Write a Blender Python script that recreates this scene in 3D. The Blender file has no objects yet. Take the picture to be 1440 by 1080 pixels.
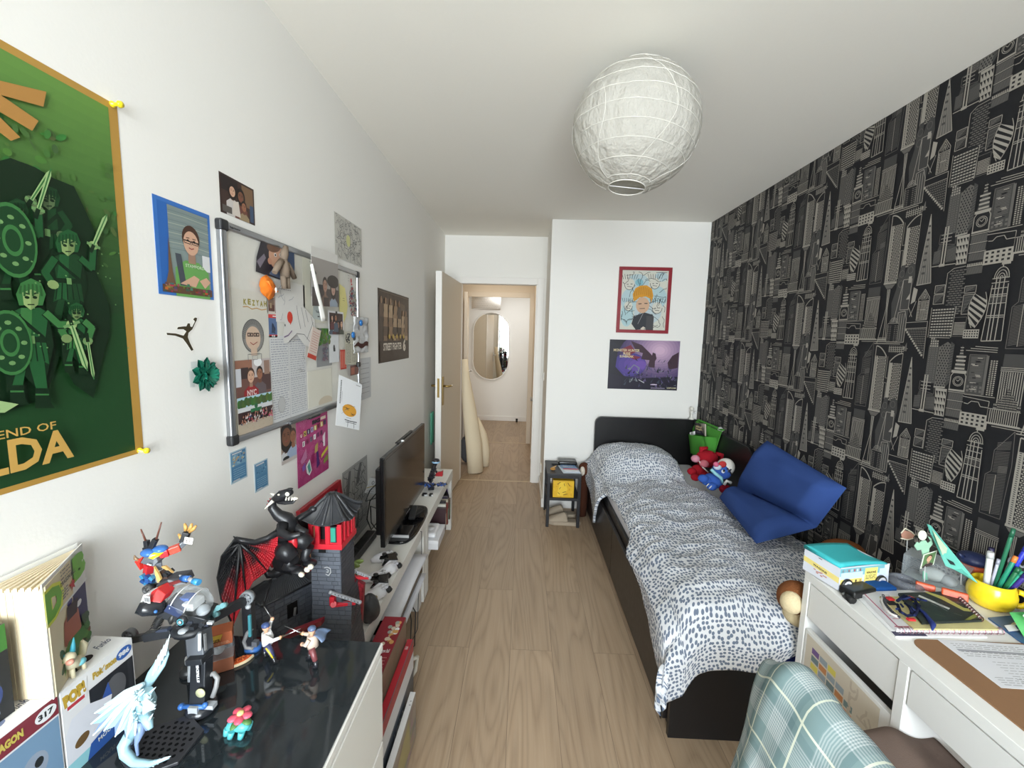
"""Bedroom with toys, whiteboard wall, corner bed and city wallpaper. All geometry in metres."""
import bpy,bmesh,math,random
from mathutils import Vector,Matrix,noise,Euler
R_=random.Random(7)
PI=math.pi
sc=bpy.context.scene
COL=sc.collection
CAMZ=1.5237
CF=583.98
RX=Vector((0.99927499,0.02778884,0.02602457))
UX=Vector((-0.02902847,0.11382386,0.99307677))
FX=Vector((-0.02463423,0.99311223,-0.11454801))
cam=bpy.data.cameras.new('camera')
cam.sensor_width=36.0
cam.lens=CF/1440.0*36.0
cam.clip_start=0.02
camo=bpy.data.objects.new('camera',cam)
COL.objects.link(camo)
camo.matrix_world=Matrix(((RX[0],UX[0],-FX[0],0),(RX[1],UX[1],-FX[1],0),(RX[2],UX[2],-FX[2],CAMZ),(0,0,0,1)))
sc.camera=camo
def _ray(px,py):
    return FX+RX*((px-720)/CF)-UX*((py-540)/CF)
def onX(px,py,x):
    d=_ray(px,py);return Vector((0,0,CAMZ))+d*(x/d.x)
def onY(px,py,y):
    d=_ray(px,py);return Vector((0,0,CAMZ))+d*(y/d.y)
def onZ(px,py,z):
    d=_ray(px,py);return Vector((0,0,CAMZ))+d*((z-CAMZ)/d.z)
LW,RW,CEIL=-0.804,1.528,2.5
YB,YD,XP=3.603,4.227,0.212
YBACK=-1.8
def lin(c):
    c=c/255.0
    return c/12.92 if c<=0.04045 else((c+0.055)/1.055)**2.4
def C(r,g=None,b=None):
    if g is None:
        g=b=r
    return(lin(r),lin(g),lin(b),1.0)
class NT:
    def __init__(self,name):
        self.m=bpy.data.materials.new(name);self.m.use_nodes=True
        self.t=self.m.node_tree;self.t.nodes.clear()
        self.out=self.t.nodes.new('ShaderNodeOutputMaterial')
    def n(self,typ,**kw):
        nd=self.t.nodes.new('ShaderNode'+typ)
        for k,v in kw.items():
            setattr(nd,k,v)
        return nd
    def l(self,a,b):
        self.t.links.new(a,b)
    def put(self,sock,v):
        if hasattr(v,'is_output'):
            self.l(v,sock)
        else:
            sock.default_value=v
    def math(self,op,a,b=None,c=None,clamp=False):
        nd=self.n('Math',operation=op);nd.use_clamp=clamp
        self.put(nd.inputs[0],a)
        if b is not None:self.put(nd.inputs[1],b)
        if c is not None:self.put(nd.inputs[2],c)
        return nd.outputs[0]
    def mix(self,f,a,b):
        nd=self.n('Mix',data_type='RGBA')
        self.put(nd.inputs[0],f);self.put(nd.inputs[6],a);self.put(nd.inputs[7],b)
        return nd.outputs[2]
    def ramp(self,f,lo,hi):
        nd=self.n('MapRange');nd.clamp=True
        self.put(nd.inputs[0],f);nd.inputs[1].default_value=lo;nd.inputs[2].default_value=hi
        return nd.outputs[0]
    def noise(self,vec,scale,detail=3.0,rough=0.55,dist=0.0):
        nd=self.n('TexNoise')
        if vec is not None:self.l(vec,nd.inputs['Vector'])
        nd.inputs['Scale'].default_value=scale;nd.inputs['Detail'].default_value=detail
        nd.inputs['Roughness'].default_value=rough;nd.inputs['Distortion'].default_value=dist
        return nd
    def mapping(self,vec,scale=(1,1,1),loc=(0,0,0),rot=(0,0,0)):
        nd=self.n('Mapping');self.l(vec,nd.inputs[0])
        nd.inputs['Scale'].default_value=scale;nd.inputs['Location'].default_value=loc;nd.inputs['Rotation'].default_value=rot
        return nd.outputs[0]
    def bump(self,h,strength=0.3,dist=0.01,normal=None):
        nd=self.n('Bump');nd.inputs['Strength'].default_value=strength;nd.inputs['Distance'].default_value=dist
        self.l(h,nd.inputs['Height'])
        return nd.outputs[0]
    def bsdf(self,col,rough=0.5,metal=0.0,spec=0.5,normal=None,**kw):
        b=self.n('BsdfPrincipled')
        self.put(b.inputs['Base Color'],col);self.put(b.inputs['Roughness'],rough)
        b.inputs['Metallic'].default_value=metal;b.inputs['Specular IOR Level'].default_value=spec
        if normal is not None:self.l(normal,b.inputs['Normal'])
        for k,v in kw.items():
            self.put(b.inputs[k.replace('_',' ')],v)
        self.l(b.outputs[0],self.out.inputs[0])
        return b
MATS={}
def attr_mat(name,rough,metal=0.0,spec=0.5,bscale=0.0,bstr=0.0,var=0.04,**kw):
    """a material family: the print/part colour is stored on the mesh, the surface grain is procedural"""
    t=NT(name)
    a=t.n('Attribute',attribute_name='Col')
    tc=t.n('TexCoord')
    nz=t.noise(tc.outputs['Object'],bscale or 60.0,3)
    hsv=t.n('HueSaturation')
    t.l(a.outputs['Color'],hsv.inputs['Color'])
    t.put(hsv.inputs['Value'],t.math('MULTIPLY_ADD',nz.outputs[0],2*var,1-var))
    nrm=t.bump(nz.outputs[0],bstr,0.002)if bstr else None
    r=t.math('MULTIPLY_ADD',nz.outputs[0],0.1,rough-0.05)
    t.bsdf(hsv.outputs[0],r,metal,spec,nrm,**kw)
    MATS[name]=t.m
attr_mat('paper',0.65,spec=0.3,var=0.02)
attr_mat('print_gloss',0.38,spec=0.4,var=0.02)
attr_mat('plastic',0.38)
attr_mat('gloss',0.16)
attr_mat('matte',0.8,spec=0.2)
attr_mat('lacquer',0.45,spec=0.4,var=0.01)
attr_mat('metal',0.30,metal=1.0,var=0.01,bscale=8.0)
attr_mat('plush',0.95,spec=0.1,bscale=260.0,bstr=0.9,var=0.15)
attr_mat('cloth',0.92,spec=0.1,bscale=420.0,bstr=0.35,var=0.06)
attr_mat('stone_plastic',0.5,bscale=160.0,bstr=0.3,var=0.1)
attr_mat('black_wood',0.34,spec=0.45,bscale=30.0,var=0.15)
def glassy(name,tint,alpha,rough=0.05):
    t=NT(name)
    tr=t.n('BsdfTransparent');tr.inputs[0].default_value=tint
    g=t.n('BsdfPrincipled');g.inputs['Base Color'].default_value=tint;g.inputs['Roughness'].default_value=rough
    nz=t.noise(None,25.0);tc=t.n('TexCoord');t.l(tc.outputs['Object'],nz.inputs['Vector'])
    mx=t.n('MixShader')
    lw=t.n('LayerWeight');lw.inputs[0].default_value=0.35
    f=t.math('ADD',t.math('MULTIPLY',lw.outputs['Fresnel'],0.32),t.math('MULTIPLY_ADD',nz.outputs[0],0.06,alpha-0.03),clamp=True)
    t.l(f,mx.inputs[0]);t.l(tr.outputs[0],mx.inputs[1]);t.l(g.outputs[0],mx.inputs[2])
    t.l(mx.outputs[0],t.out.inputs[0])
    MATS[name]=t.m
glassy('clear_plastic',(0.93,0.95,0.96,1),0.05)
glassy('smoky_plastic',(0.55,0.57,0.62,1),0.22)
glassy('window_glass',(0.97,0.98,0.98,1),0.03,0.02)
glassy('box_window',(0.9,0.92,0.94,1),0.12)
def simple(name,col,rough,metal=0.0,spec=0.5,bscale=40,bstr=0.0,bdist=0.003,var=0.03,coord='Object',**kw):
    t=NT(name);tc=t.n('TexCoord')
    nz=t.noise(tc.outputs[coord],bscale,4)
    c2=tuple(x*(1-var)for x in col[:3])+(1,)
    t.bsdf(t.mix(nz.outputs[0],col,c2),rough,metal,spec,t.bump(nz.outputs[0],bstr,bdist)if bstr else None,**kw)
    MATS[name]=t.m
simple('wall_paint',C(237,235,230),0.85,spec=0.2,bscale=120,bstr=0.12,bdist=0.002,var=0.02)
simple('ceiling_paint',C(238,235,227),0.9,spec=0.15,bscale=90,bstr=0.1,bdist=0.002,var=0.02)
simple('trim_paint',C(232,229,224),0.45,spec=0.4,bscale=30,var=0.02)
simple('door_paint',C(218,205,186),0.5,spec=0.4,bscale=200,bstr=0.06,bdist=0.001,var=0.03)
simple('hall_paint',C(222,208,188),0.8,spec=0.2,bscale=80,var=0.02)
simple('dark_glass',C(38,43,46),0.06,spec=0.6,bscale=20,var=0.1)
simple('screen_black',C(14,12,12),0.12,spec=0.5,bscale=20,var=0.1)
simple('mirror_silver',(0.9,0.92,0.91,1),0.01,metal=1.0,bscale=3,var=0.01)
simple('cream_felt',C(232,218,190),0.9,spec=0.1,bscale=150,bstr=0.2,var=0.06)
simple('blue_cotton',C(54,78,136),0.95,spec=0.08,bscale=500,bstr=0.3,bdist=0.001,var=0.12)
def floor_material():
    t=NT('oak_laminate');tc=t.n('TexCoord')
    v=t.mapping(tc.outputs['Object'],(1,1,1),(0,0,0),(0,0,-PI/2))
    br=t.n('TexBrick');br.offset=0.37;br.offset_frequency=2
    v2=t.n('VectorMath',operation='ADD');t.l(v,v2.inputs[0]);v2.inputs[1].default_value=(0.5,20*0.203-0.024+0.0,0)
    t.l(v2.outputs[0],br.inputs['Vector'])
    br.inputs['Color1'].default_value=(0,0,0,1);br.inputs['Color2'].default_value=(1,1,1,1);br.inputs['Mortar'].default_value=(0.5,0.5,0.5,1)
    br.inputs['Scale'].default_value=1.0;br.inputs['Mortar Size'].default_value=0.0011;br.inputs['Mortar Smooth'].default_value=0.1
    br.inputs['Brick Width'].default_value=1.29;br.inputs['Row Height'].default_value=0.203;br.inputs['Bias'].default_value=0
    plank=br.outputs['Color']
    off=t.n('VectorMath',operation='SCALE');t.l(plank,off.inputs[0]);off.inputs['Scale'].default_value=13.0
    gv=t.n('VectorMath',operation='ADD');t.l(tc.outputs['Object'],gv.inputs[0]);t.l(off.outputs[0],gv.inputs[1])
    g1=t.noise(t.mapping(gv.outputs[0],(7.0,0.9,1)),1.6,2,0.5,0.6)
    cath=t.noise(t.mapping(gv.outputs[0],(5.5,0.75,1)),1.0,1.2,0.45,0.25)
    fr=t.math('FRACT',t.math('MULTIPLY',cath.outputs[0],17.0))
    ring=t.math('POWER',t.math('ABSOLUTE',t.math('MULTIPLY_ADD',fr,2.0,-1.0)),2.2)
    fine=t.noise(t.mapping(gv.outputs[0],(130.0,3.2,1)),1.0,4,0.6)
    base=t.mix(g1.outputs[0],C(155,131,106),C(175,152,126))
    base=t.mix(t.math('MULTIPLY',ring,0.42),base,C(118,97,77))
    base=t.mix(t.math('MULTIPLY',t.ramp(fine.outputs[0],0.42,0.72),0.5),base,C(178,158,134))
    hs=t.n('HueSaturation');t.l(base,hs.inputs['Color'])
    sep=t.n('SeparateColor');t.l(plank,sep.inputs[0])
    t.put(hs.inputs['Value'],t.math('MULTIPLY_ADD',sep.outputs[0],0.14,0.93))
    col=t.mix(t.math('MULTIPLY',br.outputs['Fac'],0.55),hs.outputs[0],C(78,62,48))
    rough=t.math('MULTIPLY_ADD',fine.outputs[0],0.16,0.36)
    h=t.math('SUBTRACT',t.math('MULTIPLY',fine.outputs[0],0.25),br.outputs['Fac'])
    t.bsdf(col,rough,0,0.42,t.bump(h,0.25,0.0012))
    MATS['oak_laminate']=t.m
floor_material()
class MB:
    def __init__(self):
        self.v=[];self.f=[];self.c=[];self.s=[];self.uv=None
    def _add(self,vs,fs,col,smooth=False):
        o=len(self.v)
        self.v.extend([tuple(p)for p in vs])
        for f in fs:
            self.f.append([i+o for i in f]);self.c.append(col);self.s.append(smooth)
        return self
    def quad(self,a,b,c,d,col):
        return self._add([a,b,c,d],[(0,1,2,3)],col)
    def poly(self,pts,col):
        return self._add(pts,[tuple(range(len(pts)))],col)
    def box(self,c,s,col,M=None):
        x,y,z=s[0]/2,s[1]/2,s[2]/2
        vs=[Vector((i*x,j*y,k*z))for i in(-1,1)for j in(-1,1)for k in(-1,1)]
        if M is not None:
            vs=[M@p for p in vs]
        c=Vector(c)
        vs=[p+c for p in vs]
        return self._add(vs,[(0,1,3,2),(4,6,7,5),(0,4,5,1),(2,3,7,6),(0,2,6,4),(1,5,7,3)],col)
    def bb(self,lo,hi,col):
        return self.box([(a+b)/2 for a,b in zip(lo,hi)],[abs(b-a)for a,b in zip(lo,hi)],col)
    def beam(self,a,b,w,h,col,up=(0,0,1)):
        """box from a to b with section w (sideways) x h (along up)"""
        a,b=Vector(a),Vector(b);d=(b-a);L=d.length
        if L<1e-6:return self
        d.normalize();u=Vector(up);sd=d.cross(u)
        if sd.length<1e-4:sd=d.cross(Vector((1,0,0)))
        sd.normalize();u=sd.cross(d)
        M=Matrix((d,sd,u)).transposed()
        return self.box((a+b)/2,(L,w,h),col,M)
    def tube(self,pts,rad,col,n=8,cap=True,flat=None):
        pts=[Vector(p)for p in pts]
        if not isinstance(rad,(list,tuple)):rad=[rad]*len(pts)
        vs=[];prev=None
        for i,p in enumerate(pts):
            t=(pts[min(i+1,len(pts)-1)]-pts[max(i-1,0)])
            if t.length<1e-9:t=Vector((0,0,1))
            t.normalize()
            if prev is None:
                a=t.orthogonal().normalized()
                if flat is not None:
                    a=(Vector(flat)-t*Vector(flat).dot(t)).normalized()
            else:
                a=prev-t*prev.dot(t)
                a=a.normalized()if a.length>1e-6 else t.orthogonal().normalized()
            prev=a;b=t.cross(a);r=rad[i]
            ra,rb=r if isinstance(r,tuple)else(r,r)
            for k in range(n):
                th=2*PI*k/n
                vs.append(p+a*(ra*math.cos(th))+b*(rb*math.sin(th)))
        fs=[]
        for i in range(len(pts)-1):
            for k in range(n):
                k2=(k+1)%n
                fs.append((i*n+k,i*n+k2,(i+1)*n+k2,(i+1)*n+k))
        self._add(vs,fs,col,True)
        if cap:
            o=len(self.v)-len(vs)
            self.f.append([o+k for k in range(n)][::-1]);self.c.append(col);self.s.append(False)
            e=o+(len(pts)-1)*n
            self.f.append([e+k for k in range(n)]);self.c.append(col);self.s.append(False)
        return self
    def ell(self,c,r,col,M=None,nu=16,nv=10):
        if not isinstance(r,(list,tuple,Vector)):r=(r,r,r)
        c=Vector(c);vs=[]
        for j in range(nv+1):
            ph=PI*j/nv
            for i in range(nu):
                th=2*PI*i/nu
                p=Vector((r[0]*math.sin(ph)*math.cos(th),r[1]*math.sin(ph)*math.sin(th),r[2]*math.cos(ph)))
                vs.append((M@p if M is not None else p)+c)
        fs=[]
        for j in range(nv):
            for i in range(nu):
                i2=(i+1)%nu
                fs.append((j*nu+i,(j+1)*nu+i,(j+1)*nu+i2,j*nu+i2))
        return self._add(vs,fs,col,True)
    def lathe(self,prof,c,col,n=24,M=None,smooth=True):
        c=Vector(c);vs=[]
        for(r,z)in prof:
            for i in range(n):
                th=2*PI*i/n
                p=Vector((r*math.cos(th),r*math.sin(th),z))
                vs.append((M@p if M is not None else p)+c)
        fs=[]
        for j in range(len(prof)-1):
            for i in range(n):
                i2=(i+1)%n
                fs.append((j*n+i,j*n+i2,(j+1)*n+i2,(j+1)*n+i))
        return self._add(vs,fs,col,smooth)
    def cyl(self,a,b,r,col,n=16):
        return self.tube([a,b],r,col,n)
    def prism(self,pts,dvec,col,side=None):
        """closed outline pts (3-D, planar) pushed along dvec"""
        pts=[Vector(p)for p in pts];d=Vector(dvec);n=len(pts)
        vs=pts+[p+d for p in pts]
        self._add(vs,[tuple(range(n))[::-1],tuple(range(n,2*n))],col)
        o=len(self.v)-2*n
        for i in range(n):
            j=(i+1)%n
            self.f.append([o+i,o+j,o+n+j,o+n+i]);self.c.append(side or col);self.s.append(False)
        return self
    def sheet(self,fn,nu,nv,col,smooth=True):
        """grid surface fn(i/nu, j/nv) -> point"""
        vs=[fn(i/nu,j/nv)for j in range(nv+1)for i in range(nu+1)]
        fs=[(j*(nu+1)+i,j*(nu+1)+i+1,(j+1)*(nu+1)+i+1,(j+1)*(nu+1)+i)for j in range(nv)for i in range(nu)]
        return self._add(vs,fs,col,smooth)
    def merge(self,o):
        k=len(self.v);self.v+=o.v
        self.f+=[[i+k for i in f]for f in o.f];self.c+=o.c;self.s+=o.s
        return self
    def xform(self,M):
        self.v=[tuple(M@Vector(p))for p in self.v];return self
    def build(self,name,mat,parent=None,local=False,bevel=0.0,seg=2,subsurf=0,solid=0.0,loc=None,uv=None):
        off=Vector((0,0,0))
        if parent is not None and not local:
            off=root_loc(parent)
        elif loc is not None:
            off=Vector(loc)
        elif parent is None and not local:
            xs=[p[0]for p in self.v];ys=[p[1]for p in self.v];zs=[p[2]for p in self.v]
            off=Vector(((min(xs)+max(xs))/2,(min(ys)+max(ys))/2,min(zs)))
        me=bpy.data.meshes.new(name)
        me.from_pydata([(p[0]-off.x,p[1]-off.y,p[2]-off.z)for p in self.v],[],self.f)
        me.polygons.foreach_set('use_smooth',self.s)
        ca=me.color_attributes.new('Col','FLOAT_COLOR','CORNER')
        buf=[]
        for f,c in zip(self.f,self.c):
            buf.extend(tuple(c)*len(f))
        ca.data.foreach_set('color',buf)
        if uv is not None:
            ul=me.uv_layers.new(name='UVMap');li=0
            for f in self.f:
                for i in f:
                    ul.data[li].uv=uv[i];li+=1
        me.materials.append(MATS[mat]if isinstance(mat,str)else mat)
        me.update()
        o=bpy.data.objects.new(name,me);COL.objects.link(o)
        if parent is not None:
            o.parent=parent
        elif not local:
            o.location=off
        if solid:
            md=o.modifiers.new('thick','SOLIDIFY');md.thickness=solid;md.offset=0
        if bevel:
            md=o.modifiers.new('bevel','BEVEL');md.width=bevel;md.segments=seg;md.limit_method='ANGLE';md.angle_limit=0.6
        if subsurf:
            md=o.modifiers.new('sub','SUBSURF');md.levels=subsurf;md.render_levels=subsurf
        return o
def root_loc(p):
    v=Vector((0,0,0))
    while p is not None:
        v=v+p.location;p=p.parent
    return v
def thing(name,label,cat,loc=(0,0,0),rz=0.0,group=None):
    o=bpy.data.objects.new(name,None);COL.objects.link(o)
    o.empty_display_size=0.05
    o.location=loc;o.rotation_euler=(0,0,rz)
    return tag(o,label,cat,group)
def tag(o,label,cat,group=None):
    o['label']=label;o['category']=cat
    if group:o['group']=group
    return o
def struct(o):
    o['kind']='structure';return o
def copy_tree(src,parent=None):
    c=src.copy();COL.objects.link(c)
    if parent is not None:c.parent=parent
    for ch in list(src.children):
        copy_tree(ch,c)
    return c
_txt={}
def text_polys(s,bold=0.0):
    k=(s,bold)
    if k not in _txt:
        cu=bpy.data.curves.new('t','FONT');cu.body=s;cu.resolution_u=2;cu.fill_mode='FRONT' if hasattr(cu,'fill_mode')else cu.fill_mode
        cu.offset=bold
        ob=bpy.data.objects.new('t',cu);COL.objects.link(ob)
        dg=bpy.context.evaluated_depsgraph_get();dg.update()
        me=ob.evaluated_get(dg).to_mesh()
        vs=[(v.co.x,v.co.y)for v in me.vertices];fs=[tuple(p.vertices)for p in me.polygons]
        w=max([v[0]for v in vs]or[1]);x0=min([v[0]for v in vs]or[0])
        y0=min([v[1]for v in vs]or[0]);y1=max([v[1]for v in vs]or[1])
        ob.evaluated_get(dg).to_mesh_clear()
        COL.objects.unlink(ob);bpy.data.objects.remove(ob);bpy.data.curves.remove(cu)
        _txt[k]=(vs,fs,x0,w,y0,y1)
    return _txt[k]
class Art(MB):
    """flat printed sheet: base + layers of ink, all one mesh. Coordinates 0..1 across and up."""
    STEP=0.00004
    def __init__(self,O,U,V,base,thick=0.0006,clip=True):
        super().__init__()
        self.O,self.U,self.V=Vector(O),Vector(U),Vector(V)
        self.N=self.U.cross(self.V).normalized();self.k=1;self.clip=clip;self.thick=thick
        self.asp=self.U.length/self.V.length
        if base is not None:
            n=-self.N*thick
            q=[self.O,self.O+self.U,self.O+self.U+self.V,self.O+self.V]
            self._add([p+n for p in q]+q,[(3,2,1,0),(4,5,6,7),(0,1,5,4),(1,2,6,5),(2,3,7,6),(3,0,4,7)],base)
    def P(self,x,y):
        return self.O+self.U*x+self.V*y+self.N*(self.STEP*self.k)
    def _clip(self,pts):
        for ax,lim,sg in((0,0,1),(0,1,-1),(1,0,1),(1,1,-1)):
            out=[]
            for i in range(len(pts)):
                a,b=pts[i-1],pts[i]
                da,db=(a[ax]-lim)*sg,(b[ax]-lim)*sg
                if(da>=0)!=(db>=0):
                    t=da/(da-db);out.append((a[0]+(b[0]-a[0])*t,a[1]+(b[1]-a[1])*t))
                if db>=0:out.append(b)
            pts=out
            if len(pts)<3:return[]
        return pts
    def pg(self,pts,col,new=True):
        if new:self.k+=1
        if self.clip:pts=self._clip(list(pts))
        if len(pts)>=3:
            self.poly([self.P(x,y)for x,y in pts],col)
        return self
    def rc(self,x0,y0,x1,y1,col,new=True):
        return self.pg([(x0,y0),(x1,y0),(x1,y1),(x0,y1)],col,new)
    def el(self,cx,cy,rx,ry,col,n=20,rot=0.0,new=True):
        """rx in widths; ry in heights"""
        pts=[]
        for i in range(n):
            a=2*PI*i/n;x,y=rx*self.asp*math.cos(a),ry*math.sin(a)
            xr=x*math.cos(rot)-y*math.sin(rot);yr=x*math.sin(rot)+y*math.cos(rot)
            pts.append((cx+xr/self.asp,cy+yr))
        return self.pg(pts,col,new)
    def ln(self,pts,w,col,new=True,closed=False):
        """stroke, w = width in sheet heights"""
        if new:self.k+=1
        pts=[(x*self.asp,y)for x,y in pts]
        if closed:pts=pts+[pts[0]]
        for(x0,y0),(x1,y1)in zip(pts,pts[1:]):
            dx,dy=x1-x0,y1-y0;L=math.hypot(dx,dy)
            if L<1e-6:continue
            ex,ey=dx/L*w*0.2,dy/L*w*0.2
            nx,ny=-dy/L*w/2,dx/L*w/2
            a=self.asp;self.k+=0.05
            self.pg([((x0-ex+nx)/a,y0-ey+ny),((x0-ex-nx)/a,y0-ey-ny),((x1+ex-nx)/a,y1+ey-ny),((x1+ex+nx)/a,y1+ey+ny)],col,False)
        return self
    def tx(self,s,x,y,h,col,w=None,bold=0.02,align='l',rot=0.0,new=True,italic=0.0):
        """cap height h in sheet heights; w: total width in sheet widths (stretches)"""
        if new:self.k+=1
        vs,fs,x0,x1,y0,y1=text_polys(s,bold)
        sy=h/0.72;sx=sy
        if w is not None:sx=w*self.asp/max(1e-6,x1-x0)
        W=(x1-x0)*sx
        o=0 if align=='l' else(-W/2 if align=='c' else-W)
        pts=[]
        for vx,vy in vs:
            px,py=(vx-x0)*sx+o+vy*sy*italic,vy*sy
            xr=px*math.cos(rot)-py*math.sin(rot);yr=px*math.sin(rot)+py*math.cos(rot)
            pts.append((x+xr/self.asp,y+yr))
        if self.clip and all(-0.001<=p[0]<=1.001 and-0.001<=p[1]<=1.001 for p in pts)or not self.clip:
            self._add([self.P(*p)for p in pts],fs,col)
        else:
            for f in fs:self.pg([pts[i]for i in f],col,False)
        return self
    def scribble(self,x0,y0,x1,y1,n,col,w=0.006,seed=1,turn=1.0):
        r=random.Random(seed)
        for _ in range(n):
            x,y=r.uniform(x0,x1),r.uniform(y0,y1);a=r.uniform(0,2*PI);pts=[(x,y)]
            for _ in range(r.randint(4,9)):
                a+=r.uniform(-turn,turn);st=r.uniform(0.02,0.05)
                x=min(x1,max(x0,x+st*math.cos(a)/self.asp));y=min(y1,max(y0,y+st*math.sin(a)))
                pts.append((x,y))
            self.ln(pts,w,col,new=False)
        self.k+=1
        return self
    def lines(self,x0,y0,x1,y1,n,col,h,seed=1,words=True):
        """rows of handwriting / small print"""
        r=random.Random(seed);self.k+=1
        for i in range(n):
            y=y1-(y1-y0)*(i+0.5)/n;x=x0
            if not words:
                self.rc(x0,y-h/2,x0+(x1-x0)*r.uniform(0.6,1),y+h/2,col,False);continue
            while x<x1-0.02:
                L=min(r.uniform(0.02,0.09),x1-x)
                self.rc(x,y-h/2,x+L,y+h/2,col,False);x+=L+0.018
        return self
    def person(self,cx,cy,s,skin,hair,shirt,long=False,arms=True):
        """portrait: s = head height in sheet heights, (cx,cy) face centre"""
        a=self.asp;hx=s*0.36/a;hy=s*0.5
        dark=tuple(c*0.55 for c in skin[:3])+(1,)
        self.pg([(cx-hx*2.3,cy-s*2.2),(cx-hx*2.2,cy-s*1.05),(cx-hx*0.9,cy-s*0.72),(cx+hx*0.9,cy-s*0.72),(cx+hx*2.2,cy-s*1.05),(cx+hx*2.3,cy-s*2.2)],shirt)
        self.pg([(cx-hx*0.5,cy-s*0.8),(cx+hx*0.5,cy-s*0.8),(cx+hx*0.45,cy-hy*0.6),(cx-hx*0.45,cy-hy*0.6)],dark)
        if long:self.el(cx,cy-hy*0.1,hx*1.5,hy*1.45,hair)
        self.el(cx,cy+hy*0.22,hx*1.16,hy*0.98,hair)
        self.el(cx,cy-hy*0.1,hx,hy*0.88,skin)
        for q in(-1,1):
            self.el(cx+q*hx*0.42,cy+hy*0.08,hx*0.16,hy*0.08,C(30,20,18),8,new=False)
            self.ln([(cx+q*hx*0.22,cy+hy*0.26),(cx+q*hx*0.62,cy+hy*0.25)],s*0.03,hair,new=False)
        self.ln([(cx,cy+hy*0.05),(cx+hx*0.08,cy-hy*0.2),(cx-hx*0.06,cy-hy*0.22)],s*0.025,dark,new=False)
        self.ln([(cx-hx*0.32,cy-hy*0.46),(cx,cy-hy*0.52),(cx+hx*0.32,cy-hy*0.44)],s*0.04,C(150,70,66),new=False)
        return self
def wall_art(y0,z0,y1,z1,base,off=0.0008,thick=0.0006,tilt=0.0):
    """Art on the left wall: y along the room (to the right as seen), z up"""
    return Art((LW+off+tilt,y0,z0),(0,y1-y0,0),(-tilt,0,z1-z0),base,thick)
WH=C(226,224,219)
def shell(name,lo,hi,mat,col=WH,bevel=0.0):
    return struct(MB().bb(lo,hi,col).build(name,mat,bevel=bevel))
shell('floor',(-2.2,YBACK-0.1,-0.05),(1.8,7.6,0.0),'oak_laminate')
shell('ceiling',(LW-0.1,YBACK-0.1,CEIL),(RW+0.1,YD+0.08,CEIL+0.1),'ceiling_paint')
shell('wall_left',(LW-0.1,YBACK-0.1,0),(LW,YD+0.1,CEIL),'wall_paint')
shell('wall_far',(XP,YB,0),(RW+0.1,YD,CEIL),'wall_paint')
w=MB()
w.bb((LW,YD,2.036),(XP+0.1,YD+0.08,CEIL),WH)
w.bb((LW,YD,0),(-0.655,YD+0.08,2.036),WH)
w.bb((0.135,YD,0),(XP+0.1,YD+0.08,2.036),WH)
struct(w.build('wall_door','wall_paint'))
w=MB()
wx0,wx1,wz0,wz1=-0.76,0.86,0.62,2.35
w.bb((LW,YBACK-0.1,0),(RW,YBACK,wz0),WH);w.bb((LW,YBACK-0.1,wz1),(RW,YBACK,CEIL),WH)
w.bb((LW,YBACK-0.1,wz0),(wx0,YBACK,wz1),WH);w.bb((wx1,YBACK-0.1,wz0),(RW,YBACK,wz1),WH)
struct(w.build('wall_back','wall_paint'))
wf=MB()
for a,b in(((wx0,wz0),(wx1,wz0+0.05)),((wx0,wz1-0.05),(wx1,wz1)),((wx0,wz0),(wx0+0.05,wz1)),((wx1-0.05,wz0),(wx1,wz1)),((0.025,wz0),(0.075,wz1))):
    wf.bb((a[0],YBACK-0.08,a[1]),(b[0],YBACK-0.03,b[1]),C(238))
win=struct(wf.build('window_1','trim_paint',bevel=0.004))
MB().bb((wx0+0.05,YBACK-0.058,wz0+0.05),(0.025,YBACK-0.054,wz1-0.05),C(240)).build('pane','window_glass',win)
MB().bb((0.075,YBACK-0.058,wz0+0.05),(wx1-0.05,YBACK-0.054,wz1-0.05),C(240)).build('pane','window_glass',win)
def skirt(name,lo,hi):
    return struct(MB().bb(lo,hi,C(232,229,224)).build(name,'trim_paint',bevel=0.003))
skirt('baseboard_left',(LW,YBACK,0),(LW+0.012,YD,0.08))
skirt('baseboard_far',(XP,YB-0.012,0),(RW,YB,0.08))
skirt('baseboard_passage',(XP-0.012,YB-0.012,0),(XP,YD,0.08))
tr=MB()
for lo,hi in(((-0.70,YD-0.014,0),(-0.635,YD,2.10)),((0.125,YD-0.014,0),(0.19,YD,2.10)),((-0.635,YD-0.014,2.036),(0.125,YD,2.10)),
               ((-0.665,YD,0),(-0.632,YD+0.08,2.05)),((0.112,YD,0),(0.14,YD+0.08,2.05)),((-0.632,YD,2.034),(0.112,YD+0.08,2.055))):
    tr.bb(lo,hi,C(232,229,224))
struct(tr.build('trim_1','trim_paint',bevel=0.003))
struct(MB().bb((-0.64,YD+0.005,0),(0.12,YD+0.025,0.003),C(190,170,140)).build('trim_2','lacquer'))
struct(MB().bb((-0.9,5.81,0),(0.13,5.83,0.003),C(190,170,140)).build('trim_3','lacquer'))
hinge=Vector((-0.632,4.212,0.0))
ang=math.atan2(3.42-4.212,-0.672+0.632)
door=struct(thing('door_1','x','x',hinge));del door['label'];del door['category']
door.rotation_euler=(0,0,ang)
MB().bb((0.0,-0.04,0.012),(0.80,0.0,2.03),C(206,188,168)).build('leaf','door_paint',door,local=True,bevel=0.002)
MB().bb((0.797,-0.048,0.012),(0.815,0.002,2.03),C(238,233,224)).build('leaf_edge','trim_paint',door,local=True,bevel=0.002)
BR=C(176,150,92)
hm=MB()
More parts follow.
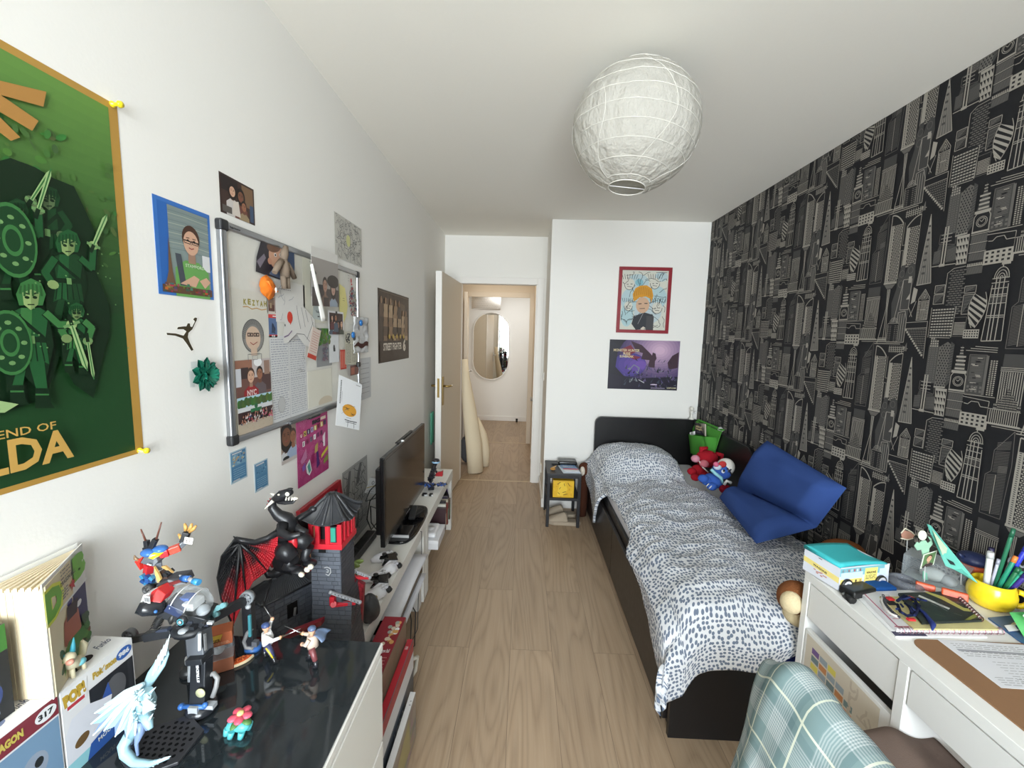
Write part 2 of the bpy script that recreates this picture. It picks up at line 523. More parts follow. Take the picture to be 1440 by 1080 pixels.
for sg in(-1,1):
    yy=0.002 if sg>0 else-0.042
    hm.bb((0.735,min(yy,yy+sg*0.006),0.93),(0.775,max(yy,yy+sg*0.006),1.17),BR)
    hm.tube([(0.755,yy,1.09),(0.755,yy+sg*0.05,1.09),(0.735,yy+sg*0.055,1.09),(0.66,yy+sg*0.055,1.085),(0.635,yy+sg*0.05,1.078)],[0.009,0.009,0.009,0.008,0.006],BR,8)
MB().bb((0.8155,-0.03,1.0),(0.8165,-0.012,1.16),BR).build('lock_plate','metal',door,local=True)
hm.build('door_handle','metal',door,local=True)
HW=C(226,205,180)
shell('ceiling_hall',(-1.3,YD+0.08,2.42),(1.0,7.5,2.5),'ceiling_paint')
shell('wall_hall_left',(-1.3,YD+0.08,0),(-1.2,7.5,2.42),'hall_paint',HW)
shell('wall_hall_right',(0.40,YD+0.08,0),(0.5,5.82,2.42),'hall_paint',HW)
shell('wall_hall_corner',(0.135,5.08,0),(0.40,5.82,2.42),'hall_paint',C(236,232,226))
w=MB()
w.bb((-1.2,5.82,2.06),(0.4,5.9,2.42),HW);w.bb((-1.2,5.82,0),(-0.80,5.9,2.06),HW);w.bb((0.10,5.82,0),(0.4,5.9,2.06),HW)
struct(w.build('wall_hall_middle','hall_paint'))
tr=MB()
for lo,hi in(((-0.86,5.806,0),(-0.78,5.82,2.12)),((0.075,5.806,0),(0.134,5.82,2.12)),((-0.78,5.806,2.05),(0.075,5.82,2.12)),((0.075,5.82,0),(0.10,5.9,2.06)),((-0.8,5.82,0),(-0.775,5.9,2.06))):
    tr.bb(lo,hi,C(226,214,200))
struct(tr.build('trim_4','door_paint',bevel=0.003))
shell('wall_hall_end',(-1.2,7.38,0),(1.0,7.5,2.42),'wall_paint')
shell('wall_hall_side',(0.45,5.9,0),(0.5,7.38,2.42),'wall_paint')
skirt('baseboard_hall_end',(-1.2,7.366,0),(0.45,7.38,0.08))
skirt('baseboard_hall_corner',(0.125,5.066,0),(0.40,5.08,0.08))
cb=thing('hall_cabinet','white low cabinet with grey top at the right of the hallway','cabinet',(0.26,4.93,0))
MB().bb((0.128,4.90,0.06),(0.39,5.06,0.76),C(236,232,228)).build('body','lacquer',cb,bevel=0.004)
MB().bb((0.136,4.91,0.0),(0.385,5.05,0.06),C(226,222,216)).build('plinth','lacquer',cb)
MB().bb((0.105,4.89,0.76),(0.395,5.062,0.785),C(150,146,140)).build('top','lacquer',cb,bevel=0.003)
d2=struct(thing('door_2','x','x',(-0.775,5.80,0)));del d2['label'];del d2['category']
d2.rotation_euler=(0,0,math.atan2(-0.70,0.085))
MB().bb((0,-0.04,0.01),(0.72,0,2.04),C(214,190,164)).build('leaf','door_paint',d2,local=True,bevel=0.002)
h2=MB();h2.bb((0.655,0.0,0.93),(0.69,0.006,1.15),C(190));h2.tube([(0.672,0,1.08),(0.672,0.05,1.08),(0.60,0.055,1.08)],0.009,C(190),8)
h2.tube([(0.672,-0.04,1.08),(0.672,-0.09,1.08),(0.60,-0.095,1.08)],0.009,C(190),8)
h2.build('door_handle','metal',d2,local=True)
mr=thing('wall_mirror','tall white-rimmed oval mirror on the end wall of the hallway','mirror',(-0.572,7.36,0.74))
def stadium(w,h,n=14):
    r=w/2;s=h/2-r;o=[]
    for i in range(n+1):
        a=PI*i/n;o.append((r*math.cos(a),s+r*math.sin(a)))
    for i in range(n+1):
        a=PI+PI*i/n;o.append((r*math.cos(a),-s+r*math.sin(a)))
    return o
mc=(-0.572,1.335)
MB().poly([(mc[0]+x,7.352,mc[1]+z)for x,z in stadium(0.62,1.17)],C(230)).build('mirror_glass','mirror_silver',mr)
st=stadium(0.635,1.185)
MB().tube([(mc[0]+x,7.36,mc[1]+z)for x,z in st]+[(mc[0]+st[0][0],7.36,mc[1]+st[0][1])],0.013,C(235,232,226),8,cap=False).build('rim','lacquer',mr)
pl=thing('pendant_lamp','white perforated drum pendant lamp at the end of the hallway','lamp',(-0.60,6.6,1.93))
dr=MB();dr.lathe([(0.225,0),(0.225,0.2)],(-0.60,6.6,1.93),C(240,236,230),40)
sh_=dr.build('lamp_shade','lacquer',pl,solid=0.004)
dots=MB()
for r in range(7):
    for i in range(56):
        a=2*PI*(i+0.5*(r%2))/56;c_=Vector((-0.60+0.2275*math.cos(a),6.6+0.2275*math.sin(a),1.945+r*0.028))
        t_=Vector((-math.sin(a),math.cos(a),0))*0.005;u_=Vector((0,0,0.005))
        dots.poly([c_-t_,c_-u_,c_+t_,c_+u_],C(186,180,172))
dots.build('perforation','matte',sh_)['kind']='stuff'
MB().cyl((-0.60,6.6,2.10),(-0.60,6.6,2.42),0.004,C(230),6).build('cord','plastic',pl)
bs=MB();bs.ell((-0.60,6.6,2.03),0.035,C(250,244,230));bs.build('bulb','gloss',pl)
ds=thing('door_stop','small dark door stop on the floor by the end wall','door stop',(-0.08,7.30,0))
MB().cyl((-0.08,7.30,0),(-0.08,7.30,0.045),0.018,C(60),12).build('post','metal',ds);MB().cyl((-0.08,7.30,0.045),(-0.08,7.30,0.06),0.02,C(30),12).build('cap','matte',ds)
sw=MB();sw.bb((XP-0.009,4.04,1.10),(XP,4.12,1.18),C(240,238,232));sw.bb((XP-0.012,4.06,1.115),(XP-0.009,4.10,1.165),C(246))
tag(sw.build('light_switch','plastic',bevel=0.002),'white light switch on the narrow wall beside the doorway','switch')
so=MB();so.bb((XP-0.009,3.96,0.20),(XP,4.04,0.28),C(238,236,230));so.lathe([(0.022,0),(0.02,-0.001)],(XP-0.0095,4.0,0.24),C(215),16,Matrix.Rotation(PI/2,3,'Y'))
tag(so.build('wall_socket','plastic',bevel=0.002),'white wall socket low on the narrow wall beside the doorway','socket')
def felt_roll(name,label,pts,radii):
    m=MB();m.tube(pts,radii,C(232,218,190),20)
    P_=[Vector(p)for p in pts]
    o=m.build(name,'cream_felt');return tag(o,label,'rolled mat','cream felt rolls in the hallway')
felt_roll('felt_roll','taller cream felt roll leaning behind the open bedroom door',[(-0.495,4.50,0.0),(-0.52,4.53,0.3),(-0.585,4.58,0.7),(-0.645,4.64,1.05),(-0.66,4.66,1.25)],
          [(0.095,0.075),(0.10,0.075),(0.085,0.06),(0.055,0.045),(0.04,0.035)])
felt_roll('felt_roll','shorter cream felt roll slumped beside the taller one in the hallway',[(-0.42,4.74,0.0),(-0.425,4.75,0.18),(-0.46,4.78,0.36),(-0.53,4.82,0.55)],
          [(0.055,0.06),(0.075,0.06),(0.07,0.05),(0.03,0.03)])
fl=MB();fl.sheet(lambda u,v:Vector((-0.70+0.10*u,4.60+0.02*math.sin(u*3),0.98+0.30*v-0.10*u*v)),6,6,C(232,218,190))
gb=thing('grey_bag','dark grey bag on the hallway floor behind the open door','bag',(-0.63,4.83,0))
MB().ell((-0.63,4.83,0.17),(0.10,0.07,0.17),C(84,84,86)).build('body','cloth',gb);MB().tube([(-0.66,4.79,0.3),(-0.65,4.77,0.40),(-0.60,4.77,0.40),(-0.59,4.79,0.3)],0.008,C(70),6).build('strap','cloth',gb)
BG=C(24,24,27);LT=C(146,141,132);MD=C(94,91,87);DK=C(62,61,60)
class Paper:
    def __init__(s):s.q=[]
    def pg(s,pts,col):s.q.append((pts,col))
    def rc(s,a,b,c,d,col=LT):s.q.append(([(a,b),(c,b),(c,d),(a,d)],col))
    def ln(s,p,q,w=0.0022,col=LT):
        dx,dy=q[0]-p[0],q[1]-p[1];L=math.hypot(dx,dy)or 1
        nx,ny=-dy/L*w/2,dx/L*w/2
        s.q.append(([(p[0]+nx,p[1]+ny),(p[0]-nx,p[1]-ny),(q[0]-nx,q[1]-ny),(q[0]+nx,q[1]+ny)],col))
    def outline(s,pts,w=0.0022,col=LT,fill=BG):
        if fill:s.pg(pts,fill)
        for i in range(len(pts)):s.ln(pts[i-1],pts[i],w,col)
    def hl(s,a,b,c,d,n,w=0.0014,col=MD,slant=0.0):
        for i in range(n):
            y=b+(d-b)*(i+0.5)/n;s.ln((a,y),(c,y+slant),w,col)
    def vl(s,a,b,c,d,n,w=0.0014,col=MD,slant=0.0):
        for i in range(n):
            x=a+(c-a)*(i+0.5)/n;s.ln((x,b),(x+slant,d),w,col)
    def win(s,a,b,c,d,nx,ny,fx=0.55,fy=0.55,col=LT,shift=0.0):
        dx,dy=(c-a)/nx,(d-b)/ny
        for j in range(ny):
            for i in range(nx):
                x=a+dx*(i+(shift if j%2 else 0));y=b+dy*j
                s.rc(x+dx*(1-fx)/2,y+dy*(1-fy)/2,x+dx*(1+fx)/2,y+dy*(1+fy)/2,col)
T=Paper()
H0=0.27
T.outline([(-1.926,1.523+H0),(-1.926,1.653+H0),(-1.911,1.668+H0),(-1.911,1.737+H0),(-1.864,1.808+H0),(-1.858,1.70+H0),(-1.866,1.524+H0)],0.0018,MD)
T.hl(-1.922,1.53+H0,-1.898,1.655+H0,26,0.0016,MD,0.006);T.hl(-1.893,1.53+H0,-1.868,1.69+H0,32,0.0016,MD,0.006);T.hl(-1.907,1.665+H0,-1.868,1.735+H0,14,0.0016,MD,0.008)
T.hl(-1.905,1.737+H0,-1.868,1.765+H0,6,0.0016,MD,0.012);T.ln((-1.896,1.53+H0),(-1.896,1.66+H0),0.002)
for q in(0,1):
    x0,x1,z0,za,zb=((-1.847,-1.792,1.789,2.063,2.02),(-1.772,-1.716,1.838,2.0,2.035))[q]
    n=6;top=[]
    for i in range(n+1):
        t=i/n;top.append((x0+(x1-x0)*t,za+(zb-za)*(t*t if q==0 else 1-(1-t)**2)))
    T.pg([(x0,z0),(x1,z0)]+top[::-1],BG)
    for a,b in zip(top,top[1:]):T.ln(a,b,0.0045)
    T.ln((x0,z0),top[0],0.003);T.ln((x1,z0),top[-1],0.002)
    rows=34 if q==0 else 22
    zt=2.02 if q==0 else 1.995
    T.rc(x0+0.001,z0,x0+0.015,zt,LT)
    for j in range(rows):
        z=z0+(zt-z0)*(j+0.5)/rows
        for i in range(5):
            xx=x0+0.016+i*0.0074+(0.0035 if j%2 else 0)
            T.rc(xx,z-0.0022,xx+0.0052,z+0.0022)
        if q==0:T.rc(x0+0.004,z-0.0018,x0+0.010,z+0.0012,DK)
T.ln((-1.792,2.02),(-1.792,1.90),0.002);T.ln((-1.784,2.02),(-1.784,1.93),0.0018);T.ln((-1.774,1.93),(-1.784,1.93),0.0018)
T.outline([(-1.788,1.80),(-1.776,1.80),(-1.776,1.91),(-1.788,1.91)],0.0016)
T.hl(-1.786,2.039,-1.715,2.062,3,0.0022,LT);T.vl(-1.786,2.037,-1.72,2.066,7,0.0022,LT)
T.pg([(-1.72,2.05),(-1.69,2.056),(-1.69,2.062),(-1.72,2.066)],LT)
T.hl(-1.93,2.078,-1.775,2.094,2,0.0022,LT)
T.rc(-1.850,1.781,-1.789,1.789);T.pg([(-1.846,1.779),(-1.793,1.779),(-1.808,1.762),(-1.832,1.762)],MD)
T.pg([(-1.830,1.764),(-1.812,1.764),(-1.816,1.70),(-1.826,1.70)],DK)
for a,b in(((-1.826,1.76),(-1.823,1.68)),((-1.823,1.68),(-1.848,1.535)),((-1.815,1.76),(-1.817,1.68)),((-1.817,1.68),(-1.808,1.545)),((-1.82,1.76),(-1.82,1.55))):T.ln(a,b,0.0024)
T.hl(-1.845,1.54,-1.80,1.56,4,0.002,LT)
T.pg([(-1.785,1.76),(-1.785,1.80),(-1.775,1.848),(-1.757,1.85),(-1.757,1.80),(-1.745,1.842),(-1.73,1.852),(-1.714,1.845),(-1.709,1.80),(-1.715,1.76),(-1.72,1.62),(-1.79,1.62),(-1.80,1.70)],DK)
for a in((-1.768,1.815),(-1.732,1.825),(-1.768,1.775),(-1.735,1.73)):
    T.outline([(a[0]+0.011*math.cos(k*PI/4),a[1]+0.014*math.sin(k*PI/4))for k in range(8)],0.0016,MD,None)
T.outline([(-1.757,1.67),(-1.757,1.79),(-1.72,1.79),(-1.72,1.67)],0.002,LT,DK);T.ln((-1.757,1.79),(-1.78,1.62),0.0022);T.rc(-1.735,1.775,-1.722,1.80);T.pg([(-1.735,1.71),(-1.72,1.735),(-1.72,1.71)],LT)
T.pg([(-1.712,1.69),(-1.695,1.70),(-1.69,1.745),(-1.708,1.755)],LT);T.ln((-1.69,1.70),(-1.71,1.64),0.002);T.ln((-1.72,1.68),(-1.70,1.64),0.002)
T.outline([(-1.762,1.54),(-1.762,1.66),(-1.732,1.665),(-1.722,1.63),(-1.722,1.54)],0.0024,LT,DK);T.vl(-1.758,1.545,-1.728,1.655,3,0.002,LT)
for i in range(3):
    r=0.008+i*0.005
    pts=[(-1.778+r*math.cos(PI*k/8),1.62+r*1.1*math.sin(PI*k/8))for k in range(9)]
    for a,b in zip(pts,pts[1:]):T.ln(a,b,0.0016)
T.outline([(-1.804,1.54),(-1.804,1.617),(-1.752,1.617),(-1.752,1.54)],0.0018,LT,BG);T.win(-1.803,1.542,-1.785,1.61,2,9,0.6,0.5,MD);T.win(-1.773,1.542,-1.753,1.61,2,9,0.6,0.5,MD)
T.ln((-1.86,1.533),(-1.735,1.533),0.003);T.ln((-1.86,1.541),(-1.75,1.541),0.002)
T.pg([(-1.698,1.221),(-1.641,1.224),(-1.676,1.483)],MD)
for k in range(6):T.ln((-1.694+k*0.0104,1.223),(-1.676,1.47),0.0012,LT)
for k in range(8):T.rc(-1.683+k*0.0006,1.26+k*0.025,-1.671+k*0.0002,1.268+k*0.025,DK)
T.ln((-1.698,1.221),(-1.641,1.224),0.003);T.ln((-1.641,1.224),(-1.676,1.483),0.0022);T.ln((-1.698,1.221),(-1.676,1.483),0.0016)
T.pg([(-1.613,1.39),(-1.575,1.39),(-1.575,1.53),(-1.585,1.545),(-1.594,1.575),(-1.603,1.545),(-1.613,1.53)],DK)
T.vl(-1.612,1.39,-1.576,1.53,7,0.0018,MD);T.win(-1.611,1.40,-1.577,1.53,4,16,0.5,0.4,MD)
for k in range(14):T.rc(-1.608+(k%4)*0.008,1.525+(k//4)*0.009,-1.603+(k%4)*0.008,1.531+(k//4)*0.009)
T.ln((-1.594,1.56),(-1.594,1.578),0.003)
T.pg([(-1.644,1.29),(-1.644,1.338),(-1.633,1.338),(-1.627,1.36),(-1.617,1.36),(-1.617,1.29)],DK);T.pg([(-1.597,1.29),(-1.597,1.35),(-1.575,1.35),(-1.56,1.338),(-1.56,1.29)],DK)
T.hl(-1.643,1.292,-1.618,1.336,9,0.0016,MD,0.005);T.hl(-1.596,1.292,-1.561,1.336,9,0.0016,MD,0.005);T.outline([(-1.629,1.362),(-1.629,1.395),(-1.57,1.395),(-1.57,1.35)],0.0016,MD,None)
T.rc(-1.614,1.282,-1.609,1.42);T.rc(-1.604,1.282,-1.599,1.42);T.rc(-1.618,1.278,-1.598,1.288);T.hl(-1.624,1.36,-1.585,1.398,3,0.0024,LT);T.ln((-1.646,1.283),(-1.558,1.281),0.003)
T.pg([(-1.574,1.378),(-1.533,1.38),(-1.533,1.535),(-1.545,1.544),(-1.574,1.525)],MD)
T.win(-1.573,1.38,-1.534,1.535,4,17,0.45,0.6,BG,0.5);T.pg([(-1.533,1.38),(-1.52,1.40),(-1.52,1.535),(-1.533,1.545)],DK);T.hl(-1.533,1.40,-1.521,1.53,14,0.0014,MD,0.006);T.ln((-1.574,1.378),(-1.533,1.38),0.005)
T.pg([(-1.566,1.375),(-1.558,1.275),(-1.522,1.275),(-1.524,1.375)],LT)
for j in range(4):
    for i in range(4):T.pg([(-1.564+i*0.0102,1.365-j*0.024),(-1.556+i*0.0102,1.365-j*0.024),(-1.556+i*0.0102,1.348-j*0.024)],BG)
T.pg([(-1.515,1.44),(-1.470,1.44),(-1.478,1.468),(-1.492,1.535),(-1.506,1.468)],DK);T.hl(-1.508,1.445,-1.476,1.50,4,0.006,LT);T.hl(-1.498,1.50,-1.487,1.53,3,0.003,LT)
T.rc(-1.518,1.436,-1.467,1.445);T.outline([(-1.517,1.376),(-1.517,1.425),(-1.51,1.436),(-1.472,1.436),(-1.467,1.425),(-1.467,1.376)],0.0026)
for r in(0.017,0.0125):
    T.outline([(-1.491+r*math.cos(k*PI/6),1.407+r*math.sin(k*PI/6))for k in range(12)],0.0018,LT,None)
T.ln((-1.491,1.407),(-1.485,1.415),0.002);T.ln((-1.491,1.407),(-1.497,1.412),0.002)
T.rc(-1.519,1.372,-1.464,1.378)
for j,z in enumerate((1.34,1.31,1.28,1.235)):
    T.pg([(-1.518,z),(-1.466,z),(-1.466,z+0.026),(-1.518,z+0.026)],DK);T.vl(-1.516,z,-1.468,z+0.024,12,0.0016,MD,0.001);T.ln((-1.519,z+0.028),(-1.464,z+0.028),0.0022)
T.win(-1.518,1.262,-1.464,1.272,10,1,0.6,0.9)
T.pg([(-1.462,1.372),(-1.412,1.370),(-1.412,1.50),(-1.462,1.50)],DK);T.hl(-1.458,1.41,-1.416,1.495,17,0.0018,MD,0.003)
rr=random.Random(3)
for _ in range(20):
    x,z=rr.uniform(-1.458,-1.435),rr.uniform(1.38,1.49);T.rc(x,z,x+rr.uniform(0.006,0.02),z+0.003,LT if rr.random()<.5 else BG)
T.outline([(-1.464,1.37),(-1.41,1.368),(-1.41,1.502),(-1.464,1.502)],0.002,MD,None);T.rc(-1.412,1.37,-1.404,1.50,MD)
T.win(-1.399,1.37,-1.376,1.487,3,18,0.62,0.62);T.win(-1.463,1.373,-1.41,1.40,4,2,0.55,0.6,MD)
T.ln((-1.464,1.366),(-1.37,1.366),0.0022)
for a,b in(((-1.461,1.336),(-1.448,1.334)),((-1.448,1.334),(-1.438,1.345)),((-1.438,1.345),(-1.416,1.345)),((-1.416,1.345),(-1.408,1.331)),((-1.408,1.331),(-1.384,1.331)),((-1.467,1.358),(-1.384,1.352))):T.ln(a,b,0.0022)
T.rc(-1.468,1.259,-1.381,1.305);T.win(-1.466,1.262,-1.386,1.303,5,3,0.5,0.5,BG);T.rc(-1.41,1.252,-1.385,1.259);T.ln((-1.384,1.262),(-1.384,1.352),0.0018)
T.pg([(-1.384,1.284),(-1.294,1.284),(-1.294,1.345),(-1.366,1.345),(-1.384,1.335)],BG)
T.rc(-1.366,1.35,-1.294,1.49,BG);T.rc(-1.362,1.468,-1.30,1.508,DK);T.hl(-1.366,1.452,-1.296,1.468,3,0.0024,LT)
T.vl(-1.366,1.35,-1.296,1.452,11,0.0026,LT);T.win(-1.363,1.40,-1.33,1.462,4,10,0.6,0.4,MD)
hs=(0.02,0.035,0.05,0.066,0.05,0.035,0.02)
for i,h in enumerate(hs):
    x=-1.371+i*0.0108;T.pg([(x,1.33),(x+0.0104,1.33),(x+0.0104,1.33+h),(x,1.33+h)],BG);T.win(x,1.328,x+0.0104,1.33+h,3,max(2,int(h/0.007)),0.5,0.55)
T.vl(-1.380,1.286,-1.296,1.328,14,0.0022,LT);T.rc(-1.386,1.280,-1.29,1.286);T.ln((-1.383,1.33),(-1.294,1.33),0.002)
T.outline([(-1.679,1.085),(-1.679,1.168),(-1.657,1.202),(-1.636,1.170),(-1.636,1.087)],0.002)
for k in range(3):T.ln((-1.674+k*0.006,1.166-k*0.002),(-1.657,1.195-k*0.009),0.0018);T.ln((-1.657,1.195-k*0.009),(-1.641-k*0.006,1.166-k*0.002),0.0018)
T.vl(-1.668,1.088,-1.646,1.16,4,0.0024,LT);T.win(-1.679,1.088,-1.669,1.16,1,12,0.9,0.5);T.win(-1.646,1.088,-1.637,1.16,1,12,0.9,0.5);T.hl(-1.668,1.12,-1.646,1.13,1,0.003,LT)
T.pg([(-1.718,0.985),(-1.628,0.94),(-1.63,1.08),(-1.718,1.078)],BG);T.ln((-1.719,1.078),(-1.63,1.080),0.002)
for j in range(12):
    z=1.054-j*0.0088;x0=-1.716+max(0,j)*0.0072
    n=max(1,int((-1.631-x0)/0.0068))
    T.win(x0,z-0.0088,-1.631,z,n,1,0.62,0.58,MD)
    T.rc(x0-0.004,z-0.009,x0+0.0035,z-0.001)
T.ln((-1.631,1.08),(-1.628,0.94),0.002)
T.ln((-1.72,1.054),(-1.632,1.056),0.002)
for(a,b,c,d)in((-1.619,1.180,-1.583,1.210),(-1.619,1.142,-1.583,1.176),(-1.513,1.172,-1.476,1.196),(-1.513,1.10,-1.478,1.166)):
    T.outline([(a,b),(c,b),(c,d),(a,d)],0.002);T.pg([(a+0.003,b+0.003),(c-0.003,d-0.003),(a+0.003,d-0.003)],DK);T.ln((a,b),(c,d),0.0012,MD);T.hl(a+0.004,b+0.004,c-0.004,d-0.004,5,0.0012,MD,0.004)
T.pg([(-1.575,1.10),(-1.515,1.10),(-1.522,1.265),(-1.56,1.262),(-1.578,1.25)],BG);T.win(-1.573,1.10,-1.521,1.258,4,20,0.8,0.5,MD,0.5);T.ln((-1.580,1.14),(-1.580,1.25),0.002);T.ln((-1.58,1.25),(-1.56,1.264),0.002);T.ln((-1.56,1.264),(-1.52,1.266),0.002)
T.pg([(-1.622,1.02),(-1.538,1.02),(-1.534,1.125),(-1.555,1.135),(-1.62,1.135)],BG)
for j in range(10):T.win(-1.617,1.022+j*0.0104,-1.537,1.032+j*0.0104,8,1,0.78,0.5,LT,0.0)
T.ln((-1.621,1.02),(-1.621,1.13),0.0018);T.ln((-1.537,1.02),(-1.533,1.128),0.0022);T.ln((-1.615,1.02),(-1.54,1.018),0.0022)
T.hl(-1.531,1.028,-1.494,1.074,9,0.0024,LT);T.outline([(-1.534,1.024),(-1.492,1.024),(-1.492,1.09),(-1.534,1.09)],0.0016,MD,None)
def gk(z):
    t=(z-1.052)/0.118;w=0.026*math.sin(PI*(0.18+0.72*(1-t)*1.05))if t<1 else 0
    return-1.468+0.006*t-w,-1.468+0.010*t+w
for k in range(11):
    z0,z1=1.052+k*0.0107,1.052+k*0.0107+0.0107;a0,b0=gk(z0);a1,b1=gk(z1);T.pg([(a0,z0),(b0,z0),(b1,z1),(a1,z1)],BG)
    T.ln((a0,z0),(a1,z1),0.002);T.ln((b0,z0),(b1,z1),0.002)
for k in range(7):
    z0=1.06+k*0.0165;p=[(gk(z0+s*0.004)[0]*(1-s)+gk(z0+s*0.004)[1]*s if False else 0,0)for s in(0,1)]
    a,_=gk(min(1.168,z0+0.016));_,b=gk(max(1.053,z0-0.022));T.pg([(a,min(1.168,z0+0.018)),(a,min(1.168,z0+0.008)),(b,max(1.052,z0-0.027)),(b,max(1.052,z0-0.017))],LT)
T.rc(-1.496,1.017,-1.446,1.047);T.win(-1.495,1.019,-1.447,1.045,6,3,0.6,0.55,BG)
dm=[(-1.404+0.021*math.cos(PI*k/10),1.21+0.035*math.sin(PI*k/10))for k in range(11)]
T.pg([(-1.436,1.008),(-1.377,1.010),(-1.381,1.19)]+dm+[(-1.427,1.19)],BG)
for s_ in(1,0.72,0.44,0.2):
    pts=[(-1.404+0.021*s_*math.cos(PI*k/10),1.21+0.035*s_*math.sin(PI*k/10))for k in range(11)]
    for a,b in zip(pts,pts[1:]):T.ln(a,b,0.0022)
T.ln((-1.404,1.245),(-1.404,1.272),0.003);T.rc(-1.41,1.262,-1.398,1.266)
T.ln((-1.436,1.008),(-1.427,1.19),0.0024);T.ln((-1.377,1.010),(-1.382,1.19),0.0024);T.ln((-1.436,1.008),(-1.377,1.010),0.003)
for x in(-1.417,-1.407,-1.394):T.ln((x-0.002,1.01),(x,1.215),0.0028)
for z in(1.085,1.091,1.13,1.152,1.158,1.178,1.196,1.21):T.ln((-1.43,z),(-1.381,z),0.0024)
T.hl(-1.427,1.134,-1.382,1.15,4,0.0012,MD)
for z in(0.972,0.979,0.986):T.ln((-1.478+(z-0.972)*2,z+0.004),(-1.382,z),0.0022)
T.pg([(-1.716,0.965),(-1.700,0.965),(-1.704,1.0)],MD)
wl=MB()
wl.bb((RW,YBACK,0),(RW+0.1,YB,CEIL),BG)
wr=struct(wl.build('wall_right','paper'))
pp=MB();umin,umax=-YB,-YBACK
order=0
for i in range(-5,5):
    for j in range(-6,7):
        du,dz=i*0.562,i*0.272+j*0.54
        if not(-1.93+du<umax and-1.29+du>umin and 0.93+dz<CEIL and 2.1+dz>0.0):continue
        for k,(pts,col)in enumerate(T.q):
            q=[(x+du,z+dz)for x,z in pts]
            if max(p[0]for p in q)<umin or min(p[0]for p in q)>umax or max(p[1]for p in q)<0.02 or min(p[1]for p in q)>CEIL:continue
            if any(p[0]<umin or p[0]>umax or p[1]>CEIL or p[1]<0 for p in q):
                q=[(min(umax,max(umin,x)),min(CEIL-0.001,max(0.001,z)))for x,z in q]
            lay=0.0003+k*0.0000016
            pp.poly([(RW-lay,-x,z)for x,z in q],col)
pp.build('wallpaper_print','paper',wr)
wd=bpy.data.worlds.new('sky');sc.world=wd;wd.use_nodes=True
nt=wd.node_tree;bgn=nt.nodes['Background']
sky=nt.nodes.new('ShaderNodeTexSky');sky.sky_type='NISHITA';sky.sun_disc=False;sky.sun_elevation=math.radians(40);sky.sun_rotation=math.radians(150)
nt.links.new(sky.outputs[0],bgn.inputs[0]);bgn.inputs[1].default_value=0.25
def area(name,loc,rot,sx,sy,power,col,spread=PI):
    l=bpy.data.lights.new(name,'AREA');l.shape='RECTANGLE';l.size=sx;l.size_y=sy;l.energy=power;l.color=col;l.spread=spread
    o=bpy.data.objects.new(name,l);COL.objects.link(o);o.location=loc;o.rotation_euler=rot;return o
area('window_daylight',(0.05,YBACK-0.14,1.50),(math.radians(90-3),0,0),1.55,1.68,262,(0.90,0.965,1.02))
area('hall_ceiling_light',(-0.35,5.0,2.40),(0,0,0),0.5,0.7,8,(1.0,0.92,0.80))  # unseen warm area light added to light the hallway, no lamp fixture
area('far_room_light',(-0.1,6.5,2.40),(0,0,0),0.5,0.5,10.5,(0.96,0.98,1.0))  # neutral fill added to brighten the far room; the pendant stays unlit
sc.view_settings.view_transform='Standard';sc.view_settings.look='None';sc.view_settings.gamma=1.0
sc.view_settings.exposure=-0.15
sc.view_settings.use_curve_mapping=False
sc.cycles.use_denoising=True
sc.cycles.max_bounces=10;sc.cycles.diffuse_bounces=6;sc.cycles.glossy_bounces=4;sc.cycles.transparent_max_bounces=24
sc.cycles.sample_clamp_indirect=6.0
def qq(A,pts):
    """points read off the photograph, placed on the sheet's own plane"""
    out=[]
    for px,py in pts:
        d=_ray(px,py);o=Vector((0,0,CAMZ));t=(A.O-o).dot(A.N)/d.dot(A.N);p=o+d*t-A.O
        out.append((p.dot(A.U)/A.U.length_squared,p.dot(A.V)/A.V.length_squared))
    return out
Art.q=qq
def put(A,name,label,cat,mat='paper',group=None):
    return tag(A.build(name,mat),label,cat,group)
SK1,SK2,SK3=C(206,164,138),C(150,100,74),C(120,78,58)
HB,HBR=C(34,26,24),C(74,50,38)
WP=C(222,220,212)
A=wall_art(0.345,1.258,0.842,1.949,C(176,136,64))
L_=A.q([(0,68),(150,150),(192,632),(0,687)])
x1,y0,y1=(L_[1][0]+L_[2][0])/2,L_[2][1],L_[1][1]
A.rc(0.07,y0,x1,y1,C(30,66,34));A.k+=0.5
for i in range(22):
    t=i/22.0
    A.rc(0.07,y0+(y1-y0)*(0.42+0.58*t),x1,y1,C(32+66*t,62+78*t,34+30*t),False);A.k+=0.2
for k in range(7):A.el(0.12,0.93,0.46-k*0.055,0.42-k*0.05,C(84+k*16,134+k*12,62+k*12),30)
rr=random.Random(5)
for k in range(110):
    A.el(rr.uniform(0.3,x1),rr.uniform(0.55,0.85),rr.uniform(0.004,0.022),rr.uniform(0.002,0.009),C(52+30*rr.random(),92+30*rr.random(),52),9,rr.uniform(0,3))
for p in([(-60,100),(61,129),(57,150),(-60,118)],[(-60,95),(50,170),(41,184),(-60,125)],[(-40,130),(24,193),(11,198),(-40,160)]):A.pg(A.q(p),C(172,126,66))
DG=[C(18,40,22),C(26,62,34),C(34,84,46),C(58,112,60),C(104,142,88),C(150,178,122)]
A.pg(A.q([(-60,240),(10,222),(45,235),(70,250),(100,262),(118,300),(136,340),(130,380),(150,430),(150,470),(136,520),(128,560),(100,540),(80,500),(60,560),(-60,600)]),DG[0])
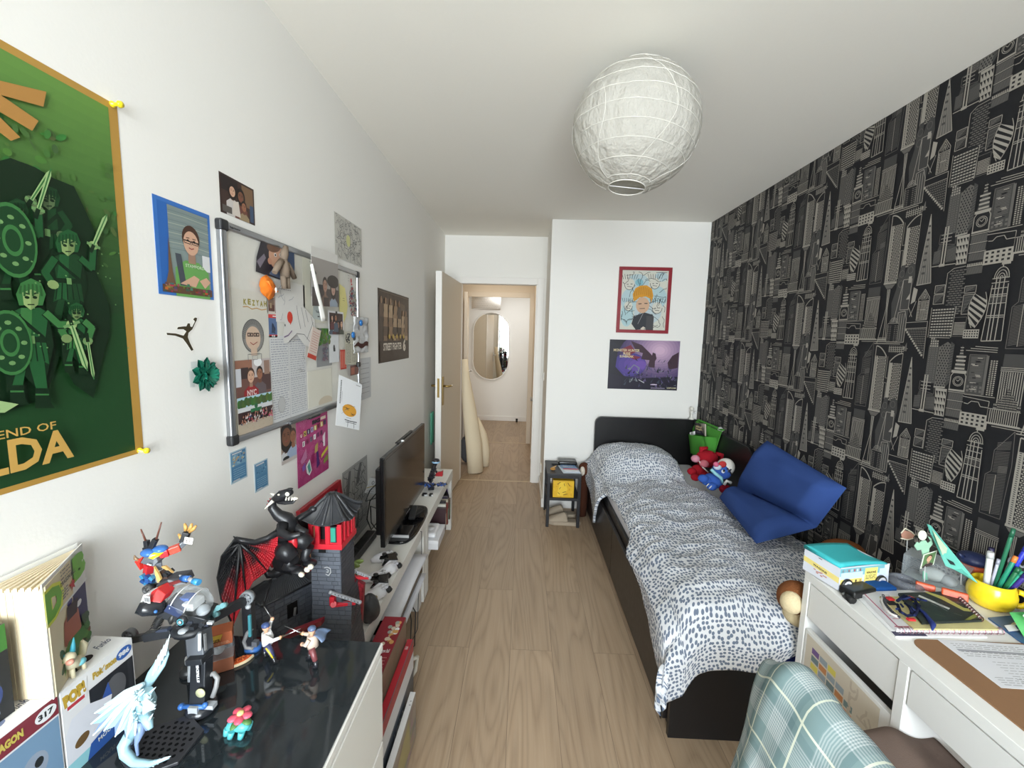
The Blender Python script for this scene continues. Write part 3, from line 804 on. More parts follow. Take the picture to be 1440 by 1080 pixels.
def warrior(px,py,s,c1,c2,sword,hair,face=C(128,150,98),flip=1):
    """an anonymous swordsman; (px, py) is the face centre, s the size"""
    f=lambda pts:A.q([(px+flip*x*s,py+y*s)for x,y in pts])
    A.pg(f([(-20,14),(-34,60),(-30,120),(-10,96),(16,122),(30,60),(22,16)]),DG[0])
    for q,(fx,fy)in((-1,(-17,128)),(1,(15,132))):
        A.pg(f([(q*4-8,74),(q*10+7,74),(fx+7,fy-14),(fx-7,fy-14)]),c1);A.pg(f([(fx-9,fy-18),(fx+9,fy-18),(fx+11,fy),(fx+16,fy+7),(fx-9,fy+7)]),DG[0]);A.ln(f([(fx-8,fy-10),(fx+8,fy-10)]),0.004,DG[3])
    A.pg(f([(-22,18),(-12,13),(12,13),(23,20),(19,50),(24,84),(12,78),(3,88),(-8,78),(-22,84),(-17,50)]),c1);A.pg(f([(-12,13),(2,14),(0,82),(-8,78),(-20,82),(-16,50)]),c2)
    for k in range(5):A.ln(f([(-15+7*k,56),(-18+9*k,80)]),0.003,DG[0],new=False)
    A.pg(f([(-18,48),(20,50),(20,57),(-18,55)]),DG[0]);A.rc(*(lambda a,b:(a[0],b[1],b[0],a[1]))(*f([(-2,48),(6,58)])),DG[4]);A.ln(f([(-20,20),(16,50)]),0.008,DG[0])
    for pts in([(-20,20),(-34,40),(-22,58)],[(20,20),(36,34),(sword[0][0],sword[0][1])]):
        A.ln(f(pts),0.022,DG[0]);A.ln(f(pts),0.016,c2);A.el(*f([pts[-1]])[0],0.018,0.011,face,10)
    (x0,y0),(x1,y1)=sword;dx,dy=x1-x0,y1-y0;L=math.hypot(dx,dy);nx,ny=-dy/L,dx/L
    A.pg(f([(x0+nx*3,y0+ny*3),(x0-nx*3,y0-ny*3),(x0+dx*.85-nx*4,y0+dy*.85-ny*4),(x1,y1),(x0+dx*.85+nx*4,y0+dy*.85+ny*4)]),DG[5]);A.ln(f([(x0,y0),(x1,y1)]),0.003,DG[3]);A.ln(f([(x0+nx*10,y0+ny*10),(x0-nx*10,y0-ny*10)]),0.007,DG[4]);A.ln(f([(x0,y0),(x0-dx*.2,y0-dy*.2)]),0.009,DG[0])
    A.pg(f([(-15,10),(-19,-4),(-13,-18),(0,-24),(13,-18),(19,-4),(15,10)]),hair);A.pg(f([(-11,-6),(-9,9),(0,16),(9,9),(11,-6),(0,-10)]),face);A.pg(f([(0,-9),(11,-6),(9,9),(0,16)]),tuple(c*.7 for c in face[:3])+(1,))
    for q in(-1,1):A.el(*f([(q*5,0)])[0],0.007,0.0035,DG[0],8);A.ln(f([(q*2,-4),(q*9,-6)]),0.003,DG[0])
    A.ln(f([(-4,9),(4,9)]),0.0025,DG[0])
    for k in range(6):A.ln(f([(-13+5*k,-17+abs(k-2.5)),(-14+5.5*k,-5+(k%2)*3)]),0.004,tuple(c*.6 for c in hair[:3])+(1,),new=False)
warrior(64,282,0.85,DG[0],DG[1],((30,0),(-4,-52)),DG[1],C(84,104,70),-1)
warrior(90,345,0.95,DG[1],DG[2],((38,0),(58,-46)),DG[2],C(134,158,100))
warrior(16,300,0.9,DG[1],DG[2],((34,-6),(54,-70)),DG[1],C(92,112,74),1)
warrior(100,440,0.62,DG[2],DG[3],((26,64),(40,150)),DG[2],C(110,134,84))
warrior(34,418,1.12,DG[2],DG[3],((52,34),(72,92)),DG[3],C(142,166,106))
for(cx,cy,rx,ry)in((4,482,32,46),(8,338,34,52)):
    (ux,uy),(vx,vy),(wx,wy)=A.q([(cx,cy),(cx+rx,cy),(cx,cy-ry)])
    for k,(sc_f,c)in enumerate(((1.0,DG[3]),(0.9,DG[1]),(0.82,DG[1]),(0.42,DG[3]),(0.3,DG[1]))):A.el(ux,uy,abs(vx-ux)*sc_f,abs(wy-uy)*sc_f,c,26)
    for k in range(8):A.el(ux+abs(vx-ux)*0.62*math.cos(k*PI/4),uy+abs(wy-uy)*0.62*math.sin(k*PI/4),0.009,0.005,DG[4],8,new=False)
A.pg(A.q([(-30,560),(16,568),(-4,580),(-30,580)]),DG[5])
for k in range(24):A.el(rr.uniform(0.6,x1),rr.uniform(0.3,0.6),0.003,0.002,DG[4],6,new=False)
GO=C(196,156,82)
e=A.q([(70,602),(0,620)]);A.tx('THE LEGEND OF',e[0][0],e[0][1],0.019,GO,w=0.34,align='r',bold=0.01)
e=A.q([(95,640),(0,660)]);A.tx('ZELDA',e[0][0],e[0][1],0.074,GO,w=0.41,align='r',bold=0.03)
A.el(A.q([(190,636)])[0][0],A.q([(190,636)])[0][1],0.012,0.006,C(220),10)
put(A,'poster','big green fantasy poster of hooded swordsmen with gold border and lettering','poster','print_gloss')
for i,(yy,zz,lb)in enumerate(((0.832,1.946,'yellow push pin in the top right corner of the green poster'),(0.832,1.264,'yellow push pin in the bottom right corner of the green poster'))):
    M_=Matrix.Rotation(PI/2,3,'Y');m=MB()
    m.lathe([(0.0,0),(0.006,0.0),(0.006,0.002),(0.0035,0.004),(0.0035,0.012),(0.0065,0.014),(0.0055,0.019),(0.0,0.02)],(LW+0.0015,yy,zz),C(238,214,40),14,M_)
    tag(m.build('push_pin','gloss'),lb,'pin','yellow push pins of the green poster')
A=wall_art(0.907,1.596,1.070,1.807,C(58,112,186))
A.rc(0.06,0.03,0.96,0.96,C(44,98,172));A.rc(0.22,0.10,0.95,0.95,C(128,142,140))
for k in range(14):A.ln([(0.22,0.5+k*0.033),(0.5,0.51+k*0.033),(0.95,0.49+k*0.034)],0.008,C(112+26*(k%3),126+22*(k%3),126+16*(k%3)))
A.rc(0.80,0.32,0.95,0.50,C(216));A.person(0.60,0.62,0.30,SK1,HBR,C(104,160,84))
A.ln([(0.47,0.625),(0.74,0.615)],0.008,C(26));
for q in(0.53,0.67):A.ln([(q-0.06,0.63),(q+0.06,0.625),(q+0.05,0.595),(q-0.05,0.60)],0.008,C(26),closed=True)
A.pg([(0.30,0.46),(0.40,0.46),(0.47,0.12),(0.36,0.12)],C(70,76,84))
A.tx('STAMFORD',0.47,0.335,0.035,C(196,214,180),w=0.36)
A.pg([(0.36,0.14),(0.62,0.25),(0.72,0.22),(0.64,0.12)],SK1);A.pg([(0.72,0.20),(0.86,0.25),(0.94,0.2),(0.82,0.12)],SK1)
A.rc(0.06,0.03,0.96,0.11,C(96,70,52));A.pg([(0.09,0.05),(0.30,0.05),(0.24,0.25),(0.20,0.62),(0.17,0.25)],C(110,84,62))
rr=random.Random(9)
for k in range(40):A.rc(*(lambda a,b:(a,b,a+rr.uniform(0.02,0.07),b+rr.uniform(0.01,0.03)))(rr.uniform(0.07,0.9),rr.uniform(0.03,0.12)),C(rr.randint(60,200),rr.randint(50,140),rr.randint(40,110)))
put(A,'photograph','photo of a smiling man with glasses and green shirt in a blue frame print','photo','print_gloss')
A=wall_art(1.112,1.828,1.252,1.930,C(58,42,38))
A.rc(0.04,0.05,0.96,0.95,C(64,44,38));A.rc(0.62,0.40,0.96,0.95,C(120,92,68));A.rc(0.04,0.6,0.5,0.95,C(40,30,30));A.rc(0.85,0.05,0.96,0.5,C(60,80,110))
A.person(0.34,0.66,0.30,SK1,HB,C(200,194,190),True);A.person(0.58,0.62,0.32,SK3,HB,C(110,66,56),True);A.person(0.66,0.38,0.26,SK2,HB,C(150,130,100))
A.pg([(0.3,0.05),(0.36,0.4),(0.5,0.45),(0.55,0.05)],C(210,200,190));A.rc(0.04,0.05,0.3,0.22,C(90,84,80))
put(A,'photograph','small dark family photo of three people above the whiteboard corner','photo','print_gloss')
wb=thing('whiteboard','white magnetic board with aluminium frame covered in papers','whiteboard',(LW,1.54,1.205))
BX=LW+0.010
MB().bb((LW,1.10,1.215),(BX,1.98,1.795),C(214,212,204)).build('board','gloss',wb)
AL=C(176,178,182)
for nm,lo,hi in(('frame_rail',(LW,1.088,1.215),(LW+0.018,1.108,1.795)),('frame_rail',(LW,1.972,1.215),(LW+0.018,1.992,1.795)),
                   ('frame_rail',(LW,1.10,1.206),(LW+0.018,1.98,1.226)),('frame_rail',(LW,1.10,1.784),(LW+0.018,1.98,1.804))):
    MB().bb(lo,hi,AL).build(nm,'metal',wb,bevel=0.005,seg=3)
for yy in(1.100,1.980):
    for zz in(1.218,1.792):
        MB().box((LW+0.010,yy,zz),(0.021,0.030,0.030),C(34,34,36)).build('corner_cap','plastic',wb,bevel=0.006,seg=3)['label']='dark grey plastic corner'
tr_=MB();tr_.bb((LW+0.018,1.36,1.206),(LW+0.026,1.72,1.214),C(120));tr_.build('pen_ledge','metal',wb)
A=Art((LW+0.0185,1.118,1.788),(0,0.045,0),(0,0,0.010),None);A.tx('legamaster',0.0,0.2,0.55,C(40),w=0.95);A.build('maker_mark','paper',wb)
def board_art(y0,z0,y1,z1,base,lay=0,thick=0.0004):
    return Art((BX+0.0008+0.0016*lay,y0,z0),(0,y1-y0,0),(0,0,z1-z0),base,thick)
A=board_art(1.121,1.431,1.282,1.634,C(206,203,193))
for k,ch in enumerate('KEZYAH'):A.tx(ch,0.30+k*0.115,0.80+0.008*(k%2),0.075,C(150,140,66),w=0.085,bold=0.05)
A.ln([(0.28,0.765),(0.40,0.775),(0.52,0.745),(0.66,0.765),(0.80,0.745),(0.95,0.765)],0.012,C(186,140,70))
A.el(0.52,0.36,0.30,0.24,C(140,138,134),26);A.el(0.52,0.33,0.21,0.17,C(206,180,158),24)
for k in range(26):
    a=PI*(0.0+k/25.0);A.ln([(0.52+0.22*math.cos(a),0.33+0.20*math.sin(a)),(0.52+0.30*math.cos(a+0.1),0.36+0.24*math.sin(a+0.1))],0.006,C(96))
A.ln([(0.52+0.30*math.cos(2*PI*k/24),0.36+0.24*math.sin(2*PI*k/24))for k in range(24)],0.01,C(90),closed=True)
for q in(0.43,0.60):A.ln([(q-0.07,0.40),(q+0.07,0.40),(q+0.07,0.36),(q-0.07,0.36)],0.012,C(60,40,44),closed=True);A.el(q,0.38,0.02,0.012,C(40),8)
A.ln([(0.42,0.27),(0.50,0.235),(0.62,0.275)],0.010,C(150,60,60));A.rc(0.43,0.08,0.60,0.18,C(206,180,158))
A.ln([(0.34,0.0),(0.34,0.10),(0.72,0.10),(0.72,0.0)],0.008,C(110));A.ln([(0.46,0.02),(0.60,0.02),(0.60,0.08),(0.46,0.08)],0.006,C(120),closed=True)
put(A,'child_drawing',"child's pencil portrait with glasses signed KEZYAH on the whiteboard",'drawing')
A=board_art(1.225,1.683,1.44,1.797,None,2)
A.clip=False
A.pg([(0.0,0.08),(0.03,0.45),(0.16,0.98),(0.98,0.99),(0.98,0.60),(0.70,0.0)],C(44,40,48));A.clip=True
A.pg([(0.55,0.4),(0.98,0.30),(0.98,0.95),(0.6,0.95)],C(46,72,112));A.pg([(0.30,0.10),(0.45,0.38),(0.75,0.30),(0.72,0.02)],C(92,106,132))
A.pg([(0.03,0.35),(0.2,0.6),(0.24,0.5),(0.10,0.2)],C(120,112,124))
A.el(0.50,0.62,0.19,0.36,C(196,152,126),24,-0.15);A.el(0.44,0.86,0.17,0.14,C(112,82,66),20,0.2);A.el(0.33,0.45,0.05,0.09,C(190,140,116),14)
for x,y in((0.47,0.66),(0.60,0.70)):A.el(x,y,0.032,0.05,C(230),12);A.el(x,y,0.018,0.035,C(24),10)
A.el(0.575,0.40,0.04,0.07,C(110,44,44),12);A.ln([(0.56,0.62),(0.60,0.52),(0.55,0.50)],0.02,C(150,104,84))
put(A,'photograph','close-up photo of an open-mouthed boy on the whiteboard','photo','print_gloss')
cp=thing('crumpled_hat','crumpled orange paper hat pinned below the boy photo','hat',(BX,1.275,1.62))
m=MB();m.sheet(lambda u,v:Vector((BX+0.005+0.016*math.sin(PI*u)*math.sin(PI*v)+0.004*noise.noise(Vector((u*7,v*7,1))),1.275+0.040*(2*u-1)*math.sqrt(max(0.02,1-(2*v-1)**2))+0.006*v,1.652+0.034*(2*v-1)-0.008*(u-0.5))),14,14,C(226,122,40))
m.build('crown','paper',cp)
m=MB();m.sheet(lambda u,v:Vector((BX+0.020+0.010*v*(1-u),1.245+0.066*u,1.668-0.03*u*(1-0.2*u)-0.014*v*math.sin(PI*u))),10,4,C(240,146,66));m.build('brim','paper',cp)
m=MB();m.ell((BX+0.022,1.292,1.646),(0.003,0.004,0.009),C(235));m.build('sticker','paper',cp)
kd=thing('cloth_doll','grey-brown knitted rag doll hanging from the top of the whiteboard','doll',(BX,1.42,1.62))
KB=C(122,108,94);X0=BX+0.022
def wp(px,py):p=onX(px,py,X0);return(X0,p.y,p.z)
MB().tube([wp(402,347),wp(400,357),wp(399,366)],[0.008,0.013,0.010],KB,10).build('head','cloth',kd)
MB().tube([wp(399,364),wp(400,376),wp(401,390)],[0.010,0.016,0.014],KB,10).build('body','cloth',kd)
for pts in(((396,367),(391,374),(386,383)),((403,371),(409,381),(414,391))):MB().tube([wp(*p)for p in pts],[0.010,0.010,0.008],KB,10).build('arm','cloth',kd)
for pts in(((398,388),(399,398),(400,406)),((404,388),(404,398),(405,406))):MB().tube([wp(*p)for p in pts],[0.009,0.009,0.008],KB,10).build('leg','cloth',kd)
A=board_art(1.278,1.575,1.325,1.628,C(206,196,186));A.rc(0.14,0.12,0.82,0.92,C(120,96,78));A.rc(0.14,0.12,0.82,0.5,C(86,48,40));A.rc(0.3,0.3,0.5,0.6,C(160,140,110));A.ln([(0.9,0.05),(0.9,0.95)],0.06,C(110,60,60))
put(A,'photograph','tiny brown instant photo above the red and blue ticket','photo','print_gloss')
A=board_art(1.282,1.500,1.326,1.572,C(196,56,54));A.rc(0.0,0.12,1,0.84,C(84,110,152));A.rc(0.5,0.90,0.92,0.95,C(225));rr=random.Random(2)
for k in range(22):A.pg([(0.5+rr.uniform(-0.25,0.25),0.14+rr.uniform(0,0.25)),(0.5+rr.uniform(-0.1,0.1),0.66-k*0.01),(0.5+rr.uniform(-0.2,0.3),0.2+rr.uniform(0,0.2))],C(30+k,42+k,66+k))
A.rc(0.3,0.03,0.45,0.09,C(230));A.rc(0.52,0.03,0.68,0.09,C(230))
put(A,'ticket','narrow red and blue ticket on the whiteboard','ticket','print_gloss')
A=board_art(1.32,1.55,1.50,1.685,C(212,210,206),1);A.scribble(0.05,0.05,0.95,0.9,8,C(150,152,160),0.012,3,0.6);A.lines(0.1,0.75,0.5,0.83,1,C(150),0.02);A.pg([(0.62,0.0),(0.98,0.32),(0.9,0.0)],C(104,98,124))
put(A,'sketch_sheet','sketched white paper with a purple corner behind the rag doll','paper')
A=board_art(1.345,1.462,1.565,1.612,None,3);A.clip=False
A.pg([(0.02,0.30),(0.10,0.70),(0.30,0.98),(0.62,0.99),(0.98,0.70),(0.99,0.2),(0.86,0.0),(0.62,0.06),(0.40,0.32),(0.18,0.16),(0.04,0.12)],C(214,212,208))
for pts in([(0.42,0.98),(0.46,0.7),(0.52,0.45)],[(0.56,0.95),(0.62,0.7),(0.66,0.5)],[(0.68,0.9),(0.76,0.62)],[(0.18,0.16),(0.40,0.34),(0.62,0.32),(0.86,0.08)],[(0.86,0.75),(0.97,0.4)],[(0.70,0.2),(0.92,0.62)]):A.ln(pts,0.012,C(70,68,76))
A.el(0.22,0.70,0.075,0.13,C(206,66,50),18);A.pg([(0.2,0.6),(0.26,0.6),(0.23,0.53)],C(206,66,50));A.ln([(0.05,0.26),(0.16,0.30),(0.26,0.40)],0.03,C(130,110,140));A.el(0.08,0.52,0.012,0.03,C(40),8)
put(A,'paper_dove','white paper cut-out with red balloon and drawn lines on the whiteboard','paper cut-out')
A=board_art(1.281,1.222,1.500,1.505,C(206,206,206),0);A.lines(0.04,0.04,0.46,0.97,34,C(150,154,164),0.009,4);A.lines(0.52,0.04,0.97,0.97,34,C(156,160,168),0.009,6)
A.rc(0.475,0,0.485,1,C(184));A.rc(0,0.478,1,0.484,C(186));A.scribble(0.5,0.55,0.95,0.95,4,C(130),0.006,8);A.el(0.25,0.2,0.1,0.1,C(186),16);A.ln([(0.25+0.1*math.cos(k),0.2+0.1*math.sin(k))for k in range(7)],0.005,C(140))
put(A,'letter','large sheet of lined handwriting with fold marks on the whiteboard','letter')
A=board_art(1.120,1.329,1.279,1.436,C(110,74,66),1);A.rc(0,0.55,0.45,1,C(150,104,84));A.rc(0.45,0.5,1,1,C(190,180,178));A.rc(0,0.3,0.14,0.78,C(206,208,214));A.rc(0.72,0.1,1,0.6,C(78,52,50));A.rc(0.14,0.5,0.34,0.8,C(60,44,44))
A.el(0.62,0.92,0.12,0.12,C(236),14);A.rc(0.8,0.55,0.97,0.95,C(150,120,104))
A.person(0.66,0.60,0.34,SK2,HB,C(96,84,88));A.person(0.40,0.56,0.38,SK1,HBR,C(150,34,40));A.tx('NYC',0.28,0.03,0.15,C(220,200,196),w=0.26,bold=0.03)
put(A,'photograph','photo of two teenagers, one in a red NYC jumper, on the whiteboard','photo','print_gloss')
A=board_art(1.119,1.225,1.278,1.331,C(186,172,152),2);A.rc(0,0.72,1,1,C(170,206,220));rr=random.Random(4)
for k in range(16):A.el(0.05+k*0.062,0.80+rr.uniform(0,0.08),0.06,0.12,C(50+rr.randint(0,40),84+rr.randint(0,30),44),10)
A.rc(0,0.60,1,0.72,C(206,208,210));A.rc(0,0.30,1,0.60,C(60,40,40));A.rc(0.34,0.54,0.66,0.64,C(40,110,70));A.el(0.5,0.70,0.05,0.07,C(40,96,64),14)
for k in range(90):
    x,y=rr.uniform(0.05,0.95),rr.uniform(0.30,0.56);c=rr.choice([C(200,60,90),C(40,56,110),C(210),C(30),C(180,120,100),C(226,120,150)])
    A.rc(x,y-0.05,x+0.025,y,c);A.el(x+0.012,y+0.015,0.010,0.018,SK1 if rr.random()<.6 else SK3,6)
for k in range(30):A.rc(*(lambda a,b:(a,b,a+0.04,b+0.006))(rr.uniform(0,0.95),rr.uniform(0.02,0.22)),C(160+rr.randint(0,40),150,132))
put(A,'photograph','outdoor group photo under green trees at the foot of the whiteboard','photo','print_gloss')
A=board_art(1.505,1.235,1.70,1.375,C(214,211,198),0);A.el(0.70,0.05,0.3,0.16,C(200,188,168),20);A.rc(0.985,0,1,1,C(196,192,180));A.rc(0,0.985,1,1,C(200,196,186))
put(A,'blank_sheet','blank cream sheet with a pale stain on the lower whiteboard','paper')
A=board_art(1.49,1.555,1.655,1.795,C(208,206,192),1);A.rc(0.34,0.40,0.66,0.78,C(66,40,42));A.person(0.5,0.60,0.10,SK1,HB,C(40,28,34));A.pg([(0.36,0.06),(0.44,0.30),(0.86,0.26),(0.9,0.04)],C(186,194,192));A.tx('Thank you',0.52,0.16,0.035,C(70),w=0.3);A.rc(0.6,0.09,0.7,0.11,C(90));A.lines(0.3,0.90,0.7,0.94,1,C(150),0.012)
put(A,'page','cream page with a small dark portrait picture on the whiteboard','page')
ca,cb_,cc=onX(437,345,LW+0.045),onX(475,359,LW+0.030),onX(474,437,LW+0.030)
A=Art(onX(439,430,LW+0.045),cb_-ca,ca-onX(439,430,LW+0.045),C(226,224,220),0.0005)
A.rc(0.0,0.0,1,0.83,C(158,152,148));A.rc(0,0.0,1,0.32,C(70,60,60));A.rc(0.12,0.30,0.4,0.38,C(36,38,44));A.el(0.10,0.56,0.06,0.035,C(46,44,48),12)
A.person(0.78,0.34,0.26,C(186,150,134),HB,C(146,162,180),True);A.el(0.78,0.47,0.24,0.12,HB,18);A.person(0.46,0.38,0.25,C(176,136,116),HB,C(116,92,80));A.rc(0.40,0.0,0.60,0.16,C(52,36,38))
put(A,'photograph','larger photo of two dark-haired young men curling off the whiteboard','photo','print_gloss')
m=MB();a0=onX(436,372,LW+0.05);b0=onX(452,452,LW+0.035);m.sheet(lambda u,v:Vector((LW+0.05-0.015*v+0.008*u,a0.y+(b0.y-a0.y)*v+0.004*u+0.022*u*v,a0.z+(b0.z-a0.z)*v+0.004*u)),3,10,C(230,228,222))
tag(m.build('paper_strip','paper',solid=0.0006),'white paper strip curling below the photo of two young men','paper')
A=board_art(1.665,1.512,1.805,1.607,C(222,222,224),5);A.rc(0.06,0.18,0.95,0.92,C(62,40,38))
for k,(x,y,s)in enumerate(((0.18,0.42,0.30),(0.40,0.42,0.32),(0.62,0.42,0.30),(0.84,0.46,0.30),(0.46,0.72,0.28),(0.22,0.70,0.22))):A.person(x,y,s,SK1 if k%2 else SK2,HB,(C(70,86,104),C(90,40,44),C(52,38,44),C(60,66,56))[k%4],k%2==0)
A.rc(0.44,0.90,0.56,1.0,C(40))
put(A,'instant_photo','white-bordered instant photo of a group of friends','photo','print_gloss')
A=board_art(1.775,1.56,1.86,1.73,None,3);A.clip=False;A.pg([(0.05,0.98),(0.70,0.90),(1.0,0.45),(0.75,0.16),(0.42,0.0),(0.0,0.30)],C(218,210,142));A.lines(0.4,0.55,0.65,0.66,2,C(110,104,70),0.012)
put(A,'yellow_note','pale yellow note paper curling at the right of the whiteboard','note')
A=board_art(1.845,1.56,1.975,1.802,C(212,210,202),0);rr=random.Random(12)
for k in range(150):
    a,r=rr.uniform(0,2*PI),math.sqrt(rr.random());A.el(0.60+0.30*r*math.cos(a),0.42+0.28*r*math.sin(a),0.035,0.02,rr.choice([C(150,160,140),C(170,60,66),C(70,110,130),C(190,186,170),C(110,120,110),C(150,84,96)]),8)
A.el(0.42,0.80,0.05,0.045,C(190,60,66),12);A.rc(0.40,0.72,0.50,0.75,C(190,60,66));A.scribble(0.1,0.84,0.9,0.97,5,C(90),0.008,2);A.lines(0.15,0.76,0.25,0.9,3,C(140),0.008)
put(A,'child_drawing','drawing of a round flower bouquet on the right edge of the whiteboard','drawing')
A=wall_art(1.772,1.838,2.064,2.020,C(196,194,186),0.003);A.scribble(0.03,0.03,0.97,0.97,130,C(110,110,108),0.010,21,1.3);A.el(0.46,0.50,0.08,0.14,C(206,206,150),16);A.rc(0.52,0.0,0.53,1,C(150))
put(A,'doodle_sheet','sheet covered in a line doodle above the right end of the whiteboard','drawing')
A=Art(onX(432,502,LW+0.022),onX(444,507,LW+0.022)-onX(432,502,LW+0.022),onX(440,459,LW+0.022)-onX(432,502,LW+0.022),C(214,198,188),0.0005)
A.rc(0,0,1,0.14,C(190,70,56));A.lines(0.15,0.2,0.9,0.9,9,C(190,120,110),0.02,7)
put(A,'ticket','long pink travel ticket with a red end hanging on the whiteboard','ticket')
A=board_art(1.575,1.385,1.70,1.535,C(134,136,138),1);rr=random.Random(6)
for k in range(60):A.el(rr.uniform(0,0.9),rr.uniform(0.6,1.0),0.09,0.05,C(40+rr.randint(0,60),80+rr.randint(0,60),40),7,rr.uniform(0,3))
for k in range(40):A.el(0.5+rr.uniform(-0.16,0.16),rr.uniform(0.15,0.62),0.05,0.03,C(90+rr.randint(0,40),86+rr.randint(0,20),110),7)
put(A,'photograph','photo of a lavender bush by green leaves on the whiteboard','photo','print_gloss')
A=board_art(1.675,1.395,1.765,1.515,C(214,216,218),2);A.el(0.5,0.5,0.10,0.12,C(90),10);A.rc(0.42,0.38,0.62,0.5,C(70))
put(A,'small_sheet','small white sheet with a tiny black drawing on the whiteboard','paper')
A=board_art(1.775,1.36,1.835,1.445,C(192,62,50),3)
for k in range(5):A.ln([(0.12+k*0.19,0.08),(0.10+k*0.19,0.92)],0.05,C(220,150,130))
put(A,'red_label','small red label with pale stripes beside the newspaper cutting','label')
A=board_art(1.815,1.37,1.965,1.53,None,4);A.clip=False;A.pg([(0.02,0.06),(0.05,0.95),(0.85,1.0),(0.98,0.5),(0.90,0.0)],C(196,192,174));A.clip=True
A.lines(0.08,0.08,0.46,0.62,13,C(120,116,106),0.018,3);A.lines(0.52,0.08,0.90,0.62,13,C(120,116,106),0.018,5);A.scribble(0.10,0.65,0.40,0.9,12,C(60),0.03,4);A.rc(0.6,0.72,0.82,0.86,C(90))
put(A,'newspaper_cutting','yellowed newspaper cutting under a round blue magnet','newspaper')
m=MB();m.sheet(lambda u,v:Vector((LW+0.012+0.012*noise.noise(Vector((u*6,v*8,3)))+0.006,1.905+0.185*u+0.01*v,1.425+0.17*v)),14,16,C(196,196,196))
ts=tag(m.build('tissue_paper','paper',solid=0.0006),'crumpled grey-white tissue paper at the right end of the whiteboard','paper')
m=MB();m.sheet(lambda u,v:Vector((LW+0.0215+0.004*noise.noise(Vector((u*6,v*8,9))),1.91+0.175*u,1.452+0.022*v+0.006*math.sin(u*9))),12,3,C(84,58,54));tag(m.build('ribbon','cloth'),'brown ribbon across the crumpled tissue paper','ribbon')
for(px,py,x,lb)in((497,471,LW+0.024,'round blue magnet on the newspaper cutting'),(508,454,LW+0.028,'round blue magnet on the crumpled tissue paper')):
    p=onX(px,py,x);m=MB();m.lathe([(0,0),(0.014,0),(0.015,0.003),(0.012,0.009),(0.0,0.0105)],(x-0.004,p.y,p.z),C(40,100,160),18,Matrix.Rotation(PI/2,3,'Y'));tag(m.build('magnet','gloss'),lb,'magnet','blue magnets')
A=wall_art(1.86,1.325,1.955,1.37,C(110,70,62),0.022);A.rc(0.1,0.1,0.5,0.8,C(160,90,70));put(A,'photograph','small reddish photo peeking above the white moon card','photo','print_gloss')
m=MB();m.box((LW+0.03,1.935,1.372),(0.012,0.03,0.022),C(30));tag(m.build('clip_magnet','plastic',bevel=0.003),'square black magnet clip above the white moon card','magnet')
A=wall_art(1.96,1.185,2.16,1.395,C(200,201,202),0.004);A.lines(0.12,0.1,0.9,0.92,7,C(140,140,146),0.014,11)
put(A,'handwritten_note','grey handwritten note on the wall behind the white moon card','note')
c0=onX(472,598,LW+0.05);c1=onX(505,605,LW+0.075);c3=onX(477,527,LW+0.05)
A=Art(c0,c1-c0,c3-c0,C(232,234,236),0.0006)
A.el(0.52,0.36,0.30,0.125,C(222,160,56),30);A.lines(0.22,0.38,0.42,0.42,1,C(60),0.008)
for(x,y,s)in((0.42,0.38,0.12),(0.66,0.29,0.13)):A.pg([(x-s,y-0.03),(x,y+0.012),(x+s,y+0.03),(x+0.02,y+0.0),(x-s*0.5,y-0.016)],C(50,48,50));A.ln([(x-s*0.6,y+0.03),(x,y),(x+s*0.4,y-0.02)],0.010,C(50,48,50))
A.ln([(0.4,0.47),(0.62,0.46),(0.74,0.47)],0.008,C(120,110,90));A.ln([(0.2,0.26),(0.42,0.38)],0.006,C(150))
A.ln([(0.34,0.155),(0.56,0.145),(0.86,0.15)],0.016,C(30));A.ln([(0.38,0.115),(0.84,0.11)],0.010,C(30));A.ln([(0.48,0.15),(0.47,0.02)],0.014,C(30));A.ln([(0.74,0.148),(0.75,0.02)],0.014,C(30))
A.tx('JAPON',0.5,0.195,0.012,C(90),w=0.22,align='c')
for k in range(14):A.rc(0.08,0.45+k*0.034,0.12,0.45+k*0.034+0.022,C(90),False);A.rc(0.16,0.5+k*0.015,0.175,0.508+k*0.015,C(150),False)
A.rc(0.72,0.93,0.92,0.94,C(110))
put(A,'greeting_card','tall white card with orange moon, birds and a black gate','card')
A=wall_art(2.288,1.352,2.905,1.768,C(56,44,36));rr=random.Random(8)
A.rc(0.02,0.02,0.98,0.98,C(64,50,40));A.pg([(0.2,0.9),(0.85,0.86),(0.9,0.5),(0.15,0.5)],C(96,78,62))
for k in range(26):
    x,y=0.08+(k%7)*0.135+rr.uniform(-0.02,0.02),0.42+(k//7)*0.13;s=0.14;c=rr.choice([C(130,104,80),C(90,70,56),C(150,120,90),C(70,58,50),C(176,150,120)])
    A.pg([(x-0.06,y-0.18),(x-0.055,y),(x+0.055,y),(x+0.06,y-0.18)],c);A.el(x,y+0.045,0.026,0.05,C(150,118,92),10);A.pg([(x-0.06,y-0.02),(x-0.09,y-0.15),(x-0.05,y-0.1)],C(46,36,30))
for k in range(5):A.el(0.30+0.12*k,0.36,0.03,0.035,C(190,160,70),10)
A.rc(0.03,0.03,0.97,0.30,C(58,46,38));A.tx('STREET FIGHTER',0.12,0.17,0.10,C(222,214,200),w=0.58,bold=0.03);A.tx('6',0.75,0.14,0.17,C(222,214,200),w=0.10,bold=0.05);A.ln([(0.03,0.97),(0.97,0.97)],0.01,C(110,96,80));A.rc(0.62,0,0.625,1,C(84,70,58))
put(A,'poster','dark brown fighting game poster with white lettering by the door','poster','print_gloss')
A=wall_art(0.915,1.462,1.015,1.556,None,0.0006);A.clip=False
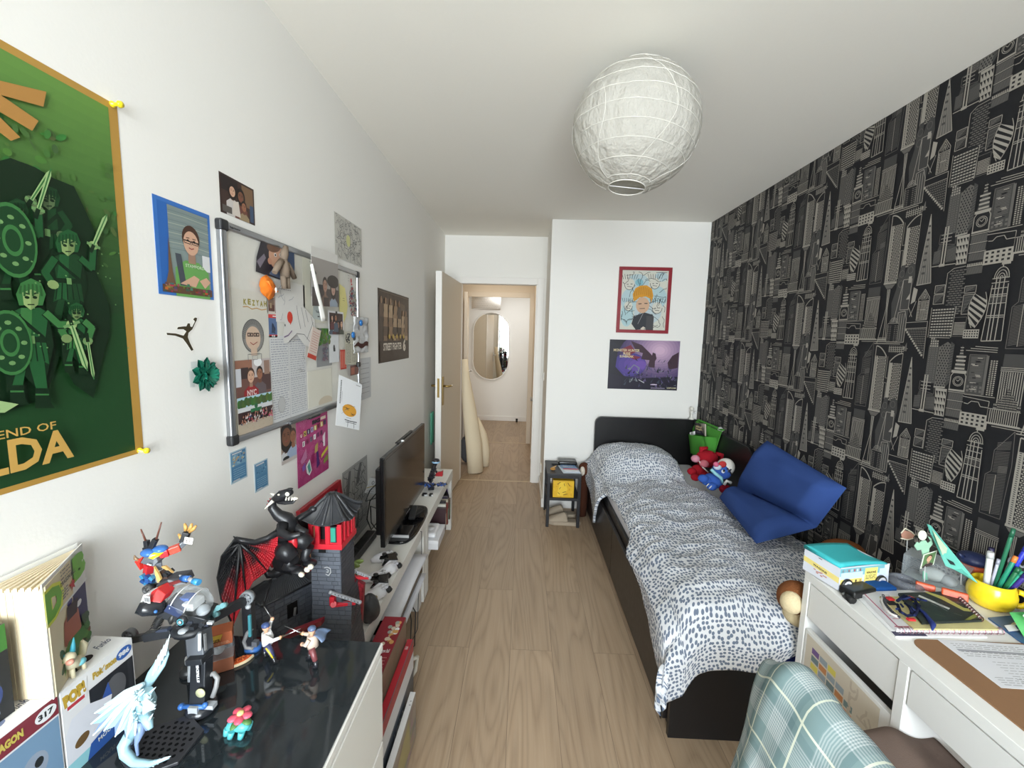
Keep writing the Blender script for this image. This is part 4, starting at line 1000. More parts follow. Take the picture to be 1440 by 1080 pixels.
J=[[(234,468),(247,469),(258,472),(262,466),(258,463),(249,463),(250,460),(258,459),(262,459),(264,454.5),(267,455),(267.5,459),(270,460),(274,452),(271.5,449),(274,446.5),(277,447),(276.5,450.5),(275,453),(270.5,463),(265,468),(264,474),(267,482),(272,492),(269,493.5),(263,484),(257,476),(246,472),(235,471)]]
for grow,col in((1.12,C(240,238,232)),(1.0,C(64,54,34))):
    cx=sum(p[0]for p in J[0])/len(J[0]);cy=sum(p[1]for p in J[0])/len(J[0])
    if grow>1:A.ln(A.q(J[0]),0.05,col,closed=True)
    A.pg(A.q(J[0]),col)
put(A,'sticker','dark gold leaping ball player sticker on the wall','sticker')
gb_=thing('gift_bow','shiny dark green star gift bow taped to the wall','bow',(LW,1.013,1.408))
for ring,(n,r0,r1,h)in enumerate(((9,0.010,0.045,0.010),(8,0.006,0.036,0.020),(6,0.003,0.024,0.030))):
    m=MB()
    for k in range(n):
        a=2*PI*k/n+ring*0.3;c_,s_=math.cos(a),math.sin(a);t=Vector((0,-s_,c_));d=Vector((0,c_,s_));o=Vector((LW+0.003,1.013,1.408));nx=Vector((1,0,0))
        w_=0.010
        pts=[o+d*r0-t*w_+nx*h*0.3,o+d*r0+t*w_+nx*h*0.3,o+d*(r1*0.75)+t*w_*1.05+nx*h,o+d*r1+nx*(h*0.9),o+d*(r1*0.75)-t*w_*1.05+nx*h]
        m.poly(pts,C(22,92,76));m.poly([pts[0]+nx*0.008,pts[3]+nx*0.003,pts[1]+nx*0.008],C(34,116,94))
        m.poly([pts[1],pts[2],pts[3],pts[1]+nx*0.008],C(16,74,62));m.poly([pts[0],pts[0]+nx*0.008,pts[3],pts[4]],C(40,128,104))
    m.build('ribbon_loops','gloss',gb_)
m=MB();m.quad((LW+0.001,0.975,1.38),(LW+0.001,0.99,1.38),(LW+0.001,0.99,1.42),(LW+0.001,0.975,1.42),C(230));m.quad((LW+0.001,0.982,1.425),(LW+0.001,1.01,1.425),(LW+0.001,1.01,1.442),(LW+0.001,0.982,1.442),C(230));m.build('tape','clear_plastic',gb_)
for(y0,z0,y1,z1,sd,lb)in((1.097,1.091,1.166,1.182,1,'blue collector card nearest the whiteboard corner'),(1.197,1.028,1.264,1.118,2,'plain blue collector card, the lower of the two')):
    A=wall_art(y0,z0,y1,z1,C(170,190,200));rr=random.Random(sd);A.rc(0.06,0.05,0.94,0.96,C(74,124,160));A.rc(0.1,0.52,0.9,0.88,C(110,150,174)if sd==1 else C(84,130,162))
    for k in range(26):A.el(rr.uniform(0.14,0.86),rr.uniform(0.55,0.85),0.06,0.03,rr.choice([C(190,196,180),C(60,100,140),C(140,176,196),C(170,150,120)])if sd==1 else rr.choice([C(60,104,140),C(110,156,184),C(96,140,170)]),8)
    A.rc(0.1,0.90,0.7,0.94,C(206));A.lines(0.14,0.12,0.86,0.46,5,C(150,184,204),0.02,sd);A.rc(0.1,0.06,0.5,0.09,C(190))
    put(A,'trading_card',lb,'card','print_gloss','blue collector cards on the wall')
A=wall_art(1.338,1.070,1.447,1.212,C(150,132,120),0.002);A.person(0.30,0.66,0.52,SK3,HB,C(206,206,208),True);A.person(0.66,0.60,0.34,SK2,HBR,C(160,176,200));A.el(0.24,0.12,0.18,0.05,C(40),12);A.rc(0.0,0.0,1,0.09,C(196,186,180));A.pg([(0.56,0.42),(0.72,0.46),(0.78,0.32),(0.6,0.3)],SK2)
put(A,'photograph','photo of a woman in a white top holding a baby, below the whiteboard','photo','print_gloss')
A=wall_art(1.432,0.953,1.668,1.196,C(176,62,120),0.003);rr=random.Random(14)
for k in range(34):
    cx,cy,r=rr.uniform(0.0,1),rr.uniform(0,1),rr.uniform(0.03,0.12)
    for j in range(3):A.ln([(cx+(r+0.035*j)*math.cos(a*0.5)*0.8,cy+(r+0.035*j)*0.7*math.sin(a*0.5+0.2*math.sin(a)))for a in range(0,9)],0.005,C(206,112,160),new=False)
A.k+=1
A.tx('BIG',0.46,0.88,0.06,C(40,34,44),w=0.26,bold=0.06);A.rc(0.74,0.9,0.92,0.95,C(226,206,190))
cols=[C(176,40,90),C(206,180,90),C(60,50,80),C(170,160,200),C(206,190,80),C(150,40,80),C(220,200,110),C(90,60,100)]
for k,ch in enumerate('UNIVERSE'):x=0.08+k*0.108;A.rc(x,0.74+0.008*k,x+0.085,0.82+0.008*k,cols[k]);A.tx(ch,x+0.04,0.755+0.008*k,0.05,C(240)if k%2==0 else C(60,40,50),align='c',bold=0.04)
for k,ch in enumerate('ENTIER'):x=0.14+k*0.115;A.rc(x,0.60+0.01*k,x+0.07,0.68+0.01*k,[C(226),C(150,40,90),C(120,110,130),C(236),C(140,50,110),C(120,40,90)][k]);A.tx(ch,x+0.035,0.615+0.01*k,0.05,C(90,40,70),align='c',bold=0.03)
for pts,c in(([(0.22,0.28),(0.34,0.36),(0.40,0.16),(0.32,0.10),(0.24,0.16)],C(226)),([(0.26,0.26),(0.33,0.32),(0.37,0.17),(0.31,0.13)],C(90,160,150)),([(0.40,0.40),(0.50,0.42),(0.48,0.26),(0.40,0.26)],C(150,30,90)),([(0.56,0.40),(0.62,0.42),(0.66,0.18),(0.56,0.14)],C(80,46,110)),([(0.06,0.40),(0.24,0.56),(0.26,0.40),(0.1,0.34)],C(190,120,160)),([(0.52,0.52),(0.62,0.56),(0.60,0.42),(0.5,0.40)],C(180,160,90)),([(0.78,0.62),(0.88,0.68),(0.86,0.44),(0.80,0.44)],C(226,214,220)),([(0.72,0.32),(0.96,0.42),(0.96,0.36),(0.72,0.26)],C(206,196,70)),([(0.80,0.22),(0.96,0.28),(0.95,0.18),(0.80,0.14)],C(140,150,70)),([(0.1,0.3),(0.2,0.34),(0.2,0.24),(0.12,0.22)],C(130,90,170))):A.pg(pts,c)
A.ln([(0.66,0.5),(0.72,0.56),(0.80,0.5)],0.012,C(60,30,80));A.ln([(0.64,0.3),(0.72,0.2),(0.8,0.24)],0.010,C(220,120,170));A.rc(0.30,0.99,0.66,1.0,C(30))
put(A,'poster','pink poster with swirl pattern and cut-out letters below the whiteboard','poster','print_gloss')
m=MB();m.bb((LW+0.004,1.515,1.193),(LW+0.014,1.59,1.204),C(30));tag(m.build('clip','plastic',bevel=0.002),'black clip holding the pink poster under the board','clip')
c0,c1,c3=(1.80,0.50),(2.13,0.50),(1.80,0.885)
A=wall_art(1.795,0.505,2.095,0.888,C(176,175,172),0.003);rr=random.Random(17)
for pts in([(0.08,0.55),(0.22,0.62),(0.32,0.95),(0.24,0.96),(0.14,0.75)],[(0.52,0.70),(0.62,0.72),(0.76,0.95),(0.68,0.97),(0.56,0.85)],[(0.50,0.12),(0.58,0.14),(0.64,0.40),(0.56,0.42)],[(0.12,0.12),(0.30,0.10),(0.26,0.32),(0.16,0.34)]):A.pg(pts,C(112,112,112))
A.scribble(0.05,0.05,0.95,0.95,60,C(90),0.008,5);A.ln([(0.05,0.48),(0.95,0.54)],0.006,C(80));A.ln([(0.42,0.5),(0.46,0.98)],0.006,C(80));A.ln([(0.48,0.05),(0.46,0.5)],0.006,C(80));A.ln([(0.03,0.03),(0.97,0.03),(0.97,0.97),(0.03,0.97)],0.008,C(150),closed=True)
for k in range(9):
    for j in range(7):A.ln([(0.60+k*0.04,0.06+j*0.035),(0.62+k*0.04,0.08+j*0.035),(0.64+k*0.04,0.06+j*0.035)],0.005,C(110),new=False)
put(A,'comic_page','grey ink comic page on the wall between castle and television','drawing')
LWH=C(228,226,220)
dz=0.785
dr_=thing('dresser','white chest of drawers with a shiny black glass top','dresser',(-0.56,0.514,0))
MB().bb((-0.798,0.114,0.0),(-0.336,0.134,0.762),LWH).bb((-0.798,0.894,0.0),(-0.336,0.914,0.762),LWH).bb((-0.798,0.134,0.02),(-0.79,0.894,0.762),LWH).bb((-0.798,0.134,0.02),(-0.345,0.894,0.035),LWH).build('body','lacquer',dr_)
MB().bb((-0.800,0.112,0.762),(-0.318,0.916,0.780),LWH).build('top_panel','lacquer',dr_,bevel=0.0015)
MB().bb((-0.796,0.116,0.7802),(-0.322,0.912,0.785),C(38,43,46)).build('glass_top','dark_glass',dr_,bevel=0.001)
for k,(a,b)in enumerate(((0.53,0.752),(0.285,0.522),(0.04,0.277))):
    MB().bb((-0.336,0.118,a),(-0.318,0.910,b),C(222,220,213)).build('drawer','lacquer',dr_,bevel=0.002)
def toy_box(name,label,y0,y1,z0,z1,x0,x1,num,title,tcol,band,dark,art):
    b=thing(name,label,'box',((x0+x1)/2,(y0+y1)/2,z0),group='figure boxes on the dresser')
    m=MB();m.bb((x0,y0,z0),(x1-0.001,y1,z1),C(232,230,228));m.build('carton','paper',b,bevel=0.001)
    w,h=y1-y0,z1-z0
    A=Art((x1,y0,z0),(0,w,0),(0,0,h),C(228,226,226),0.0009)
    A.rc(0.0,0.80,1,1,band)
    A.rc(0.34 if num=='986' else 0.04,0.10,0.99,0.78,dark)
    art(A)
    A.el(0.86,0.90,0.12,0.07,C(60,100,170)if num=='986' else C(236),20);A.tx(num,0.86,0.875,0.055,C(232)if num=='986' else C(40),w=0.17,align='c',bold=0.05)
    A.tx(title,0.40 if num=='986' else 0.28,0.865,0.075,tcol,w=0.34,bold=0.06)
    A.build('front_panel','print_gloss',b)
    T_=Art((x0,y0,z1+0.0003),(0,w,0),(-(x0-x1)*0,0,0.0001)if False else(0.0,0.0,0.0)if False else(x1-x0,0,0),C(230,229,228),0.0005)
    T_=Art((x1,y0,z1+0.0009),(0,w,0),(-(x1-x0),0,0),C(231,230,229),0.0008)
    T_.tx('Funko',0.74,0.42,0.20,C(96,100,120),w=0.20,italic=0.2)
    for(cx,cy,rx,ry)in((0.10,0.3,0.09,0.12),(0.32,0.36,0.10,0.13),(0.54,0.42,0.10,0.13)):T_.el(cx,cy,rx,ry,C(44,36,36)if num=='986' else C(120,130,160),18)
    T_.build('top_panel','paper',b)
    return b
def art1(A):
    A.rc(0.90,0.12,0.97,0.76,C(54,56,60));A.el(0.70,0.55,0.16,0.17,C(96,96,98),20);A.el(0.52,0.5,0.07,0.10,C(60),14)
    A.pg([(0.0,0.0),(0.0,0.46),(0.10,0.62),(0.30,0.64),(0.50,0.56),(0.60,0.70),(0.64,0.52),(0.58,0.34),(0.66,0.24),(0.52,0.0)],C(222,222,228))
    A.pg([(0.50,0.56),(0.60,0.70),(0.64,0.52)],C(60,90,160));A.el(0.20,0.30,0.10,0.055,C(110,84,50),18,0.4)
    A.rc(0.0,0.0,0.3,0.14,C(150,206,214));A.pg([(0.24,0.0),(0.30,0.16),(1.0,0.30),(1.0,0.0)],C(50,90,160));A.tx('MOUSTILLON',0.40,0.10,0.05,C(226),w=0.5,rot=0.08)
    A.pg([(0.0,0.84),(0.08,0.72),(0.30,0.74),(0.33,0.96),(0.04,0.97)],C(236));A.tx('POP!',0.03,0.80,0.12,C(196,160,60),w=0.28,bold=0.09,rot=0.10);A.rc(0.06,0.745,0.28,0.785,C(190,60,70))
toy_box('figure_box','white figure box numbered 986 beneath the standing manga',0.581,0.703,dz,0.94,-0.795,-0.722,'986','Pok\u00e9mon',C(196,164,70),C(232,231,230),C(44,46,50),art1)
def art2(A):
    A.rc(0.04,0.10,0.96,0.78,C(120,150,178));A.el(0.30,0.25,0.22,0.2,C(124,190,186),20,0.3);A.el(0.70,0.45,0.14,0.14,C(150,160,176),18);A.el(0.74,0.47,0.05,0.05,C(40),14);A.el(0.40,0.34,0.05,0.03,C(50,70,80),12)
    A.pg([(0.0,0.6),(0.02,0.78),(0.2,0.80),(0.2,0.62)],C(230));A.tx('POP!',0.0,0.66,0.10,C(186,70,80),w=0.2,bold=0.08)
toy_box('figure_box','figure box numbered 317 with a dark red band, nearest the camera',0.455,0.577,dz,0.94,-0.795,-0.722,'317','DRAGON',C(206,186,90),C(132,48,58),C(120,150,178),art2)
kb=thing('game_case','dark upright case with a round blue emblem at the left edge','case',(-0.772,0.505,0.9412))
MB().bb((-0.792,0.462,0.942),(-0.752,0.546,1.085),C(26,28,32)).build('case_body','gloss',kb,bevel=0.001)
A=Art((-0.7512,0.462,0.942),(0,0.084,0),(0,0,0.143),C(30,32,36),0.0006);A.rc(0,0.72,1,1,C(60,120,50));A.el(0.45,0.30,0.42,0.22,C(52,66,120),26);A.el(0.45,0.32,0.22,0.11,C(190,196,214),20);A.el(0.5,0.34,0.15,0.08,C(52,66,120),18);A.pg([(0.0,0.40),(0.3,0.62),(0.5,0.52),(0.1,0.36)],C(150,160,170));A.rc(0.1,0.08,0.8,0.11,C(120,130,160))
A.build('cover','print_gloss',kb)
mg=thing('manga_book','standing comic volume with green D B lettering on a white cover','book',(-0.765,0.60,0.9415))
P0=Vector((-0.786,0.690,0.942));P1=Vector((-0.7165,0.568,0.942));PH=Vector((0,0,0.19))
cn=(P1-P0).normalized();nn=Vector((-cn.y,cn.x,0));nn=nn if nn.x>0 else-nn
MB().prism([P0,P1,P1-nn*0.0014,P0-nn*0.0014],PH,C(226,226,222)).build('front_cover','paper',mg)
A=Art(P1+nn*0.0004,P0-P1,PH,C(224,224,222),0.0003)
A.rc(0.04,0.03,0.98,0.64,C(48,46,96));A.rc(0.04,0.03,0.98,0.30,C(58,96,52));rr=random.Random(31)
for k in range(16):A.el(rr.uniform(0.1,0.9),rr.uniform(0.4,0.62),0.07,0.03,rr.choice([C(70,60,120),C(230),C(60,54,104)]),10)
for k in range(24):A.el(rr.uniform(0.08,0.92),rr.uniform(0.06,0.38),0.09,0.035,rr.choice([C(64,120,56),C(90,140,60),C(50,80,50),C(120,80,50)]),9,rr.uniform(0,3))
A.pg([(0.30,0.30),(0.34,0.50),(0.52,0.56),(0.70,0.48),(0.74,0.28),(0.5,0.22)],C(170,96,76));A.pg([(0.40,0.48),(0.44,0.60),(0.72,0.58),(0.66,0.46)],C(46,30,36));A.pg([(0.20,0.2),(0.4,0.3),(0.8,0.26),(0.86,0.16),(0.4,0.14)],C(74,130,62))
A.rc(0.0,0.64,1.0,0.66,C(228));A.tx('D',-0.03,0.66,0.25,C(210,220,70),w=0.44,bold=0.11);A.tx('D',0.0,0.675,0.22,C(108,176,50),w=0.36,bold=0.08);A.tx('B',0.66,0.755,0.20,C(108,176,50),w=0.34,bold=0.08)
A.tx('DRAGON BALL',0.34,0.83,0.035,C(50),w=0.38,bold=0.03);A.lines(0.36,0.87,0.60,0.97,3,C(110),0.01);A.lines(0.36,0.70,0.52,0.80,4,C(120),0.012,4)
st5=[(0.62+(0.085 if k%2==0 else 0.035)*math.sin(k*PI/5),0.745+(0.062 if k%2==0 else 0.026)*math.cos(k*PI/5))for k in range(10)];A.pg(st5,C(180,44,50))
A.build('cover_print','print_gloss',mg)
pg_=MB()
for k in range(26):
    t=k/25.0;e=P1*(1-t)+Vector((-0.794,0.556,0.942))*t;e=e-cn*0.004+Vector((0.0,0.0006*math.sin(k*2.1),0));s_=P0+Vector((-0.003*t,-0.002,0))
    q=[s_,e];nrm=Vector((-(e-s_).y,(e-s_).x,0)).normalized()*0.0022
    pg_.prism([s_+nrm*0.2,e+nrm,e-nrm,s_-nrm*0.2],Vector((0,0,0.184-0.003*(k%3))),C(222,208-k%2,178))
pg_.build('pages','paper',mg)
e=Vector((-0.7975,0.555,0.942));MB().prism([P0+Vector((-0.009,0,0)),e,e+Vector((-0.0014,0,0)),P0+Vector((-0.0104,0.001,0))],PH,C(226,226,222)).build('back_cover','paper',mg)
CR=C(222,212,180);TL=C(70,170,190)
ht=thing('horned_toy','tiny cream toy beast with two turquoise horns on the figure box','toy',(-0.735,0.618,0.9415))
c=Vector((-0.735,0.618,0.942));m=MB()
m.tube([c+Vector((-0.004,0.012,0.018)),c+Vector((0,0.0,0.019)),c+Vector((0.002,-0.008,0.024)),c+Vector((0.003,-0.011,0.036))],[0.006,0.009,0.009,0.006],CR,10);m.ell(c+Vector((0.004,-0.012,0.038)),(0.009,0.009,0.009),CR)
m.ell(c+Vector((0.011,-0.017,0.035)),(0.006,0.005,0.005),C(214,150,130))
for(dx,dy)in((0.004,-0.009),(-0.004,-0.006),(0.002,0.010),(-0.007,0.010)):m.tube([c+Vector((dx,dy,0.016)),c+Vector((dx+0.001,dy,0))],[0.0035,0.003],CR,7)
m.tube([c+Vector((-0.004,0.014,0.02)),c+Vector((-0.008,0.022,0.034)),c+Vector((-0.006,0.018,0.044))],[0.005,0.006,0.002],CR,8)
m.build('body','plastic',ht)
for q in(-1,1):MB().tube([c+Vector((0.002+0.002*q,-0.012+0.006*q,0.044)),c+Vector((0.001+0.004*q,-0.014+0.009*q,0.054)),c+Vector((0.002+0.004*q,-0.012+0.008*q,0.068))],[0.004,0.003,0.0006],TL,8).build('horn','plastic',ht)
MB().ell(c+Vector((0.006,0.004,0.018)),(0.005,0.007,0.006),C(120,190,200)).build('chest_tuft','plastic',ht)
bp_=thing('display_base','black hexagonal base plate pierced with small holes','base',(-0.615,0.640,dz+0.0005))
hx=[(-0.615+0.058*math.cos(PI/6+k*PI/3),0.640+0.058*math.sin(PI/6+k*PI/3))for k in range(6)]
MB().prism([(x,y,dz+0.0005)for x,y in hx],(0,0,0.006),C(46,46,50)).build('plate','plastic',bp_,bevel=0.001)
hl=MB()
for i in range(-4,5):
    for j in range(-4,5):
        x,y=i*0.0115+(0.0057 if j%2 else 0),j*0.010
        if math.hypot(x,y)<0.045:hl.poly([(-0.615+x+0.0032*math.cos(k*PI/5),0.640+y+0.0032*math.sin(k*PI/5),dz+0.0067)for k in range(10)],C(8,8,10))
hl.build('holes','matte',bp_)
IC=C(150,186,198);IC2=C(120,140,176);ic=thing('ice_dragon','pale blue spiny dragon figure with feathered wings','dragon figure',(-0.632,0.625,dz+0.0065))
def I(px,py,y=0.62):return onY(px,py,y)
m=MB();m.tube([I(208,970),I(207,985),I(203,1000),I(195,1018),I(186,1034)],[0.007,0.013,0.015,0.011,0.008],IC,12);m.build('body','plastic',ic)
m=MB();m.tube([I(204,1004,0.61),I(208,1014,0.60),I(212,1025,0.595)],[0.009,0.007,0.0035],IC,10);m.tube([I(205,1016,0.60),I(207,1027,0.597)],[0.005,0.002],IC2,8)
for k in range(6):p=I(203+3*k,1003-2*k,0.60);m.tube([p,p+Vector((0.004-0.003*k,-0.004,0.018))],[0.003,0.0004],C(222,236,240),6)
m.build('head','plastic',ic)
m=MB();m.tube([I(184,1032),I(174,1048,0.615),I(176,1060,0.61),I(190,1073,0.605),I(212,1074,0.60),I(238,1066,0.60)],[0.010,0.009,0.0085,0.007,0.005,0.001],IC,10)
for k in range(5):p=I(205+6*k,1074-1.5*k,0.60);m.tube([p,p+Vector((0.014,0.0,0.003*k-0.005))],[0.003,0.0004],C(216,232,238),5)
m.build('tail','plastic',ic)
m=MB();m.tube([I(199,1014,0.61),I(197,1030,0.605),I(192,1046,0.603),I(194,1062,0.60)],[0.008,0.007,0.003,0.002],IC2,8);m.build('leg','plastic',ic)
m=MB();m.tube([I(188,1022,0.64),I(186,1034,0.64),I(185,1052,0.645)],[0.007,0.005,0.002],IC2,8);m.build('leg','plastic',ic)
def wing(root,mid,tips,lean,nm):
    m=MB();pts=[root]+tips
    for a,b in zip(tips,tips[1:]):
        g=(a+b)/2*0.35+root*0.65 if False else(a*0.42+b*0.42+root*0.16)
        m.poly([root,a,g],IC);m.poly([root,g,b],IC2)
        m.tube([root,(root+a)/2+lean,a],[0.003,0.0028,0.0006],C(214,230,234),6)
    m.tube([root,(root+tips[-1])/2+lean,tips[-1]],[0.003,0.0028,0.0006],C(214,230,234),6)
    return m.build(nm,'plastic',ic,solid=0.0012)
wing(I(196,970,0.63),None,[I(147,991,0.60),I(133,1003,0.585),I(128,1018,0.575),I(131,1034,0.575),I(146,1028,0.58),I(162,1036,0.585),I(178,1038,0.59),I(190,1034,0.595)],Vector((0,0,0.004)),'wing')
wing(I(201,962,0.63),None,[I(150,990,0.605),I(170,988,0.61),I(188,984,0.62),I(187,978,0.63)],Vector((0,0,0.004)),'wing_cover')
m=MB();m.tube([I(199,986,0.63),I(205,968,0.635),I(214,950,0.64),I(226,932,0.645),I(234,918,0.65),I(236,907,0.65)],[(0.006,0.003),(0.007,0.003),(0.010,0.0025),(0.010,0.002),(0.006,0.0015),0.0005],IC,10,flat=(1,0,0))
for k in range(6):p=I(212+4*k,956-7*k,0.64);m.tube([p,p+Vector((0.006,0.006,0.034))],[0.003,0.0004],C(216,232,238),5)
m.build('wing','plastic',ic)
m=MB();rr=random.Random(8)
for k in range(70):p=I(192+rr.uniform(-6,20),972+rr.uniform(0,44),0.605+rr.uniform(-0.008,0.02));m.tube([p,p+Vector((rr.uniform(-0.004,0.012),rr.uniform(-0.008,0.004),rr.uniform(0.004,0.013)))],[0.0028,0.0004],C(206,228,232),5)
m.build('spines','plastic',ic)
BK,GY,LG,BL=C(38,40,44),C(96,100,106),C(168,172,176),C(60,110,180);TQ=C(70,140,150)
mw=thing('robot_walker','three-legged black construction-toy robot with clear canopy','toy robot',(-0.605,0.76,dz+0.0005))
def K(px,py,y):return onY(px,py,y)
f=K(284,996,0.715);f.z=dz+0.0005
m=MB();m.lathe([(0.0,0),(0.027,0),(0.028,0.004),(0.026,0.010),(0.018,0.018),(0,0.018)],f,BK,22);m.build('foot','gloss',mw)
m=MB();m.box(f+Vector((0,-0.020,0.016)),(0.018,0.005,0.016),LG);m.box(f+Vector((0.022,-0.008,0.018)),(0.022,0.012,0.008),LG)
m.tube([f+Vector((-0.030,-0.012,0.016)),f+Vector((0.02,-0.016,0.022))],0.004,BL,8);m.ell(f+Vector((-0.030,-0.012,0.016)),0.006,BL);m.ell(f+Vector((0.02,-0.016,0.026)),0.005,BL);m.build('foot_trim','plastic',mw)
m=MB();m.beam(f+Vector((0,-0.002,0.014)),K(284,925,0.722),0.030,0.022,BK,(0,-1,0));m.build('leg','plastic',mw,bevel=0.002)
A=Art(K(282,962,0.706),Vector((0,0,0.050)),Vector((-0.0085,0,0)),C(44,46,52),0.0006);A.tx('STRIDER',0.06,0.22,0.55,C(220),w=0.86,bold=0.05);A.build('leg_label','plastic',mw)
m=MB();m.lathe([(0,0),(0.009,0),(0.009,0.002),(0,0.002)],K(282.5,974,0.702),C(190,190,150),16,Matrix.Rotation(PI/2,3,'X'));m.beam(K(275,962,0.708),K(276,940,0.712),0.002,0.002,BL);m.build('leg_badge','plastic',mw)
m=MB();m.cyl(K(269,957,0.715),K(269,930,0.722),0.006,LG,12);m.cyl(K(267,932,0.722),K(267,924,0.722),0.008,C(190),12);m.build('side_cylinder','plastic',mw)
m=MB();m.beam(K(283,927,0.722),K(279,886,0.735),0.034,0.026,GY,(0,-1,0));m.beam(K(281,915,0.708),K(281,890,0.715),0.006,0.006,LG);m.beam(K(290,915,0.71),K(288,890,0.72),0.006,0.006,C(60));m.beam(K(269,925,0.715),K(292,923,0.715),0.03,0.012,BK);m.build('leg_upper','plastic',mw,bevel=0.0015)
m=MB();m.tube([K(291,950,0.725),K(301,947,0.725),K(306,954,0.722),K(304,966,0.718),K(299,980,0.712)],0.0045,C(130),10);m.build('hose','plastic',mw)
m=MB();m.lathe([(0,0),(0.034,0),(0.036,0.008),(0.03,0.014),(0,0.014)],K(272,883,0.745),BK,20);m.beam(K(252,886,0.73),K(292,872,0.745),0.02,0.012,GY);m.ell(K(258,888,0.72),(0.010,0.008,0.006),LG);m.build('hip_plate','plastic',mw)
rr=random.Random(3);m=MB()
for k in range(26):p=K(250+rr.uniform(0,46),878+rr.uniform(-8,10)-0.0,0.715+rr.uniform(0,0.05));m.box(p,(rr.uniform(0.006,0.014),rr.uniform(0.006,0.012),rr.uniform(0.004,0.009)),rr.choice([BK,GY,BK,LG,C(54,58,70)]))
m.build('hip_bricks','plastic',mw,bevel=0.0007)
m=MB();m.beam(K(234,850,0.74),K(296,866,0.755),0.05,0.020,BK);m.beam(K(240,848,0.73),K(262,858,0.735),0.03,0.016,C(40,52,84));m.box(K(272,848,0.745),(0.022,0.03,0.014),C(210));m.box(K(264,842,0.75),(0.02,0.02,0.014),C(50,84,150));m.ell(K(286,858,0.745),(0.012,0.012,0.010),LG);m.build('cockpit','plastic',mw,bevel=0.001)
m=MB();cM=Matrix.Rotation(0.25,3,'Y');m.ell(K(268,845,0.748),(0.042,0.030,0.024),C(190,198,206),cM,24,14);m.build('canopy','clear_plastic',mw)
m=MB();c0=K(268,845,0.748)
for s_ in(-0.016,0.012):
    m.tube([c0+cM@Vector((s_+0.0,0.031*math.cos(t),0.025*math.sin(t))if abs(s_)<1 else(0,0,0))for t in[k*PI/10 for k in range(11)]],0.0012,C(214),6)
m.build('canopy_rib','gloss',mw)
m=MB();m.prism([K(218,833,0.73),K(236,826,0.745),K(262,821,0.76),K(258,812,0.765),K(236,815,0.75),K(220,823,0.735)],(0.0,0.022,0.004),C(62,62,66));m.prism([K(240,824,0.735),K(256,818,0.75),K(252,815,0.75),K(238,819,0.735)],(0,-0.002,0),C(120,46,46));m.build('tail_fin','plastic',mw,bevel=0.001)
m=MB();m.prism([K(209,846,0.71),K(226,848,0.715),K(233,836,0.725),K(222,828,0.725),K(209,834,0.712)],(0.0,0.022,0.0),C(190,44,46));m.build('red_panel','gloss',mw,bevel=0.001)
m=MB();m.prism([K(197,848,0.712),K(210,850,0.71),K(209,834,0.71),K(201,837,0.712)],(0.0,0.02,0.0),C(222));m.build('white_panel','gloss',mw,bevel=0.001)
A=Art(K(203,848,0.706),Vector((0.012,-0.001,0)),Vector((0,0,0.014)),C(206),0.0008)
for k in range(4):A.rc(0.1+k*0.22,0.2,0.24+k*0.22,0.8,C(50),False)
A.build('grille_sticker','plastic',mw)
m=MB();m.tube([K(193,855,0.70),K(203,856,0.705),K(224,854,0.72),K(230,853,0.725)],[0.009,0.013,0.014,0.012],BK,16);m.ell(K(219,860,0.703),0.003,BL);m.build('booster','gloss',mw)
m=MB();m.cyl(K(256,813,0.765),K(266,814,0.76),0.006,BL,12);m.cyl(K(266,814,0.76),K(272,817,0.758),0.0045,C(150),12);m.cyl(K(272,817,0.758),K(280,819,0.755),0.006,C(60,140,190),12);m.cyl(K(250,810,0.768),K(256,812,0.766),0.004,LG,10);m.build('nozzle','gloss',mw)
m=MB();m.tube([K(240,858,0.73),K(232,862,0.725),K(224,871,0.72),K(218,883,0.715)],[0.006,0.007,0.007,0.005],C(44),10)
for k in range(10):t=k/9.0;m.lathe([(0.0085,-0.001),(0.0085,0.001)],K(238-20*t,859+23*t*t+2*t,0.729-0.013*t),C(30),10)
m.build('exhaust_pipe','plastic',mw)
m=MB();m.tube([K(245,862,0.725),K(241,872,0.722),K(240,878,0.72)],[0.005,0.006,0.002],C(40),8);m.build('claw','plastic',mw)
m=MB();w_=K(257,872,0.705);Rx=Matrix.Rotation(PI/2,3,'X');m.lathe([(0.0,-0.004),(0.0085,-0.004),(0.0095,0),(0.0085,0.006),(0,0.006)],w_,BK,18,Rx);m.lathe([(0.0065,0.0062),(0.0045,0.0066),(0.0045,0.0062)],w_,TQ,16,Rx);m.lathe([(0.003,0.0068),(0,0.0068)],w_,LG,12,Rx);m.build('wheel','gloss',mw)
m=MB()
for k,(px,py)in enumerate(((294,862),(300,858),(306,855),(294,868),(301,865),(312,852))):m.cyl(K(px,py,0.765),K(px+6,py-2,0.775),0.0052,C(110,156,160),10)
m.build('teal_drums','plastic',mw)
m=MB();m.beam(K(244,888,0.725),K(205,895,0.735),0.014,0.016,BK);m.beam(K(206,895,0.735),K(186,899,0.745),0.012,0.012,C(52));m.beam(K(238,884,0.72),K(222,886,0.725),0.01,0.006,C(50,56,70));m.build('leg','plastic',mw,bevel=0.001)
def disc(p,r,t,col,col2):
    m=MB();m.lathe([(0,-t),(r,-t),(r,t),(r*0.8,t),(r*0.8,t*0.6),(r*0.35,t*0.6),(r*0.35,t),(0,t)],p,col,26,Rx)
    for k in range(6):a=k*PI/3;m.lathe([(r*0.12,t*0.62),(0,t*0.62)],p+Vector((r*0.57*math.cos(a),-0.0,r*0.57*math.sin(a))),col2,8,Rx)
    return m
disc(K(183,893,0.745),0.013,0.005,C(110,112,116),C(50)).build('pulley','plastic',mw)
m=MB();m.beam(K(296,870,0.77),K(344,845,0.86),0.014,0.018,BK);m.build('leg','plastic',mw,bevel=0.001)
